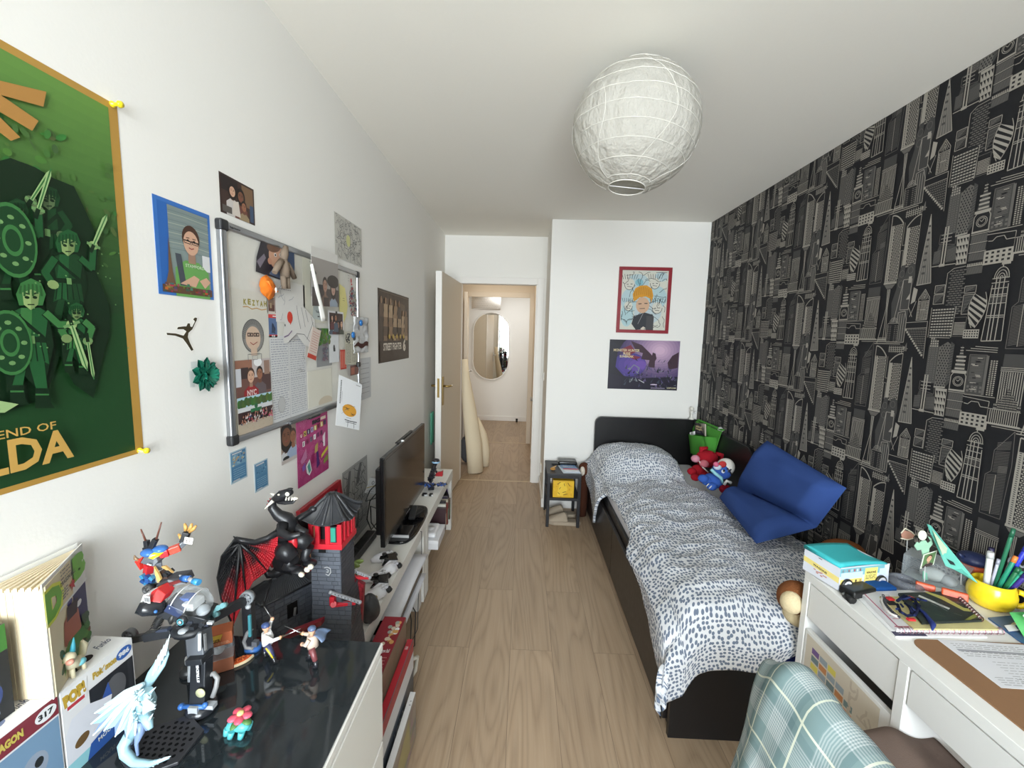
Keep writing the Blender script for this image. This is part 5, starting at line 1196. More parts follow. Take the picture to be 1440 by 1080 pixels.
disc(K(348,840,0.862),0.015,0.006,C(128,132,136),C(60)).build('pulley','plastic',mw)
m=MB();m.beam(K(349,848,0.872),K(352,905,0.872),0.022,0.016,BK,(0,-1,0));m.beam(K(351,865,0.86),K(352,895,0.86),0.006,0.006,TQ);m.ell(K(349,853,0.86),0.006,LG);m.build('leg_lower','plastic',mw,bevel=0.001)
m=MB();m.tube([K(354,884,0.866),K(348,890,0.864),K(343,902,0.863),K(346,911,0.862),K(357,912,0.862)],0.0042,C(140),10);m.build('hose','plastic',mw)
fr=K(356,909,0.872);fr.z=dz+0.0005
m=MB();m.lathe([(0,0),(0.018,0),(0.018,0.006),(0.008,0.014),(0,0.014)],fr,BL,18);m.box(fr+Vector((0.010,-0.006,0.02)),(0.012,0.01,0.012),GY);m.build('foot','plastic',mw)
fl_=K(266,905,0.80);fl_.z=dz+0.0005
m=MB();m.lathe([(0,0),(0.02,0),(0.02,0.01),(0.01,0.02),(0,0.02)],fl_,C(44),16);m.beam(fl_+Vector((0,0,0.015)),K(268,880,0.775),0.014,0.012,BK,(0,-1,0));m.build('leg_rear','plastic',mw)
nj=thing('ninja_robot','red and blue construction-toy ninja robot with two swords and gold claws','toy robot',(-0.70,0.76,0.99))
def J_(px,py,y=0.76):return onY(px,py,y)
for a,b in(((198,744),(205,761)),((227,734.5),(220,758))):MB().tube([J_(*a),J_(*b)],[0.0012,0.002],C(104,62,50),8).build('sword','plastic',nj)
m=MB();m.beam(J_(206,760),J_(207,769),0.008,0.008,BK);m.beam(J_(219,758),J_(213,770),0.008,0.009,BK);m.beam(J_(203,771,0.765),J_(216,770,0.765),0.01,0.006,BK);m.build('sword_holder','plastic',nj,bevel=0.0008)
m=MB();m.ell(J_(209,777,0.755),(0.014,0.012,0.007),BL,Matrix.Rotation(0.1,3,'Y'));m.ell(J_(225,772,0.765),(0.014,0.012,0.007),BL);m.build('shoulder_pad','gloss',nj)
m=MB();m.prism([J_(197,792,0.745),J_(215,797,0.745),J_(222,790,0.75),J_(218,781,0.752),J_(203,782,0.747)],(0,0.018,0),GY);m.beam(J_(207,793,0.742),J_(213,795,0.742),0.003,0.002,C(230));m.build('head','plastic',nj,bevel=0.001)
m=MB();m.prism([J_(208,785,0.744),J_(215,787,0.744),J_(224,782,0.75),J_(222,779,0.752),J_(211,780,0.746)],(0,0.014,0.002),C(222,228,40));m.build('yellow_crest','gloss',nj,bevel=0.001)
m=MB();m.prism([J_(189,790,0.742),J_(197,802,0.742),J_(196,792,0.742),J_(200,784,0.745),J_(193,787,0.742)],(0,0.008,0),C(214,60,50));m.tube([J_(195,788,0.745),J_(190,785,0.744),J_(189,781,0.744)],[0.003,0.003,0.001],C(150,120,90),7);m.build('red_mandible','gloss',nj)
m=MB();m.beam(J_(222,780,0.762),J_(238,776,0.77),0.014,0.014,C(196,40,48));m.beam(J_(238,775,0.77),J_(254,769,0.78),0.014,0.014,C(206,66,46));m.beam(J_(253,769,0.78),J_(260,762,0.785),0.010,0.010,GY);m.build('arm','gloss',nj,bevel=0.0015)
m=MB();m.beam(J_(258,762,0.785),J_(263,748,0.787),0.012,0.012,BK);m.build('hand','plastic',nj,bevel=0.001)
GD=C(196,150,84)
for a,b in(((261,746),(259.5,736)),((265,746),(270,736)),((267,748),(276,739)),((256,760),(251,751))):MB().tube([J_(*a,0.787),J_((a[0]+b[0])/2+1,(a[1]+b[1])/2,0.785),J_(*b,0.787)],[0.003,0.0035,0.002],GD,8).build('claw','plastic',nj)
A=Art(J_(258,764,0.778),J_(270,766,0.778)-J_(258,764,0.778),J_(260,755,0.778)-J_(258,764,0.778),C(232,230,222),0.0005);A.tx('ES',0.25,0.2,0.5,C(80,70,60),w=0.5);A.build('paper_tag','paper',nj)
m=MB();m.beam(J_(210,793,0.752),J_(208,806,0.755),0.013,0.012,C(190,44,50));m.beam(J_(222,790,0.757),J_(223,800,0.76),0.012,0.012,GY);m.build('torso','plastic',nj,bevel=0.001)
m=MB();m.prism([J_(216,797,0.745),J_(222,806,0.745),J_(226,815,0.745),J_(222,820,0.745),J_(219,812,0.745)],(0,0.004,0),C(206,170,104));m.prism([J_(225,797,0.757),J_(236,803,0.76),J_(243,806,0.76),J_(232,796,0.757)],(0,0.004,0),C(200,160,100));m.build('gold_blade','gloss',nj)
m=MB();rr=random.Random(4)
for k in range(14):m.box(J_(226+rr.uniform(0,15),803+rr.uniform(0,13),0.762+rr.uniform(-0.006,0.006)),(0.008,0.01,0.006),rr.choice([BK,C(90,64,52),BK,C(60,50,48)]),Matrix.Rotation(rr.uniform(0,1),3,'Y'))
m.build('waist_bricks','plastic',nj)
m=MB()
for k in range(10):m.box(J_(201+rr.uniform(0,14),810+rr.uniform(0,9),0.748+rr.uniform(-0.006,0.006)),(0.008,0.008,0.006),rr.choice([C(40,80,140),C(60,130,170),C(36,60,110)]),Matrix.Rotation(rr.uniform(0,1),3,'Y'))
m.build('blue_bricks','plastic',nj)
disc(J_(209,828,0.742),0.009,0.005,C(60),C(120)).build('wheel','plastic',nj)
m=MB();m.beam(J_(214,822,0.758),J_(226,832,0.765),0.012,0.010,GY);m.beam(J_(209,822,0.75),J_(222,824,0.76),0.010,0.008,BK);m.build('foot','plastic',nj,bevel=0.001)
tb=thing('toy_box','small orange and clear packaged toy box behind the robot leg','box',(-0.645,0.815,dz+0.0005),rz=0.55)
MB().bb((-0.028,-0.018,0.0),(0.028,0.018,0.03),C(150,92,66)).build('base_tray','paper',tb,local=True,bevel=0.001)
MB().bb((-0.028,-0.018,0.03),(0.028,0.018,0.062),C(220)).build('clear_window','box_window',tb,local=True)
MB().bb((-0.028,-0.018,0.062),(0.028,0.018,0.09),C(176,96,60)).build('top_carton','paper',tb,local=True,bevel=0.001)
A=Art((-0.028,-0.0184,0.064),(0.056,0,0),(0,0,0.024),C(170,92,58),0.0003);A.pg([(0,0.3),(0.6,0.4),(0.7,1),(0,1)],C(206,170,66));A.tx('BURGER',0.12,0.35,0.28,C(90,46,36),w=0.5,bold=0.04);A.lines(0.1,0.05,0.9,0.3,2,C(206,150,120),0.08);A.build('label','paper',tb,local=True)
MB().ell((0,0,0.045),(0.012,0.010,0.012),C(206)).build('toy','plastic',tb,local=True)
pb=thing('toy_dish','tiny boat-shaped dish of orange food on the glass top','toy food',(-0.612,0.83,dz+0.0005),rz=0.75)
m=MB();ol=[(0.026*math.cos(a)*(1.0 if abs(math.cos(a))<.98 else 1.15),0.011*math.sin(a))for a in[k*2*PI/18 for k in range(18)]]
m.prism([(x,y,0)for x,y in ol],(0,0,0.006),C(226,206,170));m.build('dish','plastic',pb,local=True,bevel=0.001)
m=MB();m.prism([(x*0.84,y*0.78,0.006)for x,y in ol],(0,0,0.002),C(190,84,34));rr=random.Random(2)
for k in range(40):a,r=rr.uniform(0,6.3),math.sqrt(rr.random());m.ell((0.020*r*math.cos(a),0.0075*r*math.sin(a),0.0085),0.0016,rr.choice([C(206,100,40),C(170,66,30),C(220,130,60)]),None,6,4)
m.build('filling','plastic',pb,local=True)
ft=thing('flower_toy','tiny turquoise toy with a pink flower on its back','toy',(-0.502,0.676,dz+0.0005),rz=-0.25)
m=MB();m.ell((0.002,0.0,0.0145),(0.019,0.013,0.011),C(84,176,182));m.ell((-0.012,-0.006,0.013),(0.010,0.010,0.009),C(84,176,182))
m.build('body','plastic',ft,local=True)
for(x,y)in((-0.016,-0.012),(-0.004,-0.014),(0.014,-0.009),(0.012,0.009)):MB().tube([(x,y,0.012),(x-0.002,y-0.002,0.0)],[0.006,0.005],C(84,176,182),9).build('leg','plastic',ft,local=True)
m=MB()
for k in range(5):a=k*2*PI/5+0.3;m.ell((0.002+0.011*math.cos(a),0.011*math.sin(a),0.033),(0.010,0.008,0.004),C(214,84,106),Matrix.Rotation(a,3,'Z'),12,8)
m.ell((0.002,0,0.037),(0.006,0.006,0.004),C(226,196,130));m.build('flower','plastic',ft,local=True)
m=MB()
for k in range(4):a=k*PI/2;m.ell((0.002+0.013*math.cos(a),0.011*math.sin(a),0.025),(0.011,0.007,0.003),C(74,120,64),Matrix.Rotation(a,3,'Z')@Matrix.Rotation(0.3,3,'Y'),10,6)
m.build('leaves','plastic',ft,local=True)
def fighter(name,label,base,rz,shirt,trouser,boot,hat,cape,lean):
    t=thing(name,label,'toy figure',base,rz,'duelling toy fighters');S=0.0116
    SKN=C(206,158,128)
    m=MB()
    m.tube([(0,0,3.4*S),(0.1*S+lean*2,0,4.6*S),(lean*4,0,5.9*S)],[(1.0*S,0.75*S),(1.1*S,0.8*S),(0.85*S,0.7*S)],shirt,12);m.build('torso','plastic',t,local=True)
    for q,fx in((-1,1.5),(1,-1.1)):
        MB().tube([(0,0.55*q*S,3.6*S),(fx*0.55*S,0.8*q*S,2.3*S),(fx*0.9*S,0.9*q*S,1.0*S)],[0.62*S,0.52*S,0.42*S],trouser,10).build('leg','plastic',t,local=True)
        MB().tube([(fx*0.85*S,0.9*q*S,1.5*S),(fx*1.0*S,0.95*q*S,0.3*S),(fx*1.0*S+0.7*S,0.95*q*S,0.2*S)],[0.5*S,0.42*S,0.3*S],boot,10).build('boot','gloss',t,local=True)
    if not cape:
        for q,fx in((-1,1.5),(1,-1.1)):MB().tube([(0.1*S,1.1*q*S,3.4*S),(fx*0.6*S,1.28*q*S,2.3*S),(fx*0.9*S,1.3*q*S,1.4*S)],0.16*S,C(226,200,60),6).build('trouser_stripe','plastic',t,local=True)
    m=MB();hd=Vector((lean*4.5,0,6.85*S));m.tube([(lean*4,0,5.8*S),hd],0.35*S,SKN,8);m.ell(hd,(0.66*S,0.6*S,0.76*S),SKN);m.ell(hd+Vector((0.64*S,0,-0.05*S)),(0.16*S,0.1*S,0.14*S),SKN)
    for q in(-1,1):m.ell(hd+Vector((0.56*S,0.22*q*S,0.12*S)),0.09*S,C(30),None,6,4)
    m.build('head','plastic',t,local=True)
    m=MB();m.ell(hd+Vector((-0.05*S,0,0.4*S)),(0.78*S,0.72*S,0.5*S),hat);m.build('hat','plastic',t,local=True)
    h1=Vector((2.7*S,-0.9*S,5.2*S));MB().tube([(lean*4,-0.9*S,5.6*S),(1.4*S,-1.2*S,4.9*S),h1],[0.45*S,0.38*S,0.28*S],shirt,10).build('arm','plastic',t,local=True);MB().ell(h1,0.36*S,SKN).build('hand','plastic',t,local=True)
    MB().tube([h1,h1+Vector((3.6*S,0.3*S,1.4*S))],[0.16*S,0.05*S],C(180),6).tube([h1+Vector((0.3*S,-0.5*S,0.1*S)),h1+Vector((0.3*S,0.5*S,0.1*S))],0.12*S,C(170,140,80),6).build('sword','metal',t,local=True)
    h2=Vector((0.4*S,1.3*S,7.6*S))if not cape else Vector((1.6*S,1.0*S,4.6*S))
    MB().tube([(lean*4,0.9*S,5.6*S),(-0.2*S,1.6*S,6.4*S)if not cape else(0.6*S,1.4*S,4.8*S),h2],[0.45*S,0.38*S,0.28*S],shirt,10).build('arm','plastic',t,local=True);MB().ell(h2,0.36*S,SKN).build('hand','plastic',t,local=True)
    if cape:
        m=MB();m.sheet(lambda u,v:Vector((-0.5*S-2.2*S*v+0.3*S*math.sin(u*6),(u-0.5)*2.6*S*(0.7+0.6*v),6.6*S+0.6*S*v-1.2*S*v*v)),8,6,cape);m.build('cape','plastic',t,local=True,solid=0.0008)
    else:
        MB().tube([h2,h2+Vector((-1.6*S,0.4*S,2.4*S))],[0.14*S,0.06*S],C(170),6).build('sabre','metal',t,local=True)
    return t
fighter('toy_fighter','toy fighter in white shirt and yellow-striped trousers, left of the duelling pair',(-0.552,0.842,dz+0.001),0.15,C(222),C(58,62,96),C(30,30,32),C(58,76,120),None,-0.0006)
fighter('toy_fighter','toy fighter in cream coat with a blue-grey cape, right of the duelling pair',(-0.447,0.838,dz+0.001),PI-0.1,C(200,180,164),C(112,60,62),C(40,40,44),C(84,100,130),C(96,114,142),0.0006)
def carton(name,label,top_far_l,top_far_r,z,y_near,face,side,texts,seed):
    a,b=onZ(*top_far_l,z),onZ(*top_far_r,z);x0,x1,yf=a.x,b.x,a.y
    t=thing(name,label,'box',((x0+x1)/2,(y_near+yf)/2,0.0005),group='boxes on the floor by the dresser')
    MB().bb((x0,y_near,0.0005),(x1,yf,z),side).build('carton','paper',t,bevel=0.0015)
    A=Art((x0,y_near,z+0.0008),(x1-x0,0,0),(0,yf-y_near,0),face,0.0006);texts(A);A.build('lid_print','print_gloss',t)
    B=Art((x1+0.0008,y_near,0.004),(0,yf-y_near,0),(0,0,z-0.006),side,0.0006);rr=random.Random(seed)
    for k in range(26):B.pg([(rr.uniform(0,1),rr.uniform(0,1))for _ in range(3)],tuple(c*rr.uniform(0.6,1.25)for c in side[:3])+(1,))
    if seed==2:B.rc(0,0.86,1,1,C(160,34,44));B.rc(0,0.64,1,0.86,C(206,206,208));B.rc(0,0,1,0.64,C(70,76,86));B.tx('LEGO',0.55,0.40,0.12,C(190),w=0.2)
    B.build('side_print','print_gloss',t)
    return t
def tx1(A):
    A.tx('Dragon Ball',0.46,0.66,0.030,C(226),w=0.44,rot=0,bold=0.02);A.lines(0.42,0.50,0.9,0.63,5,C(206,150,150),0.006);rr=random.Random(3)
    for k in range(22):A.el(0.66+rr.uniform(-0.2,0.22),0.82+rr.uniform(-0.09,0.12),0.10,0.018,rr.choice([C(222),C(200,150,90),C(150,160,150),C(206,190,170),C(130,40,40)]),8)
    A.rc(0.12,0.30,0.40,0.42,C(222));A.rc(0.50,0.30,0.78,0.42,C(222));A.lines(0.14,0.31,0.38,0.41,4,C(90),0.008);A.lines(0.52,0.31,0.76,0.41,4,C(90),0.008)
carton('toy_carton','tall dark red toy carton with white print on its lid, nearest the bench',(541,867),(571,868),0.43,0.95,C(136,30,44),C(120,100,84),tx1,1)
carton('toy_carton','red and white toy carton in the middle of the floor boxes',(573,899),(580,901),0.335,0.95,C(168,36,48),C(120,124,130),lambda A:A.tx('1500',0.2,0.9,0.03,C(220),w=0.5),2)
carton('toy_carton','lower white and grey carton, outermost of the floor boxes',(577,973),(584,975),0.185,0.95,C(216,214,212),C(150,140,128),lambda A:A.lines(0.5,0.86,0.8,0.93,2,C(120),0.01),3)
bz=0.474
def bench(name,label,y0,y1,near_panel):
    t=thing(name,label,'tv bench',(-0.66,(y0+y1)/2,0))
    MB().bb((-0.792,y0,0.410),(-0.525,y1,bz),LWH).build('top','lacquer',t,bevel=0.002)
    MB().bb((-0.790,y0+0.055,0.205),(-0.530,y1-0.055,0.23),LWH).build('shelf','lacquer',t,bevel=0.002)
    for yy in(y0,y1-0.055):
        for xx in(-0.79,-0.582):
            MB().bb((xx,yy,0.0),(xx+0.055,yy+0.055,0.411),C(224,222,216)).build('leg','lacquer',t,bevel=0.002)
    return t
bench('tv_bench','white tv bench carrying the television, nearer the door',2.262,3.146,1)
bench('tv_bench','white tv bench carrying the castle and game controllers',0.945,2.256,1)
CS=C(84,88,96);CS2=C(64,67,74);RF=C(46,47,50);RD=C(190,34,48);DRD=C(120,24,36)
ca_=thing('toy_castle','grey toy castle with a red-framed pagoda tower on the bench','toy castle',(-0.62,1.15,bz+0.0005))
def brick_wall(m,O,U,V,rows,per,col,seed):
    """stone courses as raised blocks on the wall plane"""
    O,U,V=Vector(O),Vector(U),Vector(V);N=U.cross(V).normalized();r=random.Random(seed)
    for j in range(rows):
        x=-r.random()/per
        while x<1:
            w_=r.uniform(0.6,1.4)/per;a,b=max(0.0,x)+0.006,min(1.0,x+w_)-0.006
            if b>a+0.01:
                y0,y1=(j+0.06)/rows,(j+0.94)/rows
                q=[O+U*a+V*y0,O+U*b+V*y0,O+U*b+V*y1,O+U*a+V*y1]
                k=r.uniform(0.85,1.15);m.prism(q,N*0.0016,tuple(c*k for c in col[:3])+(1,))
            x+=w_
tw=MB()
x0,x1,y0,y1=-0.612,-0.524,1.15,1.245;zt=0.885
q0=[(-0.617,1.14,bz),(-0.496,1.14,bz),(-0.496,1.26,bz),(-0.617,1.26,bz)];q1=[(x0,y0,zt),(x1,y0,zt),(x1,y1,zt),(x0,y1,zt)]
qm=[(x0,y0,0.72),(x1+0.002,y0,0.72),(x1+0.002,y1,0.72),(x0,y1,0.72)]
for a,b in((q0,qm),(qm,q1)):
    for i in range(4):tw.quad(a[i],a[(i+1)%4],b[(i+1)%4],b[i],CS2)
tw.poly(q1,CS2)
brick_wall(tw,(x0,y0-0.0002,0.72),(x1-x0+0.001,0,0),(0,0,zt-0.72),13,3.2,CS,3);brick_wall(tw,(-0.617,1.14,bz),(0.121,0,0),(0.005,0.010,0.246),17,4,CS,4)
brick_wall(tw,(x1+0.0005,y0,0.72),(0,y1-y0,0),(0,0,zt-0.72),13,3,CS2,5);brick_wall(tw,(-0.496,1.14,bz),(0,0.12,0),(-0.026,0.008,0.246),17,4,CS2,6)  # side courses darker than the front: shade painted into the stone colour
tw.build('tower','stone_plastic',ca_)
m=MB();m.ln=None
E_=Art((-0.572,y0-0.0022,0.800),(0.020,0,0),(0,0,0.028),None);E_.clip=False
E_.ln([(0.0,0.9),(0.45,1.0),(0.9,0.85),(0.95,0.4),(0.6,0.05),(0.2,0.2)],0.10,C(168));E_.ln([(0.3,0.75),(0.6,0.7),(0.55,0.4),(0.3,0.45)],0.09,C(168));E_.build('emblem','plastic',ca_)
MB().bb((-0.588,y0-0.002,0.872),(-0.566,y0+0.01,0.893),C(20)).build('slot','matte',ca_)
rp=MB();px0,px1,py0,py1,pz0,pz1=-0.618,-0.516,1.143,1.252,0.885,0.962
rp.bb((px0,py0,pz0),(px1,py1,pz0+0.016),RD);rp.bb((px0+0.004,py0+0.004,pz1-0.008),(px1-0.004,py1-0.004,pz1),RD)
for xx in(px0+0.002,px0+0.022,px0+0.052,px1-0.014):rp.bb((xx,py0+0.002,pz0),(xx+0.012,py0+0.012,pz1),RD)
for yy in(py0+0.028,py0+0.054,py0+0.08,py1-0.014):rp.bb((px1-0.014,yy,pz0),(px1-0.002,yy+0.011,pz1),RD)
for yy in(py0+0.04,py1-0.014):rp.bb((px0+0.002,yy,pz0),(px0+0.012,yy+0.012,pz1),RD)
rp.bb((px0+0.064,py0+0.004,pz0+0.012),(px1-0.004,py0+0.01,pz1),RD)
rp.build('pavilion','plastic',ca_,bevel=0.0012)
MB().bb((px0+0.012,py0+0.03,pz0+0.01),(px1-0.016,py1-0.02,pz1),C(24,20,22)).build('inner_room','matte',ca_)
MB().bb((px0+0.068,py0+0.001,pz0+0.022),(px0+0.086,py0+0.004,pz1-0.006),C(40,46,50)).bb((px0+0.070,py0-0.0005,pz0+0.025),(px0+0.084,py0+0.001,pz1-0.009),C(50,140,120)).build('window','plastic',ca_)
cx,cy=(px0+px1)/2,(py0+py1)/2
def roof_fn(u,v):
    a=u*2*PI;
    k=8;c_,s_=math.cos(a),math.sin(a);r=1.0/max(abs(c_),abs(s_));t=v
    rad=0.066*(0.16+0.84*t**0.85)*(r if t>0.2 else(1+(r-1)*t*5))
    corner=(r-1)/0.414
    z=0.962+0.070*(1-t)**1.5+0.020*corner*t*t+0.006*max(0.0,math.cos(4*a*2))*(1-t)*t*4
    return Vector((cx+rad*c_,cy+rad*s_,z))
m=MB();m.sheet(roof_fn,64,14,RF);m.lathe([(0.014,1.029),(0.010,1.034),(0,1.034)],(cx,cy,0),RF,8)
for k in range(16):
    a=k*2*PI/16;pts=[roof_fn(k/16.0,v/10.0)+Vector((0,0,0.003))for v in range(11)]
    m.tube(pts,0.004 if k%2==0 else 0.0025,C(52,53,56),6)
m.build('tower_roof','plastic',ca_,solid=0.002)
ax=Vector((0.515,0.857,0));bx_=Vector((-0.857,0.515,0))
Hn=Vector((-0.732,1.066,0));Hf=Vector((-0.612,1.266,0));dep=0.052
def HP(a,b,z):return Hn+(Hf-Hn)*a+bx_*dep*b+Vector((0,0,z))
m=MB();m.prism([HP(0,0,bz),HP(1,0,bz),HP(1,1,bz),HP(0,1,bz)],(0,0,0.268),CS2)
brick_wall(m,HP(0,0,bz),Hf-Hn,(0,0,0.265),18,9,CS,8);m.build('house','stone_plastic',ca_)
wn=HP(0.38,0,0.66)
MB().prism([wn+ax*0.0+Vector((0,0,0)),wn+ax*0.032,wn+ax*0.032+Vector((0,0,0.045)),wn+Vector((0,0,0.045))],-bx_*0.0022,C(12,10,12)).build('house_window','matte',ca_)
m=MB();m.tube([wn+ax*0.02-bx_*0.003+Vector((0,0,0.002)),wn+ax*0.024-bx_*0.003+Vector((0,0,0.025))],0.004,C(120),6);m.build('window_figure','plastic',ca_)
e1,e2=onZ(369,853,0.742),onZ(438.5,818.5,0.742);e0=Vector((-0.795,1.115,0.755));r1,r2=Vector((-0.728,1.138,0.786)),Vector((-0.683,1.196,0.790));e3=e0+(e2-e1)
m=MB()
def corr(a,b,c,d,n,col):
    for k in range(n):
        t0,t1=k/n,(k+0.55)/n
        p=[a.lerp(b,t0),a.lerp(b,t1),d.lerp(c,t1),d.lerp(c,t0)];nr=(p[1]-p[0]).cross(p[3]-p[0]).normalized()
        if nr.z<0:nr=-nr
        m.prism(p,nr*0.0028,col)
for quad in((e1,e2,r2,r1),(e0,e1,r1,r1+Vector((-0.02,0.0,-0.004)))):m.poly(quad,C(32,33,36))
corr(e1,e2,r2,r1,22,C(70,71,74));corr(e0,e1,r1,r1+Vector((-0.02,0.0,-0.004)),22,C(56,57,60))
m.poly([r1,r2,e3,e0],C(40));
for a,b in((e1,r1),(e1,e2),(e0,e1),(r1,r2),(e0,r1)):m.tube([a,b],0.0038,C(40,41,44),8)
for p in(e1,e2,e0):m.ell(p+Vector((0,0,0.006)),0.006,C(52));m.tube([p,p+Vector((0,0,0.016))],[0.004,0.002],C(52),6)
m.build('house_roof','plastic',ca_)
m=MB();p=[onY(395,903,1.02),onY(400,893,1.02),onY(452,873,1.10),onY(452,880,1.10)];m.prism(p,(0.0,0.02,0),DRD);m.build('ramp_edge','plastic',ca_,bevel=0.001)
m=MB();m.lathe([(0.075,0),(0.075,0.14),(0.068,0.16),(0,0.165)],(-0.69,1.03,bz),C(30,31,34),22);m.build('round_bastion','plastic',ca_)
m=MB();b0,b1,b2,b3=onY(483,896,1.22),onY(508,890,1.25),onY(512,822,1.28),onY(494,812,1.25)
m.prism([b0,b1,b2,b3],(0.0,0.012,0),DRD)
for j in range(12):
    for i in range(3):
        a,c_=(i+0.08+0.4*(j%2))/3.4,(i+0.92+0.4*(j%2))/3.4;u0,u1=(j+0.1)/12,(j+0.9)/12
        f=lambda s,t:b0.lerp(b1,s).lerp(b3.lerp(b2,s),t)
        m.prism([f(a,u0),f(min(1,c_),u0),f(min(1,c_),u1),f(a,u1)],(0.0005,-0.002,0),C(140,30,44))
m.build('drawbridge','plastic',ca_)
m=MB();q=lambda px,py,y:onY(px,py,y)
m.beam(q(468,850,1.14),q(468,838,1.14),0.016,0.014,RD,(1,0,0));m.beam(q(466,851,1.14),q(500,847,1.16),0.012,0.010,RD);m.cyl(q(469,850,1.13),q(469,850,1.155),0.009,RD,14)
m.build('crane_frame','plastic',ca_,bevel=0.001);m=MB();m.beam(q(491,822,1.27),q(498,808,1.27),0.010,0.010,RD);m.beam(q(498,812,1.27),q(519,812,1.29),0.010,0.010,RD);m.build('crane_frame','plastic',ca_,bevel=0.001)
m=MB();SV=C(150,152,156)
for a,b in((q(465,833,1.135),q(506,847,1.16)),(q(490,799,1.26),q(520,812,1.29))):
    d=(b-a).normalized();m=MB()
    m.beam(a,b,0.007,0.008,SV)
    for k in range(9):c_=a.lerp(b,(k+0.5)/9);m.ell(c_+Vector((0,-0.004,0.001)),0.0022,C(100),None,6,4)
    m.ell(a,0.006,SV);m.ell(b,0.006,SV);m.build('crane_arm','plastic',ca_)
m=MB()
for(a,b,n)in((q(505,850,1.16),q(487,895,1.20),16),(q(504,850,1.16),q(492,896,1.2),0)):
    for k in range(n):
        c_=a.lerp(b,(k+0.5)/n)+Vector((0,0,-0.010*math.sin(PI*k/n)));m.tube([c_+Vector((0.0028*math.cos(t),0.0 if k%2 else 0.0028*math.cos(t),0.004*math.sin(t)))for t in[i*PI/4 for i in range(9)]],0.0009,C(110,96,100),5,cap=False)
m.build('chain','metal',ca_)
BKD=C(30,30,33);dg_=thing('toy_dragon','black toy dragon with red and black wings perched on the castle roof','toy dragon',(-0.65,1.08,0.80))
D=lambda px,py,y=1.08:onY(px,py,y)
m=MB();m.tube([D(417,800,1.13),D(402,790,1.12),D(398,772,1.11),D(401,752,1.10),D(405,738,1.09),D(402,729,1.085),D(391,724,1.08),D(383,714,1.08),D(383,706,1.08),D(390,700,1.08)],
    [0.020,0.034,0.034,0.030,0.027,0.020,0.015,0.012,0.010,0.010],BKD,16);m.build('body','plastic',dg_)
m=MB();m.tube([D(386,703),D(395,697),D(405,693),D(411,692)],[0.010,(0.015,0.013),(0.012,0.010),0.006],BKD,12);m.ell(D(398,692),(0.010,0.008,0.004),BKD);m.ell(D(408,687.5),(0.008,0.006,0.003),BKD);m.ell(D(392,696,1.07),(0.004,0.002,0.003),C(200,190,170));m.build('head','plastic',dg_)
m=MB();m.tube([D(391,705),D(402,706),D(412,705),D(418,700)],[0.007,(0.008,0.004),(0.008,0.004),0.003],BKD,10);m.build('jaw','plastic',dg_)
m=MB()
for a,b in(((372,716),(384,704)),):m.tube([D(*b,1.07),D(*a,1.06)],[0.005,0.001],C(226,220,206),8)
for px in(402,406,410,414):m.tube([D(px,703.5,1.07),D(px+1,698.5,1.07)],[0.0025,0.0006],C(230,226,212),6)
m.ell(D(415,701,1.075),(0.008,0.006,0.004),C(226,220,206));m.tube([D(386,696),D(380,694)],[0.004,0.001],C(226,220,206),6);m.ell(D(404,695,1.07),(0.006,0.003,0.006),C(216,210,198));m.build('horns_and_teeth','plastic',dg_)
m=MB();
for k,(px,py)in enumerate(((378,706),(377,711),(381,703))):m.tube([D(px+3,py,1.085),D(px-2,py-2,1.09)],[0.004,0.0008],C(190,40,50),6)
for k in range(7):m.tube([D(384+k*1.5,796-4*k,1.115),D(379+k*1.5,793-4*k,1.12)],[0.006,0.001],C(176,40,50),6)
m.build('crest','plastic',dg_)
m=MB();m.ell(D(412,764,1.075),(0.013,0.010,0.026),C(180,26,38));m.build('belly','plastic',dg_)
for pts,rr_ in(([D(396,768,1.085),D(402,776,1.06),D(412,786,1.06)],[0.022,0.028,0.018]),([D(410,760,1.11),D(424,758,1.10),D(436,766,1.10)],[0.022,0.026,0.018])):
    MB().tube(pts,rr_,BKD,14).build('thigh','plastic',dg_)
for pts,rr_ in(([D(412,786,1.06),D(404,796,1.065),D(420,801,1.065)],[0.016,0.016,0.012]),([D(434,768,1.10),D(428,784,1.10),D(437,792,1.10)],[0.015,0.012,0.010])):
    MB().tube(pts,rr_,BKD,12).build('shin','plastic',dg_)
for i,(px,py)in enumerate(((420,803),(436,792))):
    m=MB();p=D(px,py,1.06 if i==0 else 1.095);m.ell(p,(0.020,0.016,0.010),BKD)
    m.build('foot','plastic',dg_)
m=MB()
for(px,py)in((424,808),(432,801),(437,797)):m.ell(D(px,py,1.04),(0.008,0.008,0.006),C(226,220,200),Matrix.Rotation(0.5,3,'Y'))
m.build('claws','plastic',dg_)
MB().tube([D(398,738,1.07),D(396,750,1.05),D(408,755,1.04),D(424,751,1.035)],[0.016,0.013,0.010,0.006],BKD,12).build('arm','plastic',dg_)
MB().tube([D(410,738,1.10),D(420,745,1.09),D(432,748,1.085)],[0.014,0.011,0.007],BKD,12).build('arm','plastic',dg_)
MB().tube([D(400,795,1.12),D(388,806,1.115),D(378,808,1.11),D(372,800,1.11),D(372,788,1.11)],[0.020,0.015,0.011,0.008,0.004],BKD,12).build('tail','plastic',dg_)
top=D(331,757,1.005);W_=[D(391,752,1.06),D(331,757,1.005),D(312,782,0.995),D(306,812,0.99),D(311,842,0.99),D(328,880,0.995),D(340,852,1.005),D(346,836,1.01),D(356,818,1.02),D(376,803,1.05)]
hub=D(338,764,1.008)
def wing_col(p,q):
    pass
m=MB();edge=[W_[1],W_[2],W_[3],W_[4],W_[5],W_[6],W_[7],W_[8],W_[9],D(390,775,1.06),W_[0]]
dense=[]
for a,b in zip(edge,edge[1:]):
    for k in range(7):dense.append(a.lerp(b,k/7.0))
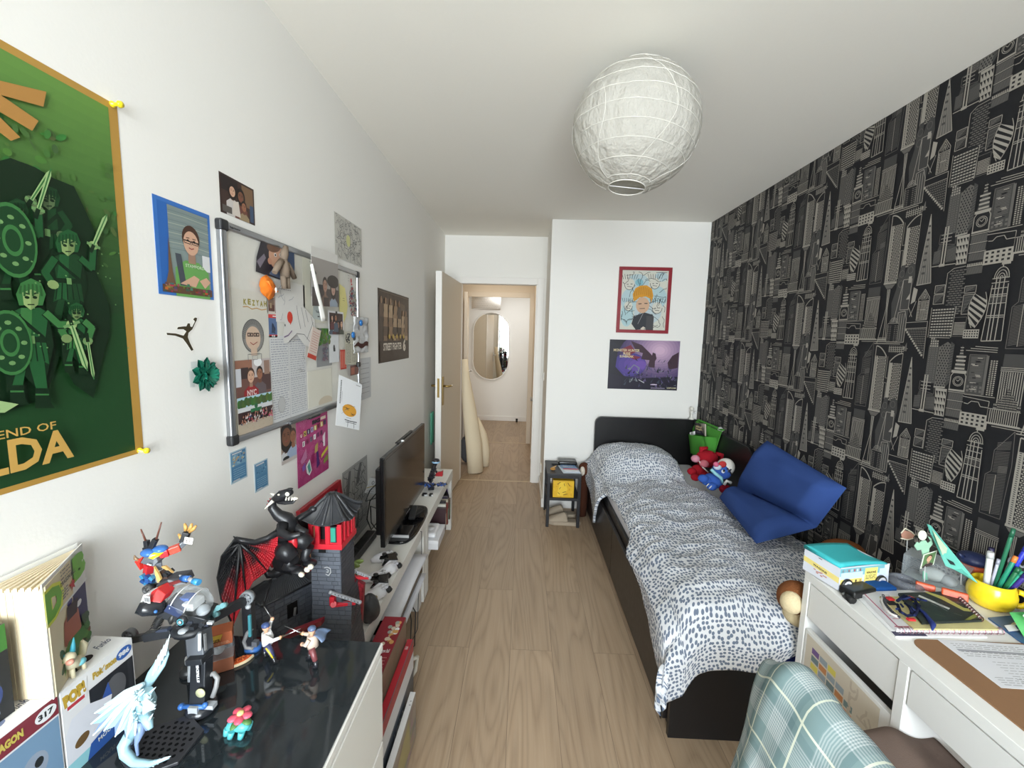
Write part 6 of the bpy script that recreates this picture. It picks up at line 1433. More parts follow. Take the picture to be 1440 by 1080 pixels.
dense.append(edge[-1]);NV=18;red,blk=Vector((lin(196),lin(36),lin(48))),Vector((lin(30),lin(30),lin(33)))
def wp_(i,j):
    p=hub.lerp(dense[i],j/NV);return p+Vector((0,0.010*math.sin(PI*j/NV)*abs(math.sin(i*0.45)),0))
for i in range(len(dense)-1):
    for j in range(NV):
        t=(j+0.5)/NV;fi=i/(len(dense)-1);n_=noise.noise(Vector((fi*9,t*5,2.0)))
        pw_=wp_(i,j);k=min(1,max(0,((0.868-pw_.z)*14+max(0.0,pw_.x+0.755)*24+0.7*n_+0.25*math.cos(i*0.9))));c_=blk.lerp(red,k)
        m._add([wp_(i,j),wp_(i,j+1),wp_(i+1,j+1),wp_(i+1,j)],[(0,1,2,3)],(c_.x,c_.y,c_.z,1),True)
m.build('wing','plastic',dg_,solid=0.0015)
m=MB();m.tube([D(392,748,1.055),D(376,757,1.04),D(358,763,1.02),D(340,760,1.0),D(331,757,0.998)],[0.010,0.008,0.008,0.007,0.005],BKD,10);m.tube([D(333,758,1.0),D(328,754,1.0)],[0.004,0.001],BKD,6)
for e_ in(W_[2],W_[3],W_[5],W_[7],W_[9]):m.tube([hub+Vector((0,-0.002,0)),hub.lerp(e_,0.5)+Vector((0,-0.001,0.006)),e_],[0.0045,0.0032,0.0012],BKD,7)
m.tube([W_[1],W_[2],W_[3],W_[4],W_[5]],0.0026,BKD,6);m.build('wing_bones','plastic',dg_)
m=MB();m.tube([D(410,738,1.12),D(424,727,1.14),D(440,717,1.16)],[0.012,0.010,0.008],BKD,10);m.ell(D(440,716,1.16),(0.012,0.010,0.010),BKD)
m.sheet(lambda u,v:D(412+30*u,736-20*u+v*(30-6*u),1.13+0.05*u),6,6,C(44,34,38));m.build('wing','plastic',dg_)
m=MB();m.box(D(391,748,1.09),(0.012,0.012,0.016),RD);m.box(D(390,780,1.13),(0.02,0.02,0.03),C(40));m.build('wing_joint','plastic',dg_,bevel=0.002)
rf=thing('framed_picture','red picture frame leaning on the wall behind the dragon','picture frame',(LW+0.02,1.60,bz))
fr0=Vector((LW+0.05,1.40,bz+0.002));fU=Vector((0,0.335,0));fV=Vector((-0.042,0,0.405))
def FQ(a,b):return fr0+fU*a+fV*b
m=MB();nF=fU.cross(fV).normalized()*0.016;wa,wb2=0.075,0.062
for quad in([(0,0),(1,0),(1-wa,wb2),(wa,wb2)],[(1,0),(1,1),(1-wa,1-wb2),(1-wa,wb2)],[(1,1),(0,1),(wa,1-wb2),(1-wa,1-wb2)],[(0,1),(0,0),(wa,wb2),(wa,1-wb2)]):m.prism([FQ(*p)for p in quad],nF,C(156,30,42))
m.build('frame','plastic',rf,bevel=0.0015)
A=Art(FQ(wa,wb2)+nF*0.3,fU*(1-2*wa),fV*(1-2*wb2),C(110,44,56));rr=random.Random(6)
for k in range(30):A.pg([(rr.uniform(0,1),rr.uniform(0.2,1))for _ in range(3)]if k%3==0 else(lambda x,y:[(x,y),(x+0.12,y+0.03),(x+0.06,y-0.08)])(rr.uniform(0,0.9),rr.uniform(0.2,1)),rr.choice([C(190,120,110),C(120,60,100),C(206,160,120),C(60,40,60),C(90,70,120)]))
A.build('picture','print_gloss',rf)
m=MB();m.sheet(lambda u,v:Vector((LW+0.018+0.006*math.sin(u*7),3.53+0.10*u,0.56+0.28*v)),10,8,C(110,190,160));tag(m.build('mint_cloth','cloth',solid=0.004),'mint green cloth hanging on the wall behind the open door','cloth')
A=Art(onX(513,693,LW+0.012),onX(528,696,LW+0.03)-onX(513,693,LW+0.012),onX(521,671,LW+0.012)-onX(513,693,LW+0.012),C(222,222,220),0.001);A.el(0.4,0.7,0.12,0.12,C(60),14);A.el(0.4,0.7,0.08,0.08,C(222),14);A.ln([(0.0,0.3),(0.5,0.5),(1,0.6)],0.06,C(196,176,120));A.lines(0.1,0.0,0.9,0.2,2,C(150),0.03)
put(A,'paper_packet','white paper packet with gold lines tucked behind the television','packet')
tv=thing('television','black flat-screen television on an oval stand','television',(-0.62,2.14,bz))
TB=C(20,20,22);tx_=-0.60
MB().bb((tx_-0.022,1.770,0.553),(tx_,2.525,0.972),TB).build('bezel','gloss',tv,bevel=0.004)
MB().bb((tx_-0.0002,1.785,0.580),(tx_+0.0008,2.510,0.958),C(12,11,11)).build('screen','screen_black',tv)
m=MB();m.prism([(tx_-0.022,1.80,0.575),(tx_-0.022,2.49,0.575),(tx_-0.022,2.49,0.95),(tx_-0.022,1.80,0.95)],(-0.012,0,0),TB);m.prism([(tx_-0.034,1.83,0.58),(tx_-0.034,2.46,0.58),(tx_-0.034,2.46,0.90),(tx_-0.034,1.83,0.90)],(-0.03,0,0),C(16));m.build('back_shell','plastic',tv,bevel=0.006)
MB().bb((tx_-0.04,2.06,0.49),(tx_-0.012,2.24,0.60),TB).build('neck','gloss',tv,bevel=0.004)
m=MB();m.prism([(-0.615+0.088*math.copysign(abs(math.cos(a))**0.6,math.cos(a)),2.18+0.23*math.copysign(abs(math.sin(a))**0.6,math.sin(a)),bz+0.0005)for a in[k*2*PI/40 for k in range(40)]],(0,0,0.014),TB);m.build('stand_base','gloss',tv,bevel=0.004)
A=Art((tx_+0.0012,2.11,0.562),(0,0.07,0),(0,0,0.010),None);A.tx('SAMSUNG',0.0,0.1,0.7,C(150),w=1.0,bold=0.02);A.build('maker_mark','plastic',tv)
MB().bb((tx_-0.030,2.02,0.972),(tx_-0.014,2.30,0.978),C(24)).build('sensor_bar','plastic',tv,bevel=0.002)
m=MB();m.box(onX(566,620.5,tx_-0.008),(0.016,0.012,0.014),C(216));tag(m.build('small_webcam','plastic',bevel=0.003),'tiny white device clipped on the top edge of the television','device')
sb=thing('set_top_box','small silver set-top box on the television stand','box',(-0.605,2.05,bz+0.015))
MB().bb((-0.655,1.995,bz+0.015),(-0.555,2.105,bz+0.033),C(84,86,90)).build('case','metal',sb,bevel=0.003);MB().bb((-0.655,1.993,bz+0.016),(-0.553,1.996,bz+0.030),C(196)).build('front','plastic',sb)
m=MB()
for k,(x,y,a)in enumerate(((-0.60,2.27,0.5),(-0.575,2.24,-0.5),(-0.63,2.25,1.2),(-0.59,2.21,0.1))):m.box((x,y,bz+0.026+0.010*k),(0.035,0.10,0.016),C(26+4*k),Matrix.Rotation(a,3,'Z')@Matrix.Rotation(0.12*k,3,'X'))
tag(m.build('black_gadgets','plastic',bevel=0.004),'black folded sunglasses case and cable heap on the television stand','gadget')
m=MB();m.box((-0.618,1.82,bz+0.004),(0.09,0.085,0.006),C(190,190,188),Matrix.Rotation(-0.1,3,'Z'));tag(m.build('disc_case','plastic',bevel=0.001),'thin grey case lying beneath the near edge of the television','case')
def controller(name,label,x,y,rz):
    t=thing(name,label,'game controller',(x,y,bz+0.0005),rz,'white game controllers');W=C(222,222,226)
    m=MB();m.tube([(0,-0.045,0.026),(0,0,0.029),(0,0.045,0.026)],[(0.032,0.018)]*3,W,16,flat=(1,0,0));m.build('shell','plastic',t,local=True)
    for q in(-1,1):MB().tube([(0.012,0.046*q,0.026),(-0.015,0.060*q,0.024),(-0.050,0.066*q,0.018),(-0.072,0.062*q,0.014)],[(0.026,0.019),(0.024,0.018),(0.018,0.015),(0.008,0.008)],W,14).build('grip','plastic',t,local=True)
    m=MB();m.prism([(0.030,-0.032,0.043),(0.030,0.032,0.043),(-0.006,0.026,0.047),(-0.034,0.040,0.036),(-0.040,0.030,0.030),(-0.018,0,0.042),(-0.040,-0.030,0.030),(-0.034,-0.040,0.036),(-0.006,-0.026,0.047)],(0,0,0.004),C(26));m.build('centre_panel','gloss',t,local=True)
    for q in(-1,1):
        MB().lathe([(0,0.052),(0.010,0.052),(0.011,0.049),(0.006,0.044)],(-0.018,0.026*q,0.004),C(30),16).build('thumb_stick','plastic',t,local=True)
        MB().tube([(0.028,0.05*q,0.032),(0.036,0.05*q,0.020)],0.012,C(30),10).build('trigger','plastic',t,local=True)
    m=MB()
    for a in range(4):m.lathe([(0,0.0475),(0.0055,0.0475),(0.0055,0.044)],(0.010+0.011*math.cos(a*PI/2),-0.055+0.011*math.sin(a*PI/2),0),C(206,206,212),12)
    m.build('buttons','plastic',t,local=True);m=MB();m.box((0.010,0.055,0.0455),(0.026,0.009,0.004),C(206));m.box((0.010,0.055,0.0455),(0.009,0.026,0.004),C(206));m.build('direction_pad','plastic',t,local=True)
controller('game_controller','white game controller closer to the television',onZ(548,790,0.5).x,onZ(548,790,0.5).y,0.5)
controller('game_controller','white game controller closer to the castle',onZ(535,821,0.5).x,onZ(535,821,0.5).y,0.35)
def cable(name,label,pts,r,col,cat='cable'):
    m=MB();m.tube(pts,r,col,6);return tag(m.build(name,'plastic'),label,cat)
cable('cable','black looped cable hanging on the wall behind the television',[onX(540,680,LW+0.04),onX(520,705,LW+0.03),onX(516,730,LW+0.03),onX(522,745,LW+0.02),onX(530,735,LW+0.02),onX(530,715,LW+0.02),onX(521,712,LW+0.02),onX(522,735,LW+0.03),onX(532,748,LW+0.05)],0.0032,C(24))
cable('cable','black cable drooping from the television to the wall',[onX(542,668,LW+0.06),onX(520,690,LW+0.02),onX(514,705,LW+0.02),onX(530,700,LW+0.05)],0.003,C(24))
ps=thing('power_strip','black power strip lying along the wall on the bench','power strip',(-0.765,1.75,bz));MB().beam((-0.76,1.45,bz+0.02),(-0.752,2.02,bz+0.02),0.05,0.036,C(26)).build('body','plastic',ps,bevel=0.004)
m=MB()
for k in range(5):m.lathe([(0.018,0.0),(0.016,-0.004),(0,-0.004)],(-0.757,1.52+k*0.1,bz+0.0395),C(12),14)
m.build('sockets','plastic',ps)
cable('cable','thin grey cable running along the front edge of the bench',[(-0.57,2.08,bz+0.006),(-0.54,2.10,bz+0.004),(-0.519,2.12,bz-0.01),(-0.515,2.10,0.36),(-0.512,2.06,0.25),(-0.512,2.02,0.14),(-0.50,1.96,0.02),(-0.51,1.90,0.005)],0.0022,C(60))
lf=thing('plastic_plant','green plastic plant behind the castle gate','toy plant',(-0.575,1.36,bz));m=MB()
for(px,py,y,s,a)in((497,794,1.36,0.024,0.2),(504,790,1.38,0.02,-0.3),(506,838,1.38,0.022,0.9),(503,815,1.37,0.02,1.2)):m.ell(onY(px,py,y),(s,0.006,s*0.45),C(120,140,74),Matrix.Rotation(a,3,'Y'))
m.tube([(-0.57,1.38,bz+0.001),onY(505,838,1.38),onY(503,815,1.37),onY(497,794,1.36)],0.003,C(90,110,60),6);m.build('leaves','plastic',lf)
rk=thing('toy_rock','dark grey toy rock sack beside the castle drawbridge','toy rock',(-0.535,1.37,bz));m=MB();bmv=onY(517,862,1.37)
m.sheet(lambda u,v:Vector((bmv.x,1.39,bz+0.055))+Vector((math.cos(u*2*PI)*math.sin(v*PI)*0.036,math.sin(u*2*PI)*math.sin(v*PI)*0.03,math.cos(v*PI)*0.052))*(1+0.16*noise.noise(Vector((math.cos(u*2*PI)*1.5,math.sin(u*2*PI)*1.5,v*3)))),20,14,C(60,60,62));m.build('sack','stone_plastic',rk)
bt=thing('toy_bush','tan toy bush on the bench edge beside the toy rock','toy bush',(-0.53,1.45,bz));m=MB();rr=random.Random(5)
for k in range(26):m.ell((-0.543+rr.uniform(-0.012,0.014),1.45+rr.uniform(-0.018,0.018),bz+0.008+rr.uniform(0,0.04)),0.008,C(150+rr.randint(-14,10),128+rr.randint(-14,8),92),None,7,5)
m.build('foliage','matte',bt)
m=MB();m.bb((-0.72,1.60,bz+0.0005),(-0.66,1.603,bz+0.075),C(206,206,214));A=None
wc=thing('picture_card','white upright card with a purple mark behind the controllers','card',(-0.69,1.60,bz));m.build('card','paper',wc)
A=Art((-0.72,1.599,bz+0.0005),(0.06,0,0),(0,0,0.075),C(210,210,216),0.0005);A.pg([(0.5,0.2),(0.75,0.4),(0.6,0.9),(0.45,0.7),(0.6,0.5)],C(96,80,120));A.build('mark','paper',wc)
bd=thing('brick_dragon','blue and black construction-toy dragon at the door end of the bench','toy dragon',(-0.60,2.72,bz));rr=random.Random(13);m=MB();B_=[C(34,70,140),C(28,34,56),C(40,90,170),C(24,26,34),C(60,70,110)]
def Q(px,py,y=2.72):return onY(px,py,y)
for(a,b,n,r)in(((573,681),(626,681),46,0.016),((590,678),(612,688),26,0.018),((604,676),(612,660),22,0.014)):
    for k in range(n):
        t=k/n;p=Q(a[0]+(b[0]-a[0])*t,a[1]+(b[1]-a[1])*t,2.70+rr.uniform(-0.03,0.05));m.box(p+Vector((rr.uniform(-r,r),0,rr.uniform(-r,r)*0.5)),(rr.uniform(0.008,0.03),0.014,rr.uniform(0.006,0.014)),rr.choice(B_ if b[1]>670 else[C(30,28,34),C(44,36,40),C(24,26,34)]),Matrix.Rotation(rr.uniform(-1,1),3,'Y'))
m.build('bricks','plastic',bd,bevel=0.001);m=MB();
for(px,py)in((598,690),(606,688),(596,694)):p=Q(px,py,2.6);p.z=bz+0.006;m.box(p,(0.02,0.03,0.012),C(24));m.box(p+Vector((0.012,-0.01,0)),(0.01,0.014,0.01),C(200))
m.build('feet','plastic',bd)
m=MB();hd=Q(613,650,2.74);m.lathe([(0.0,0.018),(0.020,0.012),(0.026,0.0),(0.026,-0.006),(0.0,-0.006)],hd+Vector((0,0,0.01)),C(50,46,50),18);m.lathe([(0.0265,-0.008),(0.0275,-0.002),(0.0265,0.002)],hd+Vector((0,0,0.006)),C(150,190,220),20);m.tube([hd,Q(608,662,2.73),Q(604,676,2.72)],[0.014,0.012,0.016],C(34,28,32),8);m.ell(Q(590,652,2.74),(0.010,0.010,0.010),C(60,80,120));m.build('head','plastic',bd)
rb=MB();p=Q(617,667,2.86);rb.prism([p+Vector((-0.03,0,-0.016)),p+Vector((0.026,0,-0.016)),p+Vector((0.028,0,0.026)),p+Vector((0.016,0,0.016)),p+Vector((-0.02,0,0.008))],(0,0.03,0),C(178,36,44));rb.v=[(x,y,max(bz+0.001,z))for x,y,z in rb.v]
tag(rb.build('red_block','plastic',bevel=0.002),'small red plastic block behind the blue brick dragon','toy block')
def simple_box(name,label,lo,hi,col,mat='plastic',bevel=0.003,cat=None,parts=None):
    t=thing(name,label,cat or name.replace('_',' '),((lo[0]+hi[0])/2,(lo[1]+hi[1])/2,lo[2]))
    MB().bb(lo,hi,col).build('body',mat,t,bevel=bevel)
    for nm,l2,h2,c2 in parts or[]:MB().bb(l2,h2,c2).build(nm,mat,t,bevel=0.001)
    return t
pc=thing('game_console','large white and black game console lying under the near bench','game console',(-0.60,1.80,0.2305));W=C(214,214,220)
m=MB();m.sheet(lambda u,v:Vector((-0.72+0.24*u,1.58+0.52*v,0.335+0.012*u+0.010*math.sin(PI*v))),8,10,W);m.build('upper_fin','plastic',pc,solid=0.006)
m=MB();m.sheet(lambda u,v:Vector((-0.72+0.235*u,1.58+0.50*v,0.255-0.008*u-0.005*math.sin(PI*v))),8,10,W);m.build('lower_fin','plastic',pc,solid=0.006)
MB().bb((-0.71,1.59,0.262),(-0.50,2.07,0.330),C(18)).build('core','gloss',pc,bevel=0.01)
simple_box('storage_box','white upright box on the floor under the near bench',(-0.60,2.115,0.0),(-0.535,2.18,0.20),C(222,220,216),cat='box')
simple_box('white_carton','white carton on the shelf under the far bench',(-0.70,2.36,0.2305),(-0.478,2.58,0.285),C(214,214,216),cat='box',parts=[('lid',(-0.702,2.358,0.268),(-0.476,2.582,0.29),C(222,222,224))])
dk=thing('console_dock','rounded white game dock on top of the white carton','dock',(-0.55,2.46,0.29));MB().box((-0.555,2.46,0.306),(0.11,0.15,0.03),C(226,226,228)).build('shell','plastic',dk,bevel=0.012,seg=4);MB().lathe([(0,0.0325),(0.03,0.0325),(0.032,0.03)],(-0.55,2.46,0.29),C(206),20).build('disc_lid','plastic',dk)
for k in range(7):
    y=2.62+k*0.027;m=MB();m.bb((-0.66,y,0.2305),(-0.482-0.006*(k%3),y+0.024,0.2305+0.15+0.012*(k%3)),[C(60,40,44),C(200,196,186),C(40,36,40),C(110,50,44),C(190,180,160),C(50,44,60),C(80,60,50)][k])
    b_=thing('game_case',['dark red game case, first of the row beside the white carton','cream game case, second of the row beside the white carton','black game case, third of the row beside the white carton','rust-red game case, fourth of the row beside the white carton','beige game case, fifth of the row beside the white carton','dark violet game case, sixth of the row beside the white carton','brown game case at the door end of the row'][k],'game case',(-0.57,y,0.2305),group='game cases under the far bench')
    m.build('case','plastic',b_,bevel=0.001);MB().bb((-0.4818-0.006*(k%3),y+0.003,0.26),(-0.4808-0.006*(k%3),y+0.021,0.34),C(190-20*(k%4),170-20*(k%3),150)).build('spine_label','paper',b_)
bg=thing('bag','black fabric bag stuffed under the far bench','bag',(-0.62,2.90,0.2305))
m=MB();m.sheet(lambda u,v:Vector((-0.61,2.93,0.315))+Vector((math.cos(u*2*PI)*math.sin(v*PI)*0.095,math.sin(u*2*PI)*math.sin(v*PI)*0.10,math.cos(v*PI)*0.082))*(1+0.2*noise.noise(Vector((math.cos(u*2*PI)*1.7,math.sin(u*2*PI)*1.7,v*3)))),22,14,C(28,27,30));m.build('body','cloth',bg);MB().tube([(-0.55,2.84,0.34),(-0.51,2.82,0.29),(-0.50,2.80,0.27)],0.008,C(36),8).build('strap','cloth',bg)
pu=MB();pu.sheet(lambda u,v:Vector((-0.57,3.035,0.30))+Vector((math.cos(u*2*PI)*math.sin(v*PI)*0.035,math.sin(u*2*PI)*math.sin(v*PI)*0.03,math.cos(v*PI)*0.068))*(1+0.2*noise.noise(Vector((math.cos(u*6.28)*2,math.sin(u*6.28)*2,v*4)))),16,10,C(60,46,92));tag(pu.build('purple_cloth','cloth'),'crumpled purple cloth beside the bag at the door end of the bench','cloth')
cable('cable','black cables trailing on the floor under the near bench',[(-0.56,1.75,0.005),(-0.52,1.80,0.012),(-0.49,1.86,0.006),(-0.50,1.92,0.14),(-0.53,1.90,0.22),(-0.50,1.84,0.15),(-0.49,1.78,0.006),(-0.55,1.70,0.005)],0.003,C(30))
cable('cable','pale hose loop on the floor beside the red carton',[(-0.47,1.60,0.01),(-0.425,1.63,0.08),(-0.415,1.62,0.15),(-0.43,1.58,0.17),(-0.46,1.56,0.12)],0.009,C(200,196,184),'hose')
simple_box('speaker_box','black box on the shelf behind the game console',(-0.74,1.44,0.2305),(-0.60,1.55,0.38),C(24),cat='speaker',parts=[('grille',(-0.60,1.45,0.24),(-0.598,1.54,0.37),C(14))])
def duvet_material():
    t=NT('dotted_duvet');uvn=t.n('UVMap');
    nz=t.noise(uvn.outputs[0],2.2,2,0.5)
    sub=t.n('VectorMath',operation='SUBTRACT');t.l(nz.outputs['Color'],sub.inputs[0]);sub.inputs[1].default_value=(0.5,0.5,0.5)
    scl=t.n('VectorMath',operation='SCALE');t.l(sub.outputs[0],scl.inputs[0]);scl.inputs['Scale'].default_value=0.16
    add=t.n('VectorMath',operation='ADD');t.l(uvn.outputs[0],add.inputs[0]);t.l(scl.outputs[0],add.inputs[1])
    vo=t.n('TexVoronoi');vo.feature='F1';vo.voronoi_dimensions='2D'
    t.l(t.mapping(add.outputs[0],(72,46,1)),vo.inputs['Vector']);vo.inputs['Scale'].default_value=1.0;vo.inputs['Randomness'].default_value=0.55
    f=t.ramp(vo.outputs['Distance'],0.38,0.31)
    col=t.mix(f,C(226,228,232),C(112,124,144))
    fab=t.noise(uvn.outputs[0],900,2);fold=t.noise(uvn.outputs[0],9,3)
    h=t.math('ADD',t.math('MULTIPLY',fab.outputs[0],0.12),fold.outputs[0])
    t.bsdf(col,0.9,0,0.12,t.bump(h,0.45,0.02))
    MATS['duvet']=t.m
duvet_material()
BW=C(22,21,22)
bed=thing('bed','black wooden corner bed with storage drawers along its side','bed',(1.05,2.5,0))
MB().bb((0.600,1.452,0.0),(1.500,1.474,0.40),BW).build('footboard','black_wood',bed,bevel=0.002)
MB().bb((0.618,1.474,0.0),(1.495,3.54,0.06),BW).bb((0.614,1.474,0.28),(0.632,3.54,0.40),BW).bb((1.48,1.474,0.06),(1.498,3.54,0.40),BW).bb((0.63,1.48,0.30),(1.48,3.54,0.32),BW).build('frame','black_wood',bed,bevel=0.002)
for(a,b)in((1.500,2.505),(2.510,3.535)):
    MB().bb((0.592,a,0.035),(0.612,b,0.345),C(38,34,33)).build('drawer','black_wood',bed,bevel=0.002)
def round_panel(p0,du,w,z0,z1,r,dn,corner):
    """upright panel with one rounded top corner"""
    pts=[(0,z0),(w,z0)]
    if corner=='far':pts+=[(w,z1)]+[(r-r*math.sin(k*PI/16),z1-r+r*math.cos(k*PI/16))for k in range(9)]
    return[Vector(p0)+Vector(du)*a+Vector((0,0,z))for a,z in pts]
MB().prism(round_panel((0.640,3.54,0),(1,0,0),0.868,0.0,0.853,0.06,None,'far'),(0,0.035,0),BW).build('headboard','black_wood',bed,bevel=0.003)
MB().prism(round_panel((1.512,2.632,0),(0,1,0),0.93,0.0,0.845,0.075,None,'far'),(-0.028,0,0),BW).build('side_headboard','black_wood',bed,bevel=0.003)
mt=tag(MB().bb((0.634,1.478,0.322),(1.478,3.535,0.465),C(226,226,230)).build('mattress','cloth',bevel=0.035,seg=4),'white mattress in its fitted sheet on the bed frame','mattress')
pw=MB();pw.ell((0.93,3.33,0.552),(0.31,0.19,0.085),C(220,222,226),None,30,16);tag(pw.build('pillow','cloth'),'pale pillow bulging beneath the head of the dotted duvet','pillow')
def sm(a,b,x):t=min(1,max(0,(x-a)/(b-a)));return t*t*(3-2*t)
def lerp_tab(tab,x):
    if x<=tab[0][0]:return tab[0][1]
    for(a,va),(b,vb)in zip(tab,tab[1:]):
        if x<=b:t=(x-a)/(b-a);t=t*t*(3-2*t);return va+(vb-va)*t
    return tab[-1][1]
OL=[(1.40,0.23),(1.55,0.22),(1.75,0.18),(2.0,0.08),(2.25,0.0),(2.6,-0.01),(2.8,0.02),(2.95,0.24),(3.05,0.385),(3.2,0.34),(3.35,0.24),(3.5,0.14)]
OF=[(0.55,0.24),(0.68,0.20),(0.82,0.16),(0.92,0.155),(1.03,0.10),(1.20,0.06),(1.48,0.03)]
RT=[(1.40,1.46),(2.0,1.46),(2.35,1.40),(2.6,1.30),(2.9,1.21),(3.2,1.22),(3.5,1.20)]
XE,YE=0.615,1.445
def bulge(x,y):
    z=0.505+0.03*sm(2.3,1.8,y)
    z+=0.155*math.exp(-(((x-0.94)/0.33)**4)-((y-3.30)/0.30)**4)
    z+=0.035*math.exp(-((x-1.0)/0.25)**2-((y-2.35)/0.5)**2)+0.03*math.exp(-((x-0.8)/0.16)**2-((y-1.62)/0.18)**2)
    return z
def dpoint(s,t):
    """s 0..1 from left hem to right edge, t 0..1 from head to foot hem"""
    return None
NS,NTT=110,190
LY=3.53-YE
rows=[]
for j in range(NTT+1):
    tt=j/NTT*1.13
    row=[]
    yy=3.53-tt*LY if tt<=1 else YE
    ol=lerp_tab(OL,yy);rt=lerp_tab(RT,yy)
    wid=(rt-XE)+ol
    for i in range(NS+1):
        a=i/NS*wid-ol
        of=lerp_tab(OF,max(0.55,XE+max(a,-0.06)))
        b=0.0 if tt<=1 else(tt-1)/0.13*of
        x=XE+max(0.0,a);y=yy
        z=bulge(x,y)
        dl=max(0.0,-a)
        edge_l=XE+max(0.0,a)
        rl=max(0.0,1-max(0,a)/0.07)if a<0.07 else 0.0
        z-=0.045*rl**2
        rf2=max(0.0,1-max(0,y-YE)/0.08);z-=0.045*rf2**2
        d=(dl**5+b**5)**0.2;
        z-=d*0.97
        out_l=(0.050*sm(0,0.08,dl)+0.02*math.sin(yy*9+1)*sm(0.02,0.15,dl))
        out_f=0.050*sm(0,0.08,b)+0.012*math.sin(x*24)*sm(0.0,0.1,b)
        x-=out_l+0.4*out_f*sm(0.0,0.1,dl);y-=out_f+0.5*sm(0,0.15,dl)*sm(1.75,1.45,yy)*0.08
        n1=noise.noise(Vector((x*3.2,y*2.3,0.5)));n2=noise.noise(Vector((x*8+3,y*5,1.7)));n3=noise.noise(Vector((x*3-y*9,y*3+x*4,4.2)))
        amp=0.4+0.6*sm(0.0,0.1,min(1,abs(a)+0.05))
        z+=amp*(0.022*n1+0.011*n2+0.014*(1-abs(n3))**3-0.006)
        z+=0.010*math.sin((x*1.2-y*0.35)*16+3*n1)*sm(3.2,2.8,y)*sm(1.7,2.1,y)
        z=max(z,0.06)
        row.append(((x,y,z),(a,tt*LY)))
    rows.append(row)
m=MB();m.v=[p for r in rows for p,_ in r];uvs=[q for r in rows for _,q in r]
for j in range(NTT):
    for i in range(NS):
        k=j*(NS+1)+i;m.f.append([k,k+NS+1,k+NS+2,k+1]);m.c.append(C(220));m.s.append(True)
du=m.build('duvet','duvet',uv=uvs)
md=du.modifiers.new('thick','SOLIDIFY');md.thickness=0.02;md.offset=-1
tag(du,'white duvet with small grey-blue dashes spread over the bed','duvet')
cu_a,cu_b,cu_c,cu_d=Vector((1.235,2.50,0.555)),Vector((1.13,1.90,0.565)),Vector((1.40,1.99,0.60)),Vector((1.34,2.58,0.60))
tl,trr=onX(1078,622,1.47),onX(1190,690,1.47)
def cushion(u,v,s):
    """u along the bed (far->near), v from the bed up the wall"""
    p0=cu_a.lerp(cu_b,u);p1=onX(1036,690,1.395).lerp(Vector((1.40,1.90,0.655)),u);p2=tl.lerp(trr,u)
    a=p0.lerp(p1,v);b=p1.lerp(p2,v);q=a.lerp(b,v)
    q=p0.lerp(p1,v/0.42)if v<0.42 else p1.lerp(p2,(v-0.42)/0.58)
    e=min(1,9*u*(1-u))**0.5*min(1,7*v*(1-v))**0.5
    crease=math.exp(-((v-0.42)/0.07)**2)
    th=0.085*e*(1-0.55*crease)
    n=Vector((-0.55,-0.25,0.80))if v<0.42 else Vector((-0.85,-0.2,0.5));n.normalize()
    w_=0.012*noise.noise(Vector((u*4,v*4,2)))*e+0.006*math.sin((u*5+v*9))*e
    return q+n*(th*s+(w_ if s>0 else 0))+Vector((0,0,0.012))
m=MB();m.sheet(lambda u,v:cushion(u,v,1),40,40,C(48,74,150));m.sheet(lambda u,v:cushion(1-u,v,-0.35),40,40,C(48,74,150))
tag(m.build('cushion','blue_cotton'),'large blue cotton cushion folded against the wallpaper on the bed','cushion')
GR=C(84,158,66);fo=thing('felt_organizer','green felt pocket organizer hanging over the bed corner','organizer',(1.47,3.3,0.70))
xs=1.476
m=MB();m.prism([onX(980,592,xs),onX(1015,607,xs),onX(1004,642,xs),onX(975,640,xs),onX(970,612,xs)],(-0.004,0,0),GR);m.build('back_panel','cloth',fo)
m=MB();q0,q1=onX(980,591,xs),onX(1015,606,xs);m.prism([q0+Vector((0,0,0.0)),q1,q1+Vector((0.02,0,0.004)),q0+Vector((0.02,0,0.004))],(0,0,0.005),GR);m.prism([onX(1014,606,xs-0.003),onX(1016,607,xs-0.003),onX(1008,618,xs-0.003),onX(1007,610,xs-0.003)],(-0.003,0,0),GR);m.build('flap','cloth',fo)
pk0,pk1,pk2,pk3=onX(968,610,xs-0.05),onX(988,614,xs-0.07),onX(988,640,xs-0.055),onX(971,637,xs-0.04)
m=MB();m.sheet(lambda u,v:(pk3.lerp(pk2,u)).lerp(pk0.lerp(pk1,u),v)+Vector((-0.025*math.sin(PI*u),0,0)),10,8,GR);m.sheet(lambda u,v:(pk2.lerp(onX(1004,638,xs-0.008),u)).lerp(pk1.lerp(onX(1008,615,xs-0.008),u),v)+Vector((-0.02*math.sin(PI*u)-0.008*math.sin(9*u+4*v),0,0)),10,8,C(76,148,60));m.build('pocket','cloth',fo)
bk=thing('pocket_book','dark purple paperback in the green felt pocket','book',onX(984,603,xs-0.03))
b0,b1,b3=onX(977,610,xs-0.035),onX(991,613,xs-0.035),onX(977,594,xs-0.02)
A=Art(b0,b1-b0,b3-b0,C(46,36,62),0.001);A.tx('Mind',0.12,0.60,0.16,C(216,196,150),w=0.6,bold=0.05);A.tx('Magic',0.10,0.40,0.16,C(216,196,150),w=0.66,bold=0.05);A.rc(0.2,0.2,0.6,0.24,C(150));A.build('cover','print_gloss',bk)
m=MB();n_=(b1-b0).cross(b3-b0).normalized()*-0.012;m.prism([b0,b1,b1+b3-b0,b3],n_,C(190,180,166));m.build('pages','paper',bk)
m=MB();m.sheet(lambda u,v:onX(970+8*u,613-5*v-2*u,xs-0.045+0.01*math.sin(u*7)),6,4,C(226));tag(m.build('tissue','paper',solid=0.001),'scrap of white tissue in the green felt pocket','tissue')
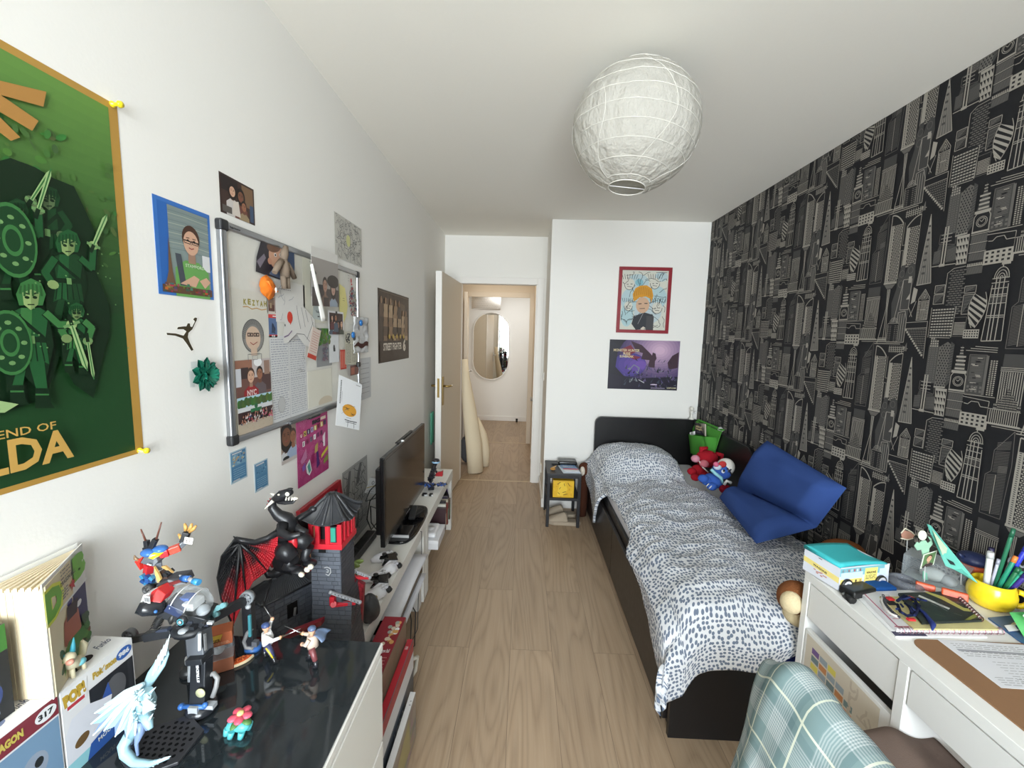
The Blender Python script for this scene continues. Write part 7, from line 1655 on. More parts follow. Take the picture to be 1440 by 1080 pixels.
wf_=thing('white_figurine','tiny white figurine standing on the headboard corner','figurine',(1.475,3.55,0.853));p=onY(979,588,3.55)
m=MB();m.lathe([(0.022,0),(0.020,0.01),(0.010,0.016),(0.012,0.05),(0.016,0.06),(0.008,0.075),(0,0.078)],(1.462,3.555,0.8535),C(226,224,216),14);m.tube([(1.462,3.55,0.905),(1.485,3.54,0.91),(1.492,3.535,0.93)],0.006,C(226),6);m.build('body','plastic',wf_);MB().ell((1.460,3.553,0.945),0.018,C(226,222,212)).build('head','plastic',wf_)
m=MB();m.ell((1.496,3.10,0.845+0.021),(0.020,0.020,0.0205),C(214));tag(m.build('white_ball','gloss'),'small white ball on the rim of the side headboard','ball')
def plush(name,label,base):return thing(name,label,'plush toy',base)
PR=C(160,30,42);r_=plush('red_plush','red plush toy with pink paws behind the blue plush',onZ(990,672,0.46));V_=lambda px,py,y:onY(px,py,y)
MB().ell(V_(994,645,2.95),(0.078,0.07,0.062),PR,None,22,14).build('head','plush',r_)
m=MB();m.ell(V_(982,663,2.95),(0.055,0.05,0.05),PR);m.ell(V_(992,672,2.9),(0.05,0.05,0.045),PR);m.build('body','plush',r_)
m=MB();m.tube([V_(986,637,2.95),V_(986,631,2.96),V_(995,630,2.96)],[0.014,0.018,0.012],PR,8);m.build('ear','plush',r_);m=MB();m.tube([V_(1007,638,2.95),V_(1015,640,2.95),V_(1014,648,2.94)],[0.014,0.018,0.010],PR,8);m.build('ear','plush',r_)
m=MB();m.ell(V_(978,645,2.90),(0.030,0.03,0.026),C(206,140,156));m.build('muzzle','plush',r_);m=MB();m.tube([V_(983,648,2.88),V_(988,657,2.87),V_(996,664,2.86)],0.004,C(220,210,200),6);m.build('seam_cord','cloth',r_)
for(px,py,y)in((973,663,2.9),(978,671,2.86),(990,652,2.88)):MB().ell(V_(px,py,y),(0.032,0.03,0.026),PR if px<985 else C(196,110,120)).build('paw','plush',r_)
PB=C(60,96,176);bl=plush('blue_plush','blue plush toy with white cap and pink nose in front of the red plush',onZ(1008,686,0.46))
m=MB();m.ell(V_(1003,676,2.72),(0.062,0.06,0.045),PB,Matrix.Rotation(0.4,3,'Y'),20,12);m.ell(V_(994,676,2.70),(0.036,0.035,0.032),PB);m.build('body','plush',bl)
m=MB();m.ell(V_(1015,662,2.72),(0.062,0.056,0.052),PB,Matrix.Rotation(0.5,3,'Y'),20,12);m.build('head','plush',bl)
m=MB();m.ell(V_(1020,657,2.735),(0.056,0.056,0.062),C(226,222,214),Matrix.Rotation(0.5,3,'Y'),20,12);m.build('cap','plush',bl);m=MB();m.ell(V_(1016,653,2.68),(0.026,0.012,0.022),C(190,60,60));m.build('cap_patch','plush',bl)
m=MB();m.ell(V_(1007,653,2.655),0.017,C(216,110,140));m.build('nose','plush',bl);m=MB();m.ell(V_(1009,657,2.665),(0.026,0.016,0.018),C(206,214,226));m.build('muzzle','plush',bl)
m=MB();m.ell(V_(1017,663,2.66),(0.012,0.008,0.012),C(230));m.ell(V_(1018,662,2.652),(0.007,0.005,0.008),C(26));m.tube([V_(1023,659,2.67),V_(1029,668,2.68)],0.006,C(40,44,60),6);m.tube([V_(1023,664,2.67),V_(1028,660,2.68)],0.005,C(40,44,60),6);m.build('eyes','plastic',bl)
m=MB();m.tube([V_(1000,660,2.66),V_(1006,666,2.65),V_(1014,672,2.655),V_(1016,679,2.66)],[0.010,0.011,0.011,0.008],C(150,206,214),8);m.build('collar','plush',bl)
for(px,py)in((1001,684),(989,673)):MB().ell(V_(px,py,2.66),(0.034,0.03,0.026),PB).build('paw','plush',bl)
m=MB();
for(px,py)in((995,682),(999,685)):m.tube([V_(px-2,py+2,2.632),V_(px+2,py-2,2.632)],0.003,C(226),5)
m.build('toes','cloth',bl)
m=MB();m.ell(V_(1020,688,2.66),(0.04,0.03,0.03),C(130,22,40));m.tube([V_(1018,682,2.66),V_(1022,676,2.66),V_(1028,679,2.66)],0.010,C(206,204,200),6);tag(m.build('red_felt_toy','plush'),'dark red felt toy half hidden beneath the blue plush','plush toy')
p1=plush('plush_dog','brown and cream plush dog squeezed between bed and desk',(1.10,1.40,0.46));
m=MB();m.ell(V_(1117,840,1.44),(0.058,0.05,0.06),C(120,74,44),None,18,12);m.build('head','plush',p1)
m=MB();m.ell(V_(1113,847,1.41),(0.036,0.035,0.040),C(216,198,160),None,16,12);m.build('muzzle','plush',p1);m=MB();m.ell(V_(1126,862,1.45),(0.06,0.05,0.05),C(206,188,150));m.build('body','plush',p1);m=MB();m.ell(V_(1122,829,1.44),(0.03,0.03,0.03),C(110,66,40));m.build('ear','plush',p1)
p2=plush('plush_bear','brown plush bear lying behind the turquoise toy bus',(1.42,1.78,0.56))
m=MB();m.ell(V_(1184,778,1.80),(0.10,0.07,0.06),C(124,76,44),None,20,12);m.build('body','plush',p2);m=MB();m.ell(V_(1154,788,1.76),(0.045,0.04,0.045),C(112,66,40));m.build('head','plush',p2)
p3=plush('plush_puppy','dark brown and white plush puppy wedged behind the black stool',(0.545,3.45,0.0))
m=MB();m.tube([(0.545,3.46,0.0),(0.546,3.46,0.12),(0.548,3.46,0.26),(0.546,3.46,0.38)],[0.04,0.045,0.042,0.036],C(74,44,32),14);m.build('body','plush',p3);m=MB();m.ell((0.548,3.44,0.42),(0.048,0.06,0.055),C(84,50,36));m.build('head','plush',p3);m=MB();m.ell((0.525,3.39,0.415),(0.022,0.025,0.04),C(214,204,190));m.build('blaze','plush',p3)
m=MB();m.sheet(lambda u,v:Vector((0.96+0.22*u,1.437-0.015*math.sin(PI*u)+0.004*math.sin(v*7),0.41-0.12*v-0.02*u)),8,6,C(40,50,110));tag(m.build('navy_cloth','cloth',solid=0.004),'navy cloth hanging over the footboard beside the desk','cloth')
ns=thing('nightstand','small black square nightstand with an open shelf by the bed','nightstand',(0.355,3.38,0))
NB=C(34,34,37);nx0,nx1,ny0,ny1=0.222,0.492,3.208,3.560
for xx in(nx0,nx1-0.024):
    for yy in(ny0,ny1-0.024):MB().bb((xx,yy,0),(xx+0.024,yy+0.024,0.43),NB).build('leg','lacquer',ns,bevel=0.002)
MB().bb((nx0-0.003,ny0-0.003,0.430),(nx1+0.003,ny1+0.003,0.446),C(46,46,49)).build('top','lacquer',ns,bevel=0.002)
MB().bb((nx0+0.004,ny0+0.004,0.222),(nx1-0.004,ny1-0.004,0.242),NB).build('shelf','lacquer',ns,bevel=0.002)
MB().bb((nx0+0.002,ny0+0.002,0.408),(nx1-0.002,ny0+0.014,0.43),NB).bb((nx0+0.002,ny0+0.024,0.408),(nx0+0.014,ny1-0.024,0.43),NB).build('apron','lacquer',ns)
MB().bb((nx0+0.027,ny0-0.0015,0.385),(nx0+0.033,ny0+0.001,0.41),C(190)).build('hook','metal',ns)
yb=thing('yellow_tin','yellow printed tin on the shelf of the black nightstand','tin',(0.35,3.30,0.2425))
MB().bb((0.270,3.225,0.2425),(0.440,3.36,0.385),C(206,160,34)).build('tin_body','gloss',yb,bevel=0.006);A=Art((0.272,3.2242,0.246),(0.166,0,0),(0,0,0.136),C(214,170,40),0.0006);rr=random.Random(15)
for k in range(30):A.rc(*(lambda a,b:(a,b,a+0.06,b+0.05))(rr.uniform(0,0.9),rr.uniform(0,0.9)),rr.choice([C(224,184,60),C(196,140,30),C(214,160,50)]))
A.pg([(0.2,0.1),(0.3,0.9),(0.55,0.95),(0.7,0.5),(0.5,0.08)],C(226,190,60))
for pts in([(0.3,0.5),(0.36,0.62)],[(0.52,0.86),(0.56,0.7)],[(0.46,0.3),(0.62,0.36)],[(0.5,0.16),(0.7,0.22)],[(0.2,0.8),(0.34,0.92)],[(0.7,0.9),(0.8,0.7)],[(0.24,0.3),(0.32,0.2)]):A.ln(pts,0.03,C(60,40,20))
A.build('print','print_gloss',yb)
tr2=thing('black_tray','black curved case at the back of the nightstand top','case',(0.40,3.48,0.4465));MB().box((0.405,3.48,0.464),(0.16,0.11,0.034),C(22)).build('body','gloss',tr2,bevel=0.012,seg=3);MB().box((0.305,3.455,0.453),(0.06,0.03,0.012),C(30)).build('flap','plastic',tr2,bevel=0.003)
A=Art((0.350,3.225,0.4475),(0.142,0.006,0),(-0.03,0.20,0),C(200,210,220),0.001);A.rc(0.1,0.55,0.9,0.98,C(130,160,196));A.rc(0.15,0.35,1,0.5,C(200,120,120));put(A,'magazine','pale blue magazine lying lowest on the nightstand','magazine','print_gloss','magazines on the nightstand')
A=Art((0.364,3.252,0.453),(0.122,0.0,0),(-0.022,0.185,0),C(206,212,220),0.0045);A.rc(0,0.42,1,1,C(110,146,190));A.rc(0.05,0.62,0.95,0.66,C(206));A.tx('Spirou',0.08,0.72,0.12,C(226),w=0.7,bold=0.04);A.rc(0,0.28,1,0.44,C(190,44,56));A.rc(0.08,0.1,0.9,0.22,C(226))
put(A,'magazine','blue and red magazine on top of the small pile on the nightstand','magazine','print_gloss','magazines on the nightstand')
mo=thing('wooden_moth','small carved wooden moth ornament on the nightstand','ornament',(0.272,3.30,0.4465));m=MB();m.ell((0.270,3.29,0.458),(0.022,0.016,0.011),C(176,130,70));m.prism([(0.255,3.30,0.462),(0.300,3.32,0.475),(0.292,3.30,0.472),(0.268,3.285,0.466)],(0,0,0.004),C(206,170,120));m.prism([(0.250,3.29,0.462),(0.29,3.31,0.470),(0.28,3.285,0.468)],(0,0,0.004),C(190,150,96));m.build('body','matte',mo)
def slipper(label,x,y,rz):
    t=thing('slipper',label,'slipper',(x,y,0.0005),rz,'beige foam slippers');S=C(160,146,128)
    m=MB();ol=[(0.135,0.0),(0.125,0.036),(0.08,0.050),(0.0,0.042),(-0.08,0.038),(-0.125,0.028),(-0.138,0.0),(-0.125,-0.028),(-0.08,-0.038),(0.0,-0.042),(0.08,-0.050),(0.125,-0.036)]
    m.prism([(a,b,0)for a,b in ol],(0,0,0.034),S);m.build('sole','matte',t,local=True,bevel=0.008,seg=3)
    m=MB();m.sheet(lambda u,v:Vector((0.125-0.125*u-0.03*u*abs(math.cos(PI*v)),0.050*math.cos(PI*v)*(0.75+0.25*math.sin(PI*min(1,u+0.3))),0.030+(0.012+0.058*u**0.8)*math.sin(PI*v))),12,14,S);m.build('upper','matte',t,local=True,solid=0.008)
    return t
slipper('beige foam slipper in front, beneath the black nightstand',0.375,3.275,PI-0.12)
slipper('beige foam slipper behind its pair, nearer the wall',0.355,3.42,PI-0.05)
pf=thing('wall_picture','red-framed ink drawing of faces on the wall above the bed','picture',(1.01,YB,1.58));fx0,fx1,fz0,fz1=0.786,1.226,1.578,2.126;yf_=YB-0.018
m=MB();bw_=0.027
for lo,hi in(((fx0,fz0),(fx1,fz0+bw_)),((fx0,fz1-bw_),(fx1,fz1)),((fx0,fz0+bw_),(fx0+bw_,fz1-bw_)),((fx1-bw_,fz0+bw_),(fx1,fz1-bw_))):m.bb((lo[0],yf_,lo[1]),(hi[0],YB,hi[1]),C(140,24,38))
m.build('frame','plastic',pf,bevel=0.0015)
A=Art((fx0+bw_,YB-0.006,fz0+bw_),(fx1-fx0-2*bw_,0,0),(0,0,fz1-fz0-2*bw_),C(206,206,194));rr=random.Random(41)
for(x,y,a,b)in((0.35,0.8,0.24,0.14),(0.2,0.5,0.2,0.2),(0.75,0.55,0.25,0.2),(0.15,0.25,0.14,0.2),(0.85,0.9,0.14,0.08),(0.6,0.3,0.3,0.2)):A.el(x,y,a,b,C(176+rr.randint(-10,14),198,202),18)
A.el(0.38,0.80,0.09,0.06,C(130,178,190),14)
IN=C(44,44,48)
def head_(x,y,s,face=C(206,204,192)):
    A.el(x,y,0.095*s,0.085*s,face,18);A.ln([(x+0.095*s*math.cos(PI+k*PI/8),y+0.085*s*math.sin(PI+k*PI/8))for k in range(9)],0.008,IN)
    for k in range(7):A.ln([(x-0.12*s+0.04*s*k,y+0.07*s),(x-0.15*s+0.05*s*k,y+0.14*s)],0.007,IN,new=False)
    A.ln([(x-0.04*s,y-0.035*s),(x+0.04*s,y-0.04*s)],0.008,IN);A.ln([(x-0.05*s,y-0.005*s),(x-0.02*s,y-0.005*s)],0.01,IN,new=False);A.ln([(x+0.02*s,y),(x+0.055*s,y)],0.01,IN,new=False)
for h in((0.17,0.77,1.15),(0.72,0.79,1.1),(0.17,0.40,0.95),(0.80,0.38,1.15)):head_(*h)
A.scribble(0.03,0.05,0.97,0.97,46,IN,0.007,9,0.8)
A.pg([(0.26,0.10),(0.30,0.22),(0.52,0.30),(0.72,0.26),(0.74,0.02),(0.36,0.0)],C(60,62,66));A.ln([(0.50,0.28),(0.40,0.10)],0.008,C(150));A.rc(0.58,0.0,0.74,0.24,C(74,74,76));A.pg([(0.46,0.02),(0.52,0.06),(0.58,0.03),(0.5,0.0)],C(206,196,180))
A.el(0.48,0.42,0.145,0.135,C(202,166,138),20);A.pg([(0.28,0.48),(0.25,0.60),(0.30,0.70),(0.40,0.745),(0.54,0.755),(0.66,0.70),(0.70,0.58),(0.665,0.46),(0.64,0.53),(0.54,0.565),(0.40,0.55),(0.335,0.50)],C(206,146,50))
for k in range(9):A.ln([(0.29+0.045*k,0.56+0.01*k*(8-k)/4),(0.30+0.042*k,0.66+0.02*k*(8-k)/5)],0.007,C(150,100,40),new=False)
A.ln([(0.42,0.36),(0.53,0.365)],0.01,IN);A.ln([(0.39,0.44),(0.45,0.445)],0.014,IN);A.ln([(0.52,0.45),(0.58,0.45)],0.014,IN)
A.build('drawing','paper',pf)
A=Art((0.740,YB-0.0012,1.093),(0.598,0,0),(0,0,0.425),C(40,32,56));rr=random.Random(23)
for k in range(14):t=k/13.0;A.el(0.72,0.80,0.62-0.55*t,0.72-0.64*t,C(52+150*t,40+130*t,84+110*t),30)
for k in range(5):A.el(0.30+0.04*k,0.50,0.24-0.04*k,0.24-0.04*k,C(70+10*k,56+6*k,130+8*k),24)
A.pg([(0,0),(0,1),(0.22,1),(0.12,0.75),(0.10,0.45),(0.24,0.25),(0.2,0)],C(30,28,40));A.pg([(0,0),(0,0.32),(0.3,0.22),(1,0.28),(1,0)],C(34,30,46))
for pts in([(0.30,0.98),(0.46,0.90),(0.60,0.72),(0.66,0.60),(0.66,0.45),(0.56,0.46),(0.58,0.60),(0.46,0.62),(0.48,0.74),(0.38,0.78)],[(0.99,0.78),(0.90,0.70),(0.84,0.56),(0.86,0.42),(0.99,0.46)],[(0.62,0.76),(0.66,0.74),(0.68,0.64),(0.64,0.52),(0.60,0.6)]):A.pg(pts,C(64,44,56))
A.pg([(0.0,1.0),(0.24,1.0),(0.14,0.88)],C(26,24,34));A.pg([(0.15,0.80),(0.30,0.90),(0.38,0.76),(0.30,0.70),(0.46,0.66),(0.38,0.60),(0.30,0.64)],C(120,40,56))
for k in range(120):
    x,y=rr.uniform(0.22,0.98),rr.uniform(0.05,0.45 if rr.random()<.8 else 0.6);c=rr.choice([C(40,44,56),C(60,66,80),C(120,126,130),C(80,70,110),C(30,30,40),C(96,84,120)]);A.pg([(x,y),(x+rr.uniform(-0.03,0.05),y+rr.uniform(0.01,0.09)),(x+rr.uniform(0,0.04),y-rr.uniform(0,0.03))],c)
A.ln([(0.30,0.40),(0.36,0.50),(0.44,0.44),(0.42,0.34)],0.02,C(120,124,140));A.ln([(0.44,0.2),(0.52,0.14)],0.014,C(190));A.el(0.66,0.11,0.05,0.012,C(206,190,210),14)
GT=C(216,200,160);A.tx('MONSTER HUNTER',0.06,0.765,0.052,GT,w=0.37,bold=0.02);A.tx('RISE',0.25,0.70,0.050,GT,w=0.10,align='c',bold=0.02,new=False);A.tx('SUNBREAK',0.25,0.645,0.046,GT,w=0.20,align='c',bold=0.02,new=False);A.tx('CAPCOM',0.98,0.035,0.028,C(214,206,170),w=0.13,align='r',bold=0.03);A.rc(0.62,0.03,0.82,0.045,C(150,140,160))
put(A,'poster','wide purple fantasy poster below the red picture frame','poster','print_gloss')
LC=Vector((0.378,1.60,2.271));lan=thing('paper_lantern','large crumpled white paper lantern hanging from the ceiling','lantern',(0.384,1.60,2.06))
def lantern_material():
    t=NT('rice_paper');tc=t.n('TexCoord');nz=t.noise(t.mapping(tc.outputs['Object'],(26,26,8)),1.0,5,0.6);n2=t.noise(tc.outputs['Object'],60,3)
    h=t.math('ADD',nz.outputs[0],t.math('MULTIPLY',n2.outputs[0],0.4))
    b=t.bsdf(C(196,193,185),0.85,0,0.15,t.bump(h,0.85,0.016))
    tl_=t.n('BsdfTranslucent');tl_.inputs[0].default_value=C(204,200,190);mx=t.n('MixShader');mx.inputs[0].default_value=0.34
    t.l(b.outputs[0],mx.inputs[1]);t.l(tl_.outputs[0],mx.inputs[2]);t.l(mx.outputs[0],t.out.inputs[0]);MATS['rice_paper']=t.m
lantern_material()
TILT=Matrix.Rotation(0.10,3,'Y')@Matrix.Rotation(-0.05,3,'X');LR=0.224;RZ=[i for i in range(10)]
ringz=[-0.92,-0.76,-0.56,-0.34,-0.10,0.14,0.38,0.60,0.79,0.93]
def lan_pt(th,zn):
    r=math.sqrt(max(0.0,1-zn*zn));k=min(abs(zn-q)for q in ringz);puff=1.0-0.028*math.cos(min(1,k/0.11)*PI)*0.5-0.0
    wr_=1+0.022*noise.noise(Vector((math.cos(th)*3,math.sin(th)*3,zn*4)))+0.006*math.sin(th*22+3*zn)*(1-r)+0.012*noise.noise(Vector((math.cos(th)*9,math.sin(th)*9,zn*5)))
    return LC+TILT@(Vector((r*math.cos(th),r*math.sin(th),zn*0.945))*LR*(0.985+0.02*(puff-1)+(wr_-1)))
m=MB();m.sheet(lambda u,v:lan_pt(u*2*PI,-0.955+v*1.91),120,72,C(236,233,226));m.build('paper_shade','rice_paper',lan)
m=MB()
for q in ringz:m.tube([lan_pt(k*2*PI/60,q)+(lan_pt(k*2*PI/60,q)-LC).normalized()*0.0008 for k in range(61)],0.0012,C(206,203,195),5,cap=False)
for k in(0,1,2,3,4,5):
    th0=k*PI/3+0.4;m.tube([lan_pt(th0+0.5*math.sin(v*0.09),-0.93+v*0.0465)*1.0+(lan_pt(th0,-0.93+v*0.0465)-LC).normalized()*0.0006 for v in range(41)],0.0010,C(206,203,195),5,cap=False)
m.build('wire_ribs','paper',lan)
m=MB();bt_=LC+TILT@Vector((0,0,-LR*0.905));m.tube([bt_+TILT@Vector((0.066*math.cos(k*PI/15),0.066*math.sin(k*PI/15),0))for k in range(31)],0.0022,C(206,203,195),6,cap=False);m.tube([bt_+TILT@Vector((-0.066,0.01,0.004)),bt_+TILT@Vector((0.066,0.005,0.004))],0.0014,C(240),5);m.build('lower_ring','paper',lan)
m=MB();tp=LC+TILT@Vector((0,0,LR*0.905));tp.z=min(tp.z,CEIL-0.012);m.tube([tp+Vector((0.062*math.cos(k*PI/15),0.062*math.sin(k*PI/15),-0.006))for k in range(31)],0.0022,C(206,203,195),6,cap=False);m.build('upper_ring','paper',lan)
m=MB();m.cyl((LC.x,LC.y,2.34),(LC.x,LC.y,CEIL),0.004,C(226),8);m.cyl((LC.x,LC.y,2.30),(LC.x,LC.y,2.36),0.018,C(220),12);m.build('cord','plastic',lan);MB().ell((LC.x,LC.y,2.27),0.03,C(240,240,236)).build('bulb','gloss',lan)
DW=C(230,229,225);kz=0.752
dk_=thing('desk','white desk with drawers along the wallpapered wall','desk',(1.25,0.86,0))
dx0,dx1,dyf,dyn=0.993,1.520,1.376,0.16
MB().bb((dx0,dyn,0.722),(dx1,dyf,0.752),DW).build('top','lacquer',dk_,bevel=0.0015)
MB().bb((dx0,dyf-0.025,0.0),(dx1,dyf,0.722),DW).build('side_panel','lacquer',dk_,bevel=0.001)
MB().bb((dx0,0.985,0.0),(dx1,1.012,0.722),DW).build('side_panel','lacquer',dk_,bevel=0.001)
MB().bb((dx0,dyn,0.0),(dx1,dyn+0.025,0.722),DW).build('side_panel','lacquer',dk_,bevel=0.001)
MB().bb((dx1-0.014,dyn+0.025,0.30),(dx1,dyf-0.025,0.722),C(214)).build('back_panel','lacquer',dk_)
MB().bb((dx0+0.02,1.012,0.05),(dx1-0.014,dyf-0.025,0.07),DW).build('cabinet_bottom','lacquer',dk_)
d1=MB().bb((dx0+0.003,1.016,0.598),(dx0+0.020,dyf-0.029,0.716),C(226,225,221)).build('drawer','lacquer',dk_,bevel=0.001)
MB().bb((dx0+0.02,1.022,0.60),(dx1-0.06,dyf-0.035,0.70),C(120,116,112)).build('drawer_box','lacquer',dk_)
MB().bb((dx0+0.003,dyn+0.03,0.622),(dx0+0.020,0.980,0.716),C(226,225,221)).build('drawer','lacquer',dk_,bevel=0.001)
dor=MB().bb((dx0+0.003,1.016,0.075),(dx0+0.020,dyf-0.029,0.556),C(226,225,221)).build('door','lacquer',dk_,bevel=0.001)
A=Art((dx0+0.0024,1.336,0.20),(0,-0.290,0),(0,0,0.345),C(206,196,178),0.0004);rr=random.Random(19)
cl=[C(116,90,140),C(214,200,96),C(120,140,140),C(190,130,84),C(206,160,140),C(150,160,166),C(200,180,80),C(110,126,128),C(180,120,110)]
gridc={(0,0):0,(1,0):5,(2,0):1,(0,1):7,(1,1):3,(2,1):5,(3,1):5,(0,2):1,(1,2):5,(2,2):7,(3,2):3,(4,2):2,(0,3):5,(1,3):8,(2,3):1,(3,3):2,(4,3):4,(0,4):4,(1,4):7,(2,4):1,(3,4):4,(4,4):8,(0,5):8,(1,5):2,(2,5):1,(3,5):3,(4,5):4,(1,6):4,(2,6):1,(3,6):1,(0,7):0,(2,7):1,(3,7):7}
for(i,j),c in gridc.items():A.rc(0.10+i*0.125,0.86-j*0.075,0.10+i*0.125+0.112,0.86-j*0.075+0.058,cl[c],False)
A.k+=1;A.rc(0.34,0.22,0.44,0.70,C(214,204,90));A.ln([(0.44,0.42),(0.72,0.30)],0.03,C(206,194,90));A.scribble(0.66,0.2,0.98,0.98,10,C(190,178,160),0.02,5)
put(A,'colour_chart','beige sheet with coloured squares stuck on the desk door','sheet')
def plaid_material():
    t=NT('plaid_flannel');uv=t.n('UVMap');s=t.n('SeparateXYZ');t.l(uv.outputs[0],s.inputs[0])
    def stripe(v,period,width,off=0.0):
        x=t.math('FRACT',t.math('ADD',t.math('DIVIDE',v,period),off));d=t.math('ABSOLUTE',t.math('SUBTRACT',x,0.5));return t.ramp(d,width/period/2+0.004,width/period/2)
    U,V=s.outputs[0],s.outputs[1]
    def band(v,off):return t.math('MULTIPLY',stripe(v,0.115,0.046,off),t.math('MULTIPLY_ADD',stripe(v,0.0052,0.0026),0.75,0.15))
    w1=t.math('MAXIMUM',stripe(U,0.115,0.0042,0.0),stripe(V,0.115,0.0042,0.0))
    bd_=t.math('MULTIPLY',t.math('ADD',band(U,0.45),band(V,0.45)),0.5,clamp=True)
    dk2=t.math('MULTIPLY',t.math('ADD',stripe(U,0.115,0.03,0.25),stripe(V,0.115,0.03,0.25)),0.28,clamp=True)
    base=t.mix(dk2,C(124,148,150),C(88,114,120));base=t.mix(t.math('MULTIPLY',bd_,0.9),base,C(206,212,214));base=t.mix(t.math('MULTIPLY',w1,0.85),base,C(222,226,208))
    nz=t.noise(uv.outputs[0],700,2)
    t.bsdf(base,0.95,0,0.1,t.bump(nz.outputs[0],0.3,0.001));MATS['plaid']=t.m
plaid_material()
ch=thing('chair','desk chair almost hidden beneath a plaid shirt and a taupe throw','chair',(0.76,0.62,0));CB=C(60,58,58)
MB().box((0.585,0.63,0.62),(0.03,0.40,0.38),CB).build('backrest','cloth',ch,bevel=0.012,seg=3)
MB().box((0.80,0.63,0.455),(0.42,0.42,0.05),CB).build('seat','cloth',ch,bevel=0.02,seg=3)
MB().cyl((0.80,0.63,0.08),(0.80,0.63,0.43),0.025,C(40),14).build('column','metal',ch)
m=MB()
for k in range(5):a=2*PI*k/5;m.beam((0.80,0.63,0.075),(0.80+0.20*math.cos(a),0.63+0.20*math.sin(a),0.06),0.035,0.025,C(40))
m.build('base','plastic',ch,bevel=0.004)
for k in range(5):a=2*PI*k/5;MB().ell((0.80+0.20*math.cos(a),0.63+0.20*math.sin(a),0.026),0.0255,C(30)).build('castor','plastic',ch)
MB().beam((0.60,0.63,0.44),(0.59,0.63,0.50),0.08,0.02,C(40),(1,0,0)).build('back_support','metal',ch)
prof=[(-0.105,0.30),(-0.115,0.42),(-0.095,0.55),(-0.075,0.66),(-0.058,0.76),(-0.030,0.832),(0.0,0.850),(0.028,0.842),(0.045,0.80),(0.040,0.775),(0.062,0.79),(0.088,0.775),(0.105,0.72),(0.110,0.64),(0.105,0.57)]
cum=[0.0]
for a,b in zip(prof,prof[1:]):cum.append(cum[-1]+math.hypot(b[0]-a[0],b[1]-a[1]))
def prof_at(s):
    s*=cum[-1]
    for i in range(len(prof)-1):
        if s<=cum[i+1]or i==len(prof)-2:
            t=(s-cum[i])/(cum[i+1]-cum[i]);p0=prof[max(0,i-1)];p1=prof[i];p2=prof[i+1];p3=prof[min(len(prof)-1,i+2)]
            return[0.5*(2*p1[k]+(p2[k]-p0[k])*t+(2*p0[k]-5*p1[k]+4*p2[k]-p3[k])*t*t+(3*p1[k]-p0[k]-3*p2[k]+p3[k])*t**3)for k in(0,1)]
def shirt(u,v):
    """v along the chair back (far to near), u over it"""
    x,z=prof_at(u);y=0.895-0.60*v
    end=sm(0.0,0.16,v)
    z=0.30+(z-0.30)*(0.90+0.10*end)if z>0.3 else z
    x=x*(0.55+0.45*end)*(0.8 if x>0.03 else 1.0)
    fold=0.024*math.sin(v*17+3.2*u)*sm(0.45,0.0,u)+0.012*noise.noise(Vector((u*5,v*7,3)))+0.008*math.sin(v*30+u*4)*sm(0.35,0.05,u)
    return Vector((0.590+x-fold,y+0.012*noise.noise(Vector((u*4,v*4,8)))-0.02*(1-end)*0,z+0.006*noise.noise(Vector((u*6,v*6,1)))))
NU_,NV_=80,70;m=MB();m.sheet(shirt,NU_,NV_,C(112,144,150))
uvs=[]
for j in range(NV_+1):
    for i in range(NU_+1):uvs.append((j/NV_*0.60*1.05+0.02*math.sin(i/NU_*9),i/NU_*cum[-1]))
o0=len(m.v);
for i in range(NU_+1):
    p=Vector(m.v[i]);m.v.append(tuple(p+Vector(((0.59-p.x)*0.55,-0.012,-0.02))));uvs.append((-0.04,i/NU_*cum[-1]))
for i in range(NU_):m.f.append([i,o0+i,o0+i+1,i+1]);m.c.append(C(112,144,150));m.s.append(True)
sh=m.build('plaid_shirt','plaid',uv=uvs);md=sh.modifiers.new('thick','SOLIDIFY');md.thickness=0.005;md.offset=-1
tag(sh,'blue-green and white plaid shirt draped over the chair back','shirt')
m=MB()
def throw(u,v):
    x=0.72+0.36*u;y=0.982-0.60*v
    z=0.530+0.058*math.exp(-((u-0.30)/0.42)**2)-0.03*v+0.010*noise.noise(Vector((u*4,v*4,6)))+0.006*math.sin(u*12+v*5)
    return Vector((x,y-0.02*math.sin(u*5),z-0.06*sm(0.03,0.0,v)))
m.sheet(throw,40,40,C(112,96,88));tag(m.build('taupe_throw','cloth',solid=0.006),'bunched taupe cloth lying on the chair seat under the desk','cloth')
tb_=thing('toy_bus','paper toy bus with turquoise roof at the desk corner','toy bus',(1.12,1.345,kz+0.0005));e_=onZ(1147,808,kz);f_=onZ(1178,832,kz);g_=onZ(1253,823,kz)
bu=(g_-f_);bl_=0.205;bu=bu.normalized()*bl_;bv=Vector((-bu.y,bu.x,0)).normalized()*0.125;h_=0.078
O_=f_.copy();O_.z=kz+0.0005
def BP(a,b,c):return O_+bu*a+bv*b+Vector((0,0,h_*c))
m=MB();m.prism([BP(0,0,0.05),BP(0.97,0,0.05),BP(0.95,0,0.55),BP(0.86,0,1),BP(0,0,1)],bv,C(206,212,222));m.build('body','paper',tb_,bevel=0.001)
m=MB();m.sheet(lambda u,v:BP(-0.01+0.885*u,-0.02+1.04*v,1.02+0.12*(1-u)+0.05*math.sin(PI*u)-0.05*math.sin(PI*v)*u),12,8,C(66,186,192));m.sheet(lambda u,v:BP(-0.01+0.885*u,-0.02,(1.02+0.12*(1-u)+0.05*math.sin(PI*u))-0.10*v*(1-u*0.5)),12,2,C(60,176,182));m.sheet(lambda u,v:BP(-0.012,-0.02+1.04*u,1.14-0.14*v),2,2,C(60,176,182));m.build('roof','paper',tb_,solid=0.0015)
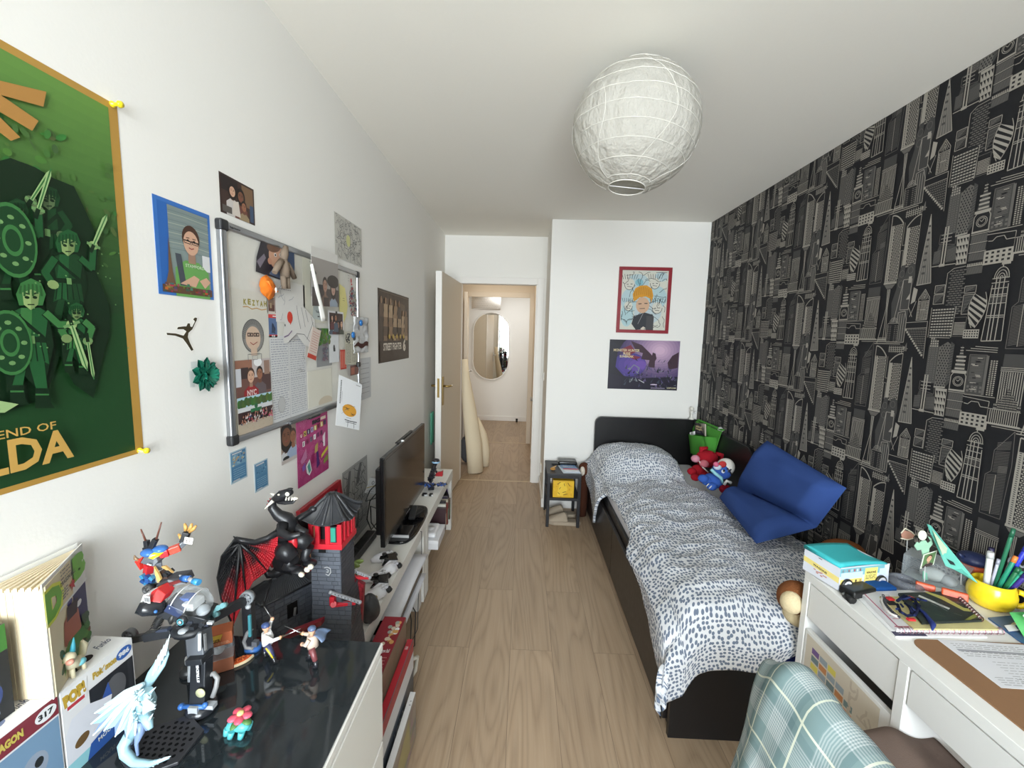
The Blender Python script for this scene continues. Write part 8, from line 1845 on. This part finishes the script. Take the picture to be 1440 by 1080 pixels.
A=Art(BP(0,-0.006,0.05),bu*0.94,Vector((0,0,h_*0.93)),C(206,212,224),0.0004);A.rc(0,0.62,0.90,0.98,C(120,176,186));
for k in range(7):A.rc(0.04+k*0.058,0.80,0.04+k*0.058+0.03,0.92,C(190,90,96)if k%2==0 else C(226),False)
A.k+=1;A.rc(0.02,0.50,0.46,0.78,C(190,204,226));A.rc(0.02,0.26,0.46,0.48,C(226,206,120));A.rc(0.50,0.22,0.76,0.90,C(232,214,120));A.tx('WAGONS',0.53,0.64,0.10,C(70,60,40),w=0.20,bold=0.05);A.lines(0.53,0.38,0.73,0.58,3,C(110,100,60),0.03)
for k in range(5):A.el(0.08+k*0.085,0.37,0.018,0.06,[C(60,40,30),C(40),C(190,150,110),C(50,40,40),C(176,140,90)][k],10,new=False)
A.k+=1;A.rc(0.80,0.50,0.94,0.82,C(196,210,230));A.build('side_print','paper',tb_)
A=Art(BP(-0.004,1,0.05),-bv,Vector((0,0,h_*0.95)),C(212,214,222),0.0004);A.pg([(0,0.42),(1,0.30),(1,0.56),(0,0.66)],C(230,212,130));A.tx('WAGONS',0.28,0.46,0.09,C(70,60,40),w=0.4,rot=-0.1,bold=0.04);rr=random.Random(3)
for k in range(10):A.el(0.5+rr.uniform(-0.16,0.16),0.24+rr.uniform(-0.08,0.1),0.04,0.03,C(190,140,130),7)
A.rc(0.42,0.9,0.52,0.93,C(60));A.build('end_print','paper',tb_)
yb_=Matrix(((bu.normalized().x,bv.normalized().x,0),(bu.normalized().y,bv.normalized().y,0),(0,0,1))).to_3x3()
for nm,a,b in(('wheel',0.13,-0.035),('wheel',0.78,-0.035)):
    m=MB();c_=BP(a,b,0);c_.z=kz+0.021;Mw=yb_@Matrix.Rotation(PI/2,3,'X');m.lathe([(0,-0.003),(0.020,-0.003),(0.021,0.0),(0.020,0.004),(0.0155,0.004)],c_,C(30),24,Mw);m.lathe([(0.0155,0.0042),(0.010,0.005),(0.008,0.004)],c_,C(214,214,216),20,Mw);m.lathe([(0.008,0.0042),(0,0.0046)],c_,C(130,140,150),16,Mw);m.build(nm,'plastic',tb_)
kf=thing('key_wallet','black and blue key case lying in front of the toy bus','key case',(1.10,1.27,kz+0.0005));a_,b_2,c_3=onZ(1190,834,kz+0.012),onZ(1221,827,kz+0.012),onZ(1252,826,kz+0.012)
a_.z=b_2.z=c_3.z=kz+0.014
MB().beam(a_,b_2,0.048,0.026,C(24)).build('case','plastic',kf,bevel=0.006,seg=3);MB().beam(b_2,c_3,0.046,0.024,C(30,76,140)).build('blue_cover','cloth',kf,bevel=0.006,seg=3)
k0,k1=onZ(1188,836,kz+0.008),onZ(1200,846,kz+0.008);MB().tube([k0,k1],[(0.010,0.007),(0.012,0.008)],C(22),10).build('fob','plastic',kf);MB().tube([a_+Vector((-0.02,-0.01,0)),k0+Vector((0.006,0.004,0.004))],0.003,C(176),6).build('ring','metal',kf)
pb_=thing('clear_box','clear plastic box against the wallpaper at the back of the desk','plastic box',(1.40,1.30,kz+0.0005));q0,q1=onZ(1242,800,kz),onZ(1290,812,kz)
B0=Vector((1.30,1.36,kz+0.001));BU=Vector((0.10,-0.11,0));BV=Vector((0.07,0.05,0)).normalized()*0.09
hh=0.075;t_=0.002;nU=BU.normalized();nV=BV.normalized();m=MB()
for o,w_ in((B0,BU),(B0+BV,BU)):m.prism([o,o+w_,o+w_+nV*t_,o+nV*t_],(0,0,hh),C(220))
for o in(B0,B0+BU):m.prism([o,o+BV,o+BV+nU*t_,o+nU*t_],(0,0,hh),C(220))
m.prism([B0,B0+BU,B0+BU+BV,B0+BV],(0,0,t_),C(220));m.build('walls','clear_plastic',pb_);m=MB();m.prism([B0+Vector((0,0,hh)),B0+BU+Vector((0,0,hh)),B0+BU+BV+Vector((0,0,hh)),B0+BV+Vector((0,0,hh))],(0,0,0.003),C(220));m.build('lid','clear_plastic',pb_)
m=MB();c_=B0+BU*0.45+BV*0.5;m.ell(c_+Vector((0,0,0.022)),(0.035,0.030,0.020),C(196,196,190));m.ell(c_+Vector((0.02,-0.03,0.018)),(0.022,0.022,0.016),C(160,160,158));m.build('contents','paper',pb_)
td=thing('tape_dispenser','grey translucent tape dispenser beside the toy bus','tape dispenser',(1.23,1.30,kz+0.0005));tc_=onZ(1272,826,kz);
m=MB();m.tube([(tc_.x+0.03*math.cos(a),tc_.y+0.035*math.sin(a),kz+0.016)for a in[k*2*PI/24 for k in range(25)]],[(0.013,0.015)]*25,C(110,112,124),8,cap=False);m.build('roll','smoky_plastic',td);m=MB();m.prism([(tc_.x+0.042*math.cos(a),tc_.y+0.048*math.sin(a),kz+0.001)for a in[k*2*PI/24 for k in range(24)]],(0,0,0.012),C(116,118,130));m.build('base','plastic',td,bevel=0.002)
MY=C(236,204,40);mu=thing('pen_mug','round yellow ceramic mug full of pens at the right of the desk','mug',(1.445,1.215,kz+0.0005));mc_=Vector((1.432,1.212,kz+0.0005))
m=MB();m.lathe([(0,0),(0.034,0),(0.046,0.010),(0.053,0.030),(0.053,0.048),(0.048,0.066),(0.045,0.078),(0.0415,0.078),(0.044,0.064),(0.048,0.045),(0.046,0.020),(0.03,0.008),(0,0.008)],mc_,MY,36);m.build('body','gloss',mu)
m=MB();hd_=[mc_+Vector((0.044+0.022*math.sin(a),-0.026-0.012*math.sin(a),0.040+0.022*math.cos(a)))for a in[k*PI/10 for k in range(11)]];m.tube(hd_,0.008,MY,10);m.build('handle','gloss',mu)
pens=[((0.010,0.012),(1405,795),(1425,745),0.005,C(40,110,80),'dark green pen fanned at the back of the yellow mug'),((-0.02,0.01),(1377,800),(1393,778),0.0075,C(232,232,230),'thick white marker at the left of the yellow mug'),((-0.01,0.02),(1385,797),(1394,772),0.006,C(40,36,70),'dark violet pen behind the white marker'),
        ((0.0,0.0),(1395,812),(1428,784),0.0055,C(40,140,110),'green pen with an orange end in the yellow mug'),((0.012,-0.01),(1400,818),(1432,800),0.006,C(36,110,70),'leaf green pen lying lowest in the yellow mug'),((0.015,-0.015),(1410,820),(1436,808),0.006,C(60,170,140),'turquoise pen at the right rim of the yellow mug'),
        ((0.02,0.0),(1425,800),(1445,768),0.006,C(50,60,190),'blue pen leaning right in the yellow mug'),((0.02,-0.02),(1418,826),(1434,818),0.006,C(60,46,130),'violet pen cap at the right rim of the yellow mug'),((0.005,0.02),(1392,800),(1404,788),0.004,C(190,190,206),'pale silver pen between marker and green pen')]
for(ox,a_px,b_px,r,col,lb)in pens:
    a_=mc_+Vector((ox[0]*0.6,ox[1]*0.6,0.010));b_=onY(b_px[0],b_px[1],1.20+ox[1]);d=(b_-a_);L=d.length;d.normalize()
    if L<0.12:b_=a_+d*0.12
    rim=a_+(b_-a_)*(0.07/max(0.07,(b_-a_).z));k_=Vector((rim.x-mc_.x,rim.y-mc_.y,0))
    if k_.length>0.034:sft=k_.normalized()*(k_.length-0.034);a_-=sft*0.3
    t=thing('pen',lb,'pen',a_,group='pens in the yellow mug');MB().tube([a_,a_.lerp(b_,0.88),b_],[r,r,r*0.8],col,12).build('barrel','plastic',t)
    e_c=C(230,130,60)if 'orange' in lb else tuple(x*0.7 for x in col[:3])+(1,)
    MB().tube([a_.lerp(b_,0.9),b_+d*0.004],[r*1.15,r],e_c,12).build('cap','plastic',t)
sc_=thing('scissors','grey-handled scissors standing in the yellow mug','scissors',mc_+Vector((0.02,0.005,0.01)));sp=onY(1432,790,1.21);m=MB()
for q in(-1,1):m.tube([sp+Vector((0.014*q+0.013*math.cos(a),0.0,0.016*math.sin(a)))for a in[k*PI/7 for k in range(15)]],0.0035,C(130,134,140),7)
m.build('handles','plastic',sc_);MB().beam(sp+Vector((0,0,-0.012)),mc_+Vector((0.012,0,0.012)),0.010,0.003,C(180)).build('blades','metal',sc_)
ow=thing('bobble_figure','navy toy figure with an orange scarf at the back of the desk','toy figure',(1.485,1.31,kz+0.0005));oc=Vector((1.480,1.315,kz));
m=MB();m.lathe([(0.020,0.001),(0.022,0.012),(0.016,0.045),(0,0.05)],oc,C(34,40,62),16);m.build('body','plastic',ow)
m=MB();m.lathe([(0.024,0.045),(0.034,0.055),(0.035,0.072),(0.032,0.078),(0,0.08)],oc,C(206,92,54),20);m.build('scarf','plastic',ow)
m=MB();m.ell(oc+Vector((0,0,0.092)),(0.040,0.040,0.022),C(36,46,84));m.tube([oc+Vector((-0.03,0,0.095)),oc+Vector((-0.05,0.0,0.11))],[0.010,0.002],C(36,46,84),8);m.tube([oc+Vector((0.03,0,0.095)),oc+Vector((0.046,0.0,0.108))],[0.010,0.002],C(36,46,84),8);m.build('cap','plastic',ow)
m=MB();[m.tube([oc+Vector((0.022*q,-0.004,0.04)),oc+Vector((0.038*q,-0.006,0.02))],[0.008,0.006],C(34,40,62),8)for q in(-1,1)];m.build('arms','plastic',ow)
OR=C(214,84,44)
def stand(label,px0,px1,top,base,yb):
    t=thing('card_stand',label,'card stand',onZ((px0+px1)/2,base,kz),group='orange card stands')
    a,b=onZ(px0,base,kz+0.0005),onZ(px1,base+(px1-px0)*0.28,kz+0.0005);hgt=0.034 if px1<1320 else 0.046
    u=b-a;n=Vector((u.y,-u.x,0)).normalized();
    MB().prism([a,b,b+Vector((0,0,hgt))-n*0.008,a+Vector((0,0,hgt))-n*0.008],-n*0.012,OR).build('plate','plastic',t,bevel=0.003)
    A=Art(a+n*0.0003+Vector((0,0,0.0)),u,Vector((0,0,hgt))-n*0.008,None);A.rc(0.28,0.16,0.74,0.74,C(190,66,34));A.el(0.5,0.46,0.12,0.16,C(170,58,36),14);A.build('relief','plastic',t)
    return t,a,b,n
s1,a1,b1,n1=stand('square orange card stand holding the green figure cut-out',1287,1315,813,834,1.25)
s2,a2,b2_,n2=stand('wider orange card stand holding the green leaf card',1323,1361,820,849,1.18)
fc=thing('paper_figure','pale green paper figure with raised arms and a small portrait photo','paper figure',onZ(1298,826,kz+0.03));G1=C(150,190,164);yfig=a1.y+0.035
F_=lambda px,py,o=0.0:onY(px,py,yfig+o)
m=MB();m.prism([F_(1290,762),F_(1286,768),F_(1290,774),F_(1296,773),F_(1299,790),F_(1306,790),F_(1307,771),F_(1312,765),F_(1310,757),F_(1305,754),F_(1309,761),F_(1305,764),F_(1302,760),F_(1296,761),F_(1293,764)],(0,0.002,0),G1);m.build('torso','paper',fc)
m=MB();m.prism([F_(1297.5+6*math.cos(k*PI/6),753+7*math.sin(k*PI/6))for k in range(12)],(0,0.002,0),C(214,216,196));m.build('head','paper',fc)
m=MB();m.cyl(F_(1301,790,0.001),onZ(1300,818,kz+0.034),0.0014,C(190),6);m.prism([F_(1298,803),F_(1304,806),F_(1305,816),F_(1298,815)],(0,0.002,0),C(120,170,150));m.build('stick','plastic',fc)
A=Art(F_(1294,800,-0.006),F_(1313,794,-0.006)-F_(1294,800,-0.006),F_(1299,780,-0.006)-F_(1294,800,-0.006),C(216,222,206),0.001);A.rc(0.08,0.06,0.94,0.94,C(90,120,80));A.person(0.52,0.58,0.44,SK1,HBR,C(60,50,54));A.build('portrait','print_gloss',fc)
sl=thing('leaf_card','long green folded leaf-shaped paper card on the orange stand','paper leaf',onZ(1345,836,kz+0.03));yl=a2.y+0.03;L2=lambda px,py,o=0.0:onY(px,py,yl+o);G2=C(96,176,160)
m=MB();m.prism([L2(1304,737,0.05),L2(1309,739,0.05),L2(1330,765,0.03),L2(1350,790,0.01),L2(1376,821,-0.03),L2(1356,808,-0.02),L2(1340,800,0.0),L2(1330,796,0.01),L2(1325,785,0.02),L2(1318,765,0.03),L2(1309,750,0.05)],(0,0.002,0),G2);m.build('leaf','paper',sl)
m=MB();m.prism([L2(1311,745,0.044),L2(1330,769,0.027),L2(1352,794,0.006),L2(1338,786,0.016),L2(1325,780,0.022),L2(1318,763,0.03)],(0,-0.0012,0),C(176,196,164));m.prism([L2(1332,786,0.01),L2(1340,790,0.006),L2(1343,795,0.002),L2(1336,793,0.006)],(0,-0.002,0),C(26,40,40));m.build('picture','paper',sl)
MB().cyl(L2(1352,802,0.002),onZ(1351,822,kz+0.034),0.0014,C(190),6).build('stick','plastic',sl)
bp3=thing('paper_blossom','pinkish brown cut paper blossom above the clear box','paper flower',onZ(1275,760,0.80));m=MB();ybb=1.37;Bp=lambda px,py:onY(px,py,ybb)
m.prism([Bp(1268,752),Bp(1272,746),Bp(1280,748),Bp(1286,753),Bp(1284,757),Bp(1276,758),Bp(1269,757)],(0,0.003,0),C(190,140,120));m.build('petals','paper',bp3);m=MB();m.tube([Bp(1267,750),Bp(1273,743),Bp(1282,748),Bp(1287,753)],0.002,C(226,218,196),5);m.tube([Bp(1267,757),Bp(1276,759),Bp(1284,757)],0.002,C(226,218,196),5);m.build('edge_trim','paper',bp3);MB().tube([Bp(1286,753),Bp(1293,756),Bp(1300,764)],0.004,C(30,44,34),6).tube([Bp(1276,758),Bp(1275,775)],0.0016,C(190),5).build('stem','paper',bp3)
p_l,p_f,p_r=onZ(1205,836,kz),onZ(1260,892,kz),onZ(1408,893,kz);PU=(p_r-p_f);PV=(p_l-p_f)
def pad(name,label,O,U,V,z,th,col,ink,group='pads stacked on the desk',cat='sketch pad'):
    t=thing(name,label,cat,(O.x,O.y,z),group=group);o=Vector((O.x,O.y,z));MB().prism([o,o+U,o+U+V,o+V],(0,0,th),col).build('pages','paper',t)
    A=Art(o+Vector((0,0,th+0.0005)),U,V,col,0.0004);ink(A);A.build('cover','print_gloss',t);return t,o
z0=kz+0.0005
pad('notebook','plain white sheet pile lowest in the stack of pads',p_f+Vector((-0.014,-0.014,0)),PU*0.86,PV*1.02,z0,0.004,C(226),lambda A:A.rc(0.0,0.0,0.35,0.10,C(60,56,80)))
t_,o_=pad('sketch_pad','white sketch pad with pink edge stripe and spiral binding',p_f,PU,PV,z0+0.006,0.009,C(224,222,224),lambda A:(A.ln([(0.03,0.0),(0.03,0.9)],0.02,C(176,60,100)),A.ln([(0.0,0.05),(0.9,0.05)],0.02,C(176,60,100)),A.lines(0.06,0.2,0.2,0.5,4,C(206,150,160),0.02)))
def spiral(t,o,U,z,col1,col2,n):
    m=MB()
    for k in range(n):
        c=o+U*((k+0.5)/n)+Vector((0,0,z));m.tube([c+Vector((0,0.008*math.cos(a)-0.001,0.008*math.sin(a)))+U.normalized()*(0.002*a/6.28)for a in[i*PI/4 for i in range(9)]],0.0013,col1 if k%2 else col2,5)
    m.build('spiral_binding','metal',t)
spiral(t_,o_,PU,0.006,C(190,150,160),C(226,206,210),34)
def ink_dark(A):
    rr=random.Random(12);A.rc(0,0,1,1,C(42,48,46));A.pg([(0.55,1),(0.75,0.8),(0.9,0.4),(1,0.35),(1,0.25),(0.85,0.3),(0.66,0.72),(0.48,1)],C(176,170,90));A.pg([(0.3,0.85),(0.34,0.9),(0.66,0.4),(0.62,0.36)],C(196,196,190));A.pg([(0.05,0.8),(0.16,0.9),(0.22,0.8),(0.12,0.72)],C(190,50,50));A.pg([(0.10,0.66),(0.2,0.72),(0.24,0.62)],C(196,190,70))
    for k in range(26):x,y=rr.uniform(0.02,0.9),rr.uniform(0.05,0.9);A.ln([(x,y),(x+rr.uniform(0.05,0.2),y-rr.uniform(0.05,0.25))],0.008,rr.choice([C(120,124,100),C(26,30,30),C(90,100,60),C(150)]))
    A.pg([(0.7,0.0),(1,0.2),(1,0.0)],C(130,134,60));A.pg([(0.8,0.0),(1,0.1),(1,0.0)],C(36,36,30))
q_o=onZ(1236,880,z0+0.02);pad('sketch_pad','yellowish drawing pad in the middle of the stack',onZ(1285,886,z0+0.017),PU*0.8,PV*0.80,z0+0.0165,0.004,C(206,196,140),lambda A:A.rc(0.0,0.7,0.12,1,C(40)))
t_,o_=pad('sketch_pad','dark patterned sketch pad on top of the stack',onZ(1296,878,z0+0.023),PU*0.62+Vector((0.0,0.012,0)),PV*0.70+Vector((0.03,0.01,0)),z0+0.0225,0.006,C(40,46,44),ink_dark)
m=MB();e0_=o_+PU*0.62+Vector((0.0,0.012,0.006));e1_=e0_+PV*0.70+Vector((0.03,0.01,0))
for k in range(26):c=e0_.lerp(e1_,(k+0.5)/26);m.tube([c+Vector((0.006*math.cos(a),0,0.007*math.sin(a)))for a in[i*PI/4 for i in range(9)]],0.0012,C(206,190,190)if k%2 else C(120,80,86),5)
m.build('spiral_binding','metal',t_)
ln_=thing('lanyard','navy tasselled cord with red charms lying on the dark pad','lanyard',o_+Vector((0.06,0.08,0.008)));zz=z0+0.033
def LZ(px,py):p=onZ(px,py,zz);return p
m=MB();m.tube([LZ(1262,845),LZ(1272,838),LZ(1286,843),LZ(1292,853),LZ(1287,864),LZ(1276,866),LZ(1266,860),LZ(1262,850)],0.004,C(30,34,60),7);m.tube([LZ(1290,855),LZ(1300,862),LZ(1312,878),LZ(1311,886)],[0.004,0.004,0.007,0.002],C(48,60,120),7);m.build('cord','cloth',ln_)
m=MB();rr=random.Random(3)
for k in range(16):p=LZ(1262+rr.uniform(0,34),842+rr.uniform(0,22));m.tube([p,p+Vector((rr.uniform(-0.02,0.02),rr.uniform(-0.02,0.02),rr.uniform(0,0.012)))],0.003,rr.choice([C(26,30,54),C(36,44,80)]),5)
m.build('tassels','cloth',ln_);m=MB();m.box(LZ(1252,842),(0.016,0.012,0.005),C(190,40,44));m.box(LZ(1281,871),(0.02,0.008,0.005),C(190,40,44));m.build('charms','plastic',ln_)
m=MB();m.tube([LZ(1250,838),LZ(1242,838),LZ(1239,846),LZ(1244,856),LZ(1254,864),LZ(1264,868)],0.0035,C(196,190,186),6)
for k in range(14):t=k/13.0;p=LZ(1242+22*t*t,838+30*t);m.ell(p+Vector((0,0,0.001)),0.0042,C(60,60,64),None,6,4)
tag(m.build('beaded_cord','cloth'),'black and white twisted cord at the left of the dark pad','cord')
cork=thing('desk_mat','brown cork desk mat at the front of the desk','desk mat',(1.2,0.9,kz+0.0005));o=onZ(1287,903,kz);M0=Vector((1.040,0.40,kz+0.0005));mx,my=0.44,0.645
pts=[]
for(cx_,cy_,a0)in((M0.x+0.03,M0.y+my-0.03,PI/2),(M0.x+0.03,M0.y+0.03,PI),(M0.x+mx-0.03,M0.y+0.03,1.5*PI),(M0.x+mx-0.03,M0.y+my-0.03,0.0)):
    for k in range(7):a=a0+k*PI/12;pts.append((cx_+0.03*math.cos(a),cy_+0.03*math.sin(a),M0.z))
MB().prism(pts,(0,0,0.003),C(140,106,78)).build('mat','matte',cork)
S0=onZ(1408,967,kz+0.004);S1=onZ(1318,899,kz+0.004);sv=S1-S0;su=Vector((sv.y,-sv.x,0)).normalized()*0.297
su=Vector((0.205,0.02,0))if su.x<0 else su*0.72
A=Art(S0,su,sv,C(222,222,226),0.0005);A.lines(0.10,0.62,0.9,0.94,7,C(150),0.012,4);A.rc(0.08,0.74,0.9,0.79,C(160,160,166));A.lines(0.3,0.10,0.9,0.56,8,C(160),0.010,8);A.lines(0.08,0.04,0.4,0.22,4,C(150),0.01,2)
put(A,'printed_sheet','white printed form lying on the cork desk mat','sheet')
c0=onZ(1440,960,kz+0.001);c1=onZ(1376,866,kz+0.001);A=Art(Vector((1.315,0.93,kz+0.0055)),Vector((0.17,0.03,0)),Vector((0.04,0.215,0)),C(60,96,140),0.0045);rr=random.Random(6);A.el(0.42,0.80,0.22,0.08,C(206,196,176),20);A.el(0.40,0.80,0.1,0.05,C(180,140,110),14)
for k in range(22):A.el(rr.uniform(0,1),rr.uniform(0,0.75),0.12,0.06,rr.choice([C(70,110,150),C(44,70,110),C(170,90,60),C(196,170,110),C(60,90,80)]),10)
put(A,'comic_book','colourful blue comic book beneath the chewing gum pack','comic','print_gloss')
gp=thing('gum_pack','green chewing gum bag with red HOLLYWOOD lettering','gum pack',(1.40,1.10,kz+0.006));g0=Vector((1.362,1.065,kz+0.0068));GU=Vector((0.115,0.012,0));GV=Vector((0.006,0.045,0.040))
m=MB();m.sheet(lambda u,v:g0+GU*u+GV*v+Vector((0,-0.028,0.012))*math.sin(PI*u)*math.sin(PI*v),12,10,C(84,168,96));m.sheet(lambda u,v:g0+GU*(1-u)+GV*v+Vector((0,0.022,0.004))*math.sin(PI*u)*math.sin(PI*v),12,10,C(76,156,88));m.build('bag','gloss',gp)
A=Art(g0+GU*0.06+GV*0.38+Vector((0,-0.029,0.013)),GU*0.88,GV*0.34,C(232),0.0004);A.tx('HOLLYWOOD',0.06,0.26,0.5,C(190,40,50),w=0.88,bold=0.05);A.build('label','print_gloss',gp);A=Art(g0+GU*0.06+GV*0.80+Vector((0,-0.018,0.010)),GU*0.2,GV*0.15,None);A.el(0.5,0.5,0.3,0.5,C(214,236,214),14);A.build('emblem','print_gloss',gp)
A=Art(Vector((1.345,1.085,kz+0.0075)),Vector((0.055,0.004,0.006)),Vector((0.012,0.022,0.002)),C(228),0.0005);A.rc(0.5,0.2,0.8,0.8,C(90,110,170));put(A,'paper_label','small white label in front of the yellow mug','label')
SUB={'toy_castle':{'emblem':'tower','slot':'tower','tower_roof':'tower','window':'pavilion','inner_room':'pavilion','house_roof':'house','house_window':'house','window_figure':'house','crane_arm':'crane_frame','chain':'drawbridge'},
       'toy_dragon':{'jaw':'head','horns_and_teeth':'head','wing_bones':'wing','crest':'body','belly':'body','claws':'foot'},
       'robot_walker':{'leg_label':'leg','leg_badge':'leg','foot_trim':'foot','canopy_rib':'canopy','grille_sticker':'white_panel','hip_bricks':'hip_plate'},
       'ninja_robot':{'yellow_crest':'head','red_mandible':'head','paper_tag':'arm','claw':'hand'},'blue_plush':{'nose':'head','eyes':'head','muzzle':'head','cap_patch':'cap'},'red_plush':{'ear':'head','muzzle':'head'},
       'plush_dog':{'muzzle':'head','ear':'head'},'plush_puppy':{'blaze':'head'},'chair':{'castor':'base'},'game_controller':{'buttons':'shell','direction_pad':'shell','thumb_stick':'shell','centre_panel':'shell','trigger':'grip'},
       'toy_bus':{'side_print':'body','end_print':'body'},'figure_box':{'front_panel':'carton','top_panel':'carton'},'manga_book':{'cover_print':'front_cover'},'television':{'screen':'bezel','maker_mark':'bezel','sensor_bar':'back_shell','stand_base':'neck'},
       'whiteboard':{'maker_mark':'frame_rail','pen_ledge':'frame_rail'},'toy_carton':{'lid_print':'carton','side_print':'carton'},'toy_fighter':{'hat':'head','sword':'hand','trouser_stripe':'leg','cape':'torso'},'door_1':{'leaf_edge':'leaf','lock_plate':'leaf','door_handle':'leaf'},'door_2':{'door_handle':'leaf'},
       'gum_pack':{'label':'bag','emblem':'bag'},'card_stand':{'relief':'plate'},'yellow_tin':{'print':'tin_body'},'pen':{'cap':'barrel'},'set_top_box':{'front':'case'},'game_case':{'spine_label':'case','cover':'case_body'},'toy_box':{'label':'top_carton'},'paper_lantern':{'wire_ribs':'paper_shade','bulb':'cord'},'nightstand':{'hook':'leg'}}
def stem_(n):return n.rsplit('.',1)[0]if n[-3:].isdigit()and '.' in n else n
for root in[o for o in bpy.data.objects if o.type=='EMPTY' and o.parent is None and stem_(o.name)in SUB]:
    rule=SUB[stem_(root.name)];kids=list(root.children)
    for o in kids:
        k=rule.get(stem_(o.name))
        if k:
            near=[q for q in kids if stem_(q.name)==k]
            if near:
                mid=lambda q:sum((Vector(c)for c in q.bound_box),Vector())/8
                o.parent=min(near,key=lambda q:(mid(q)-mid(o)).length)
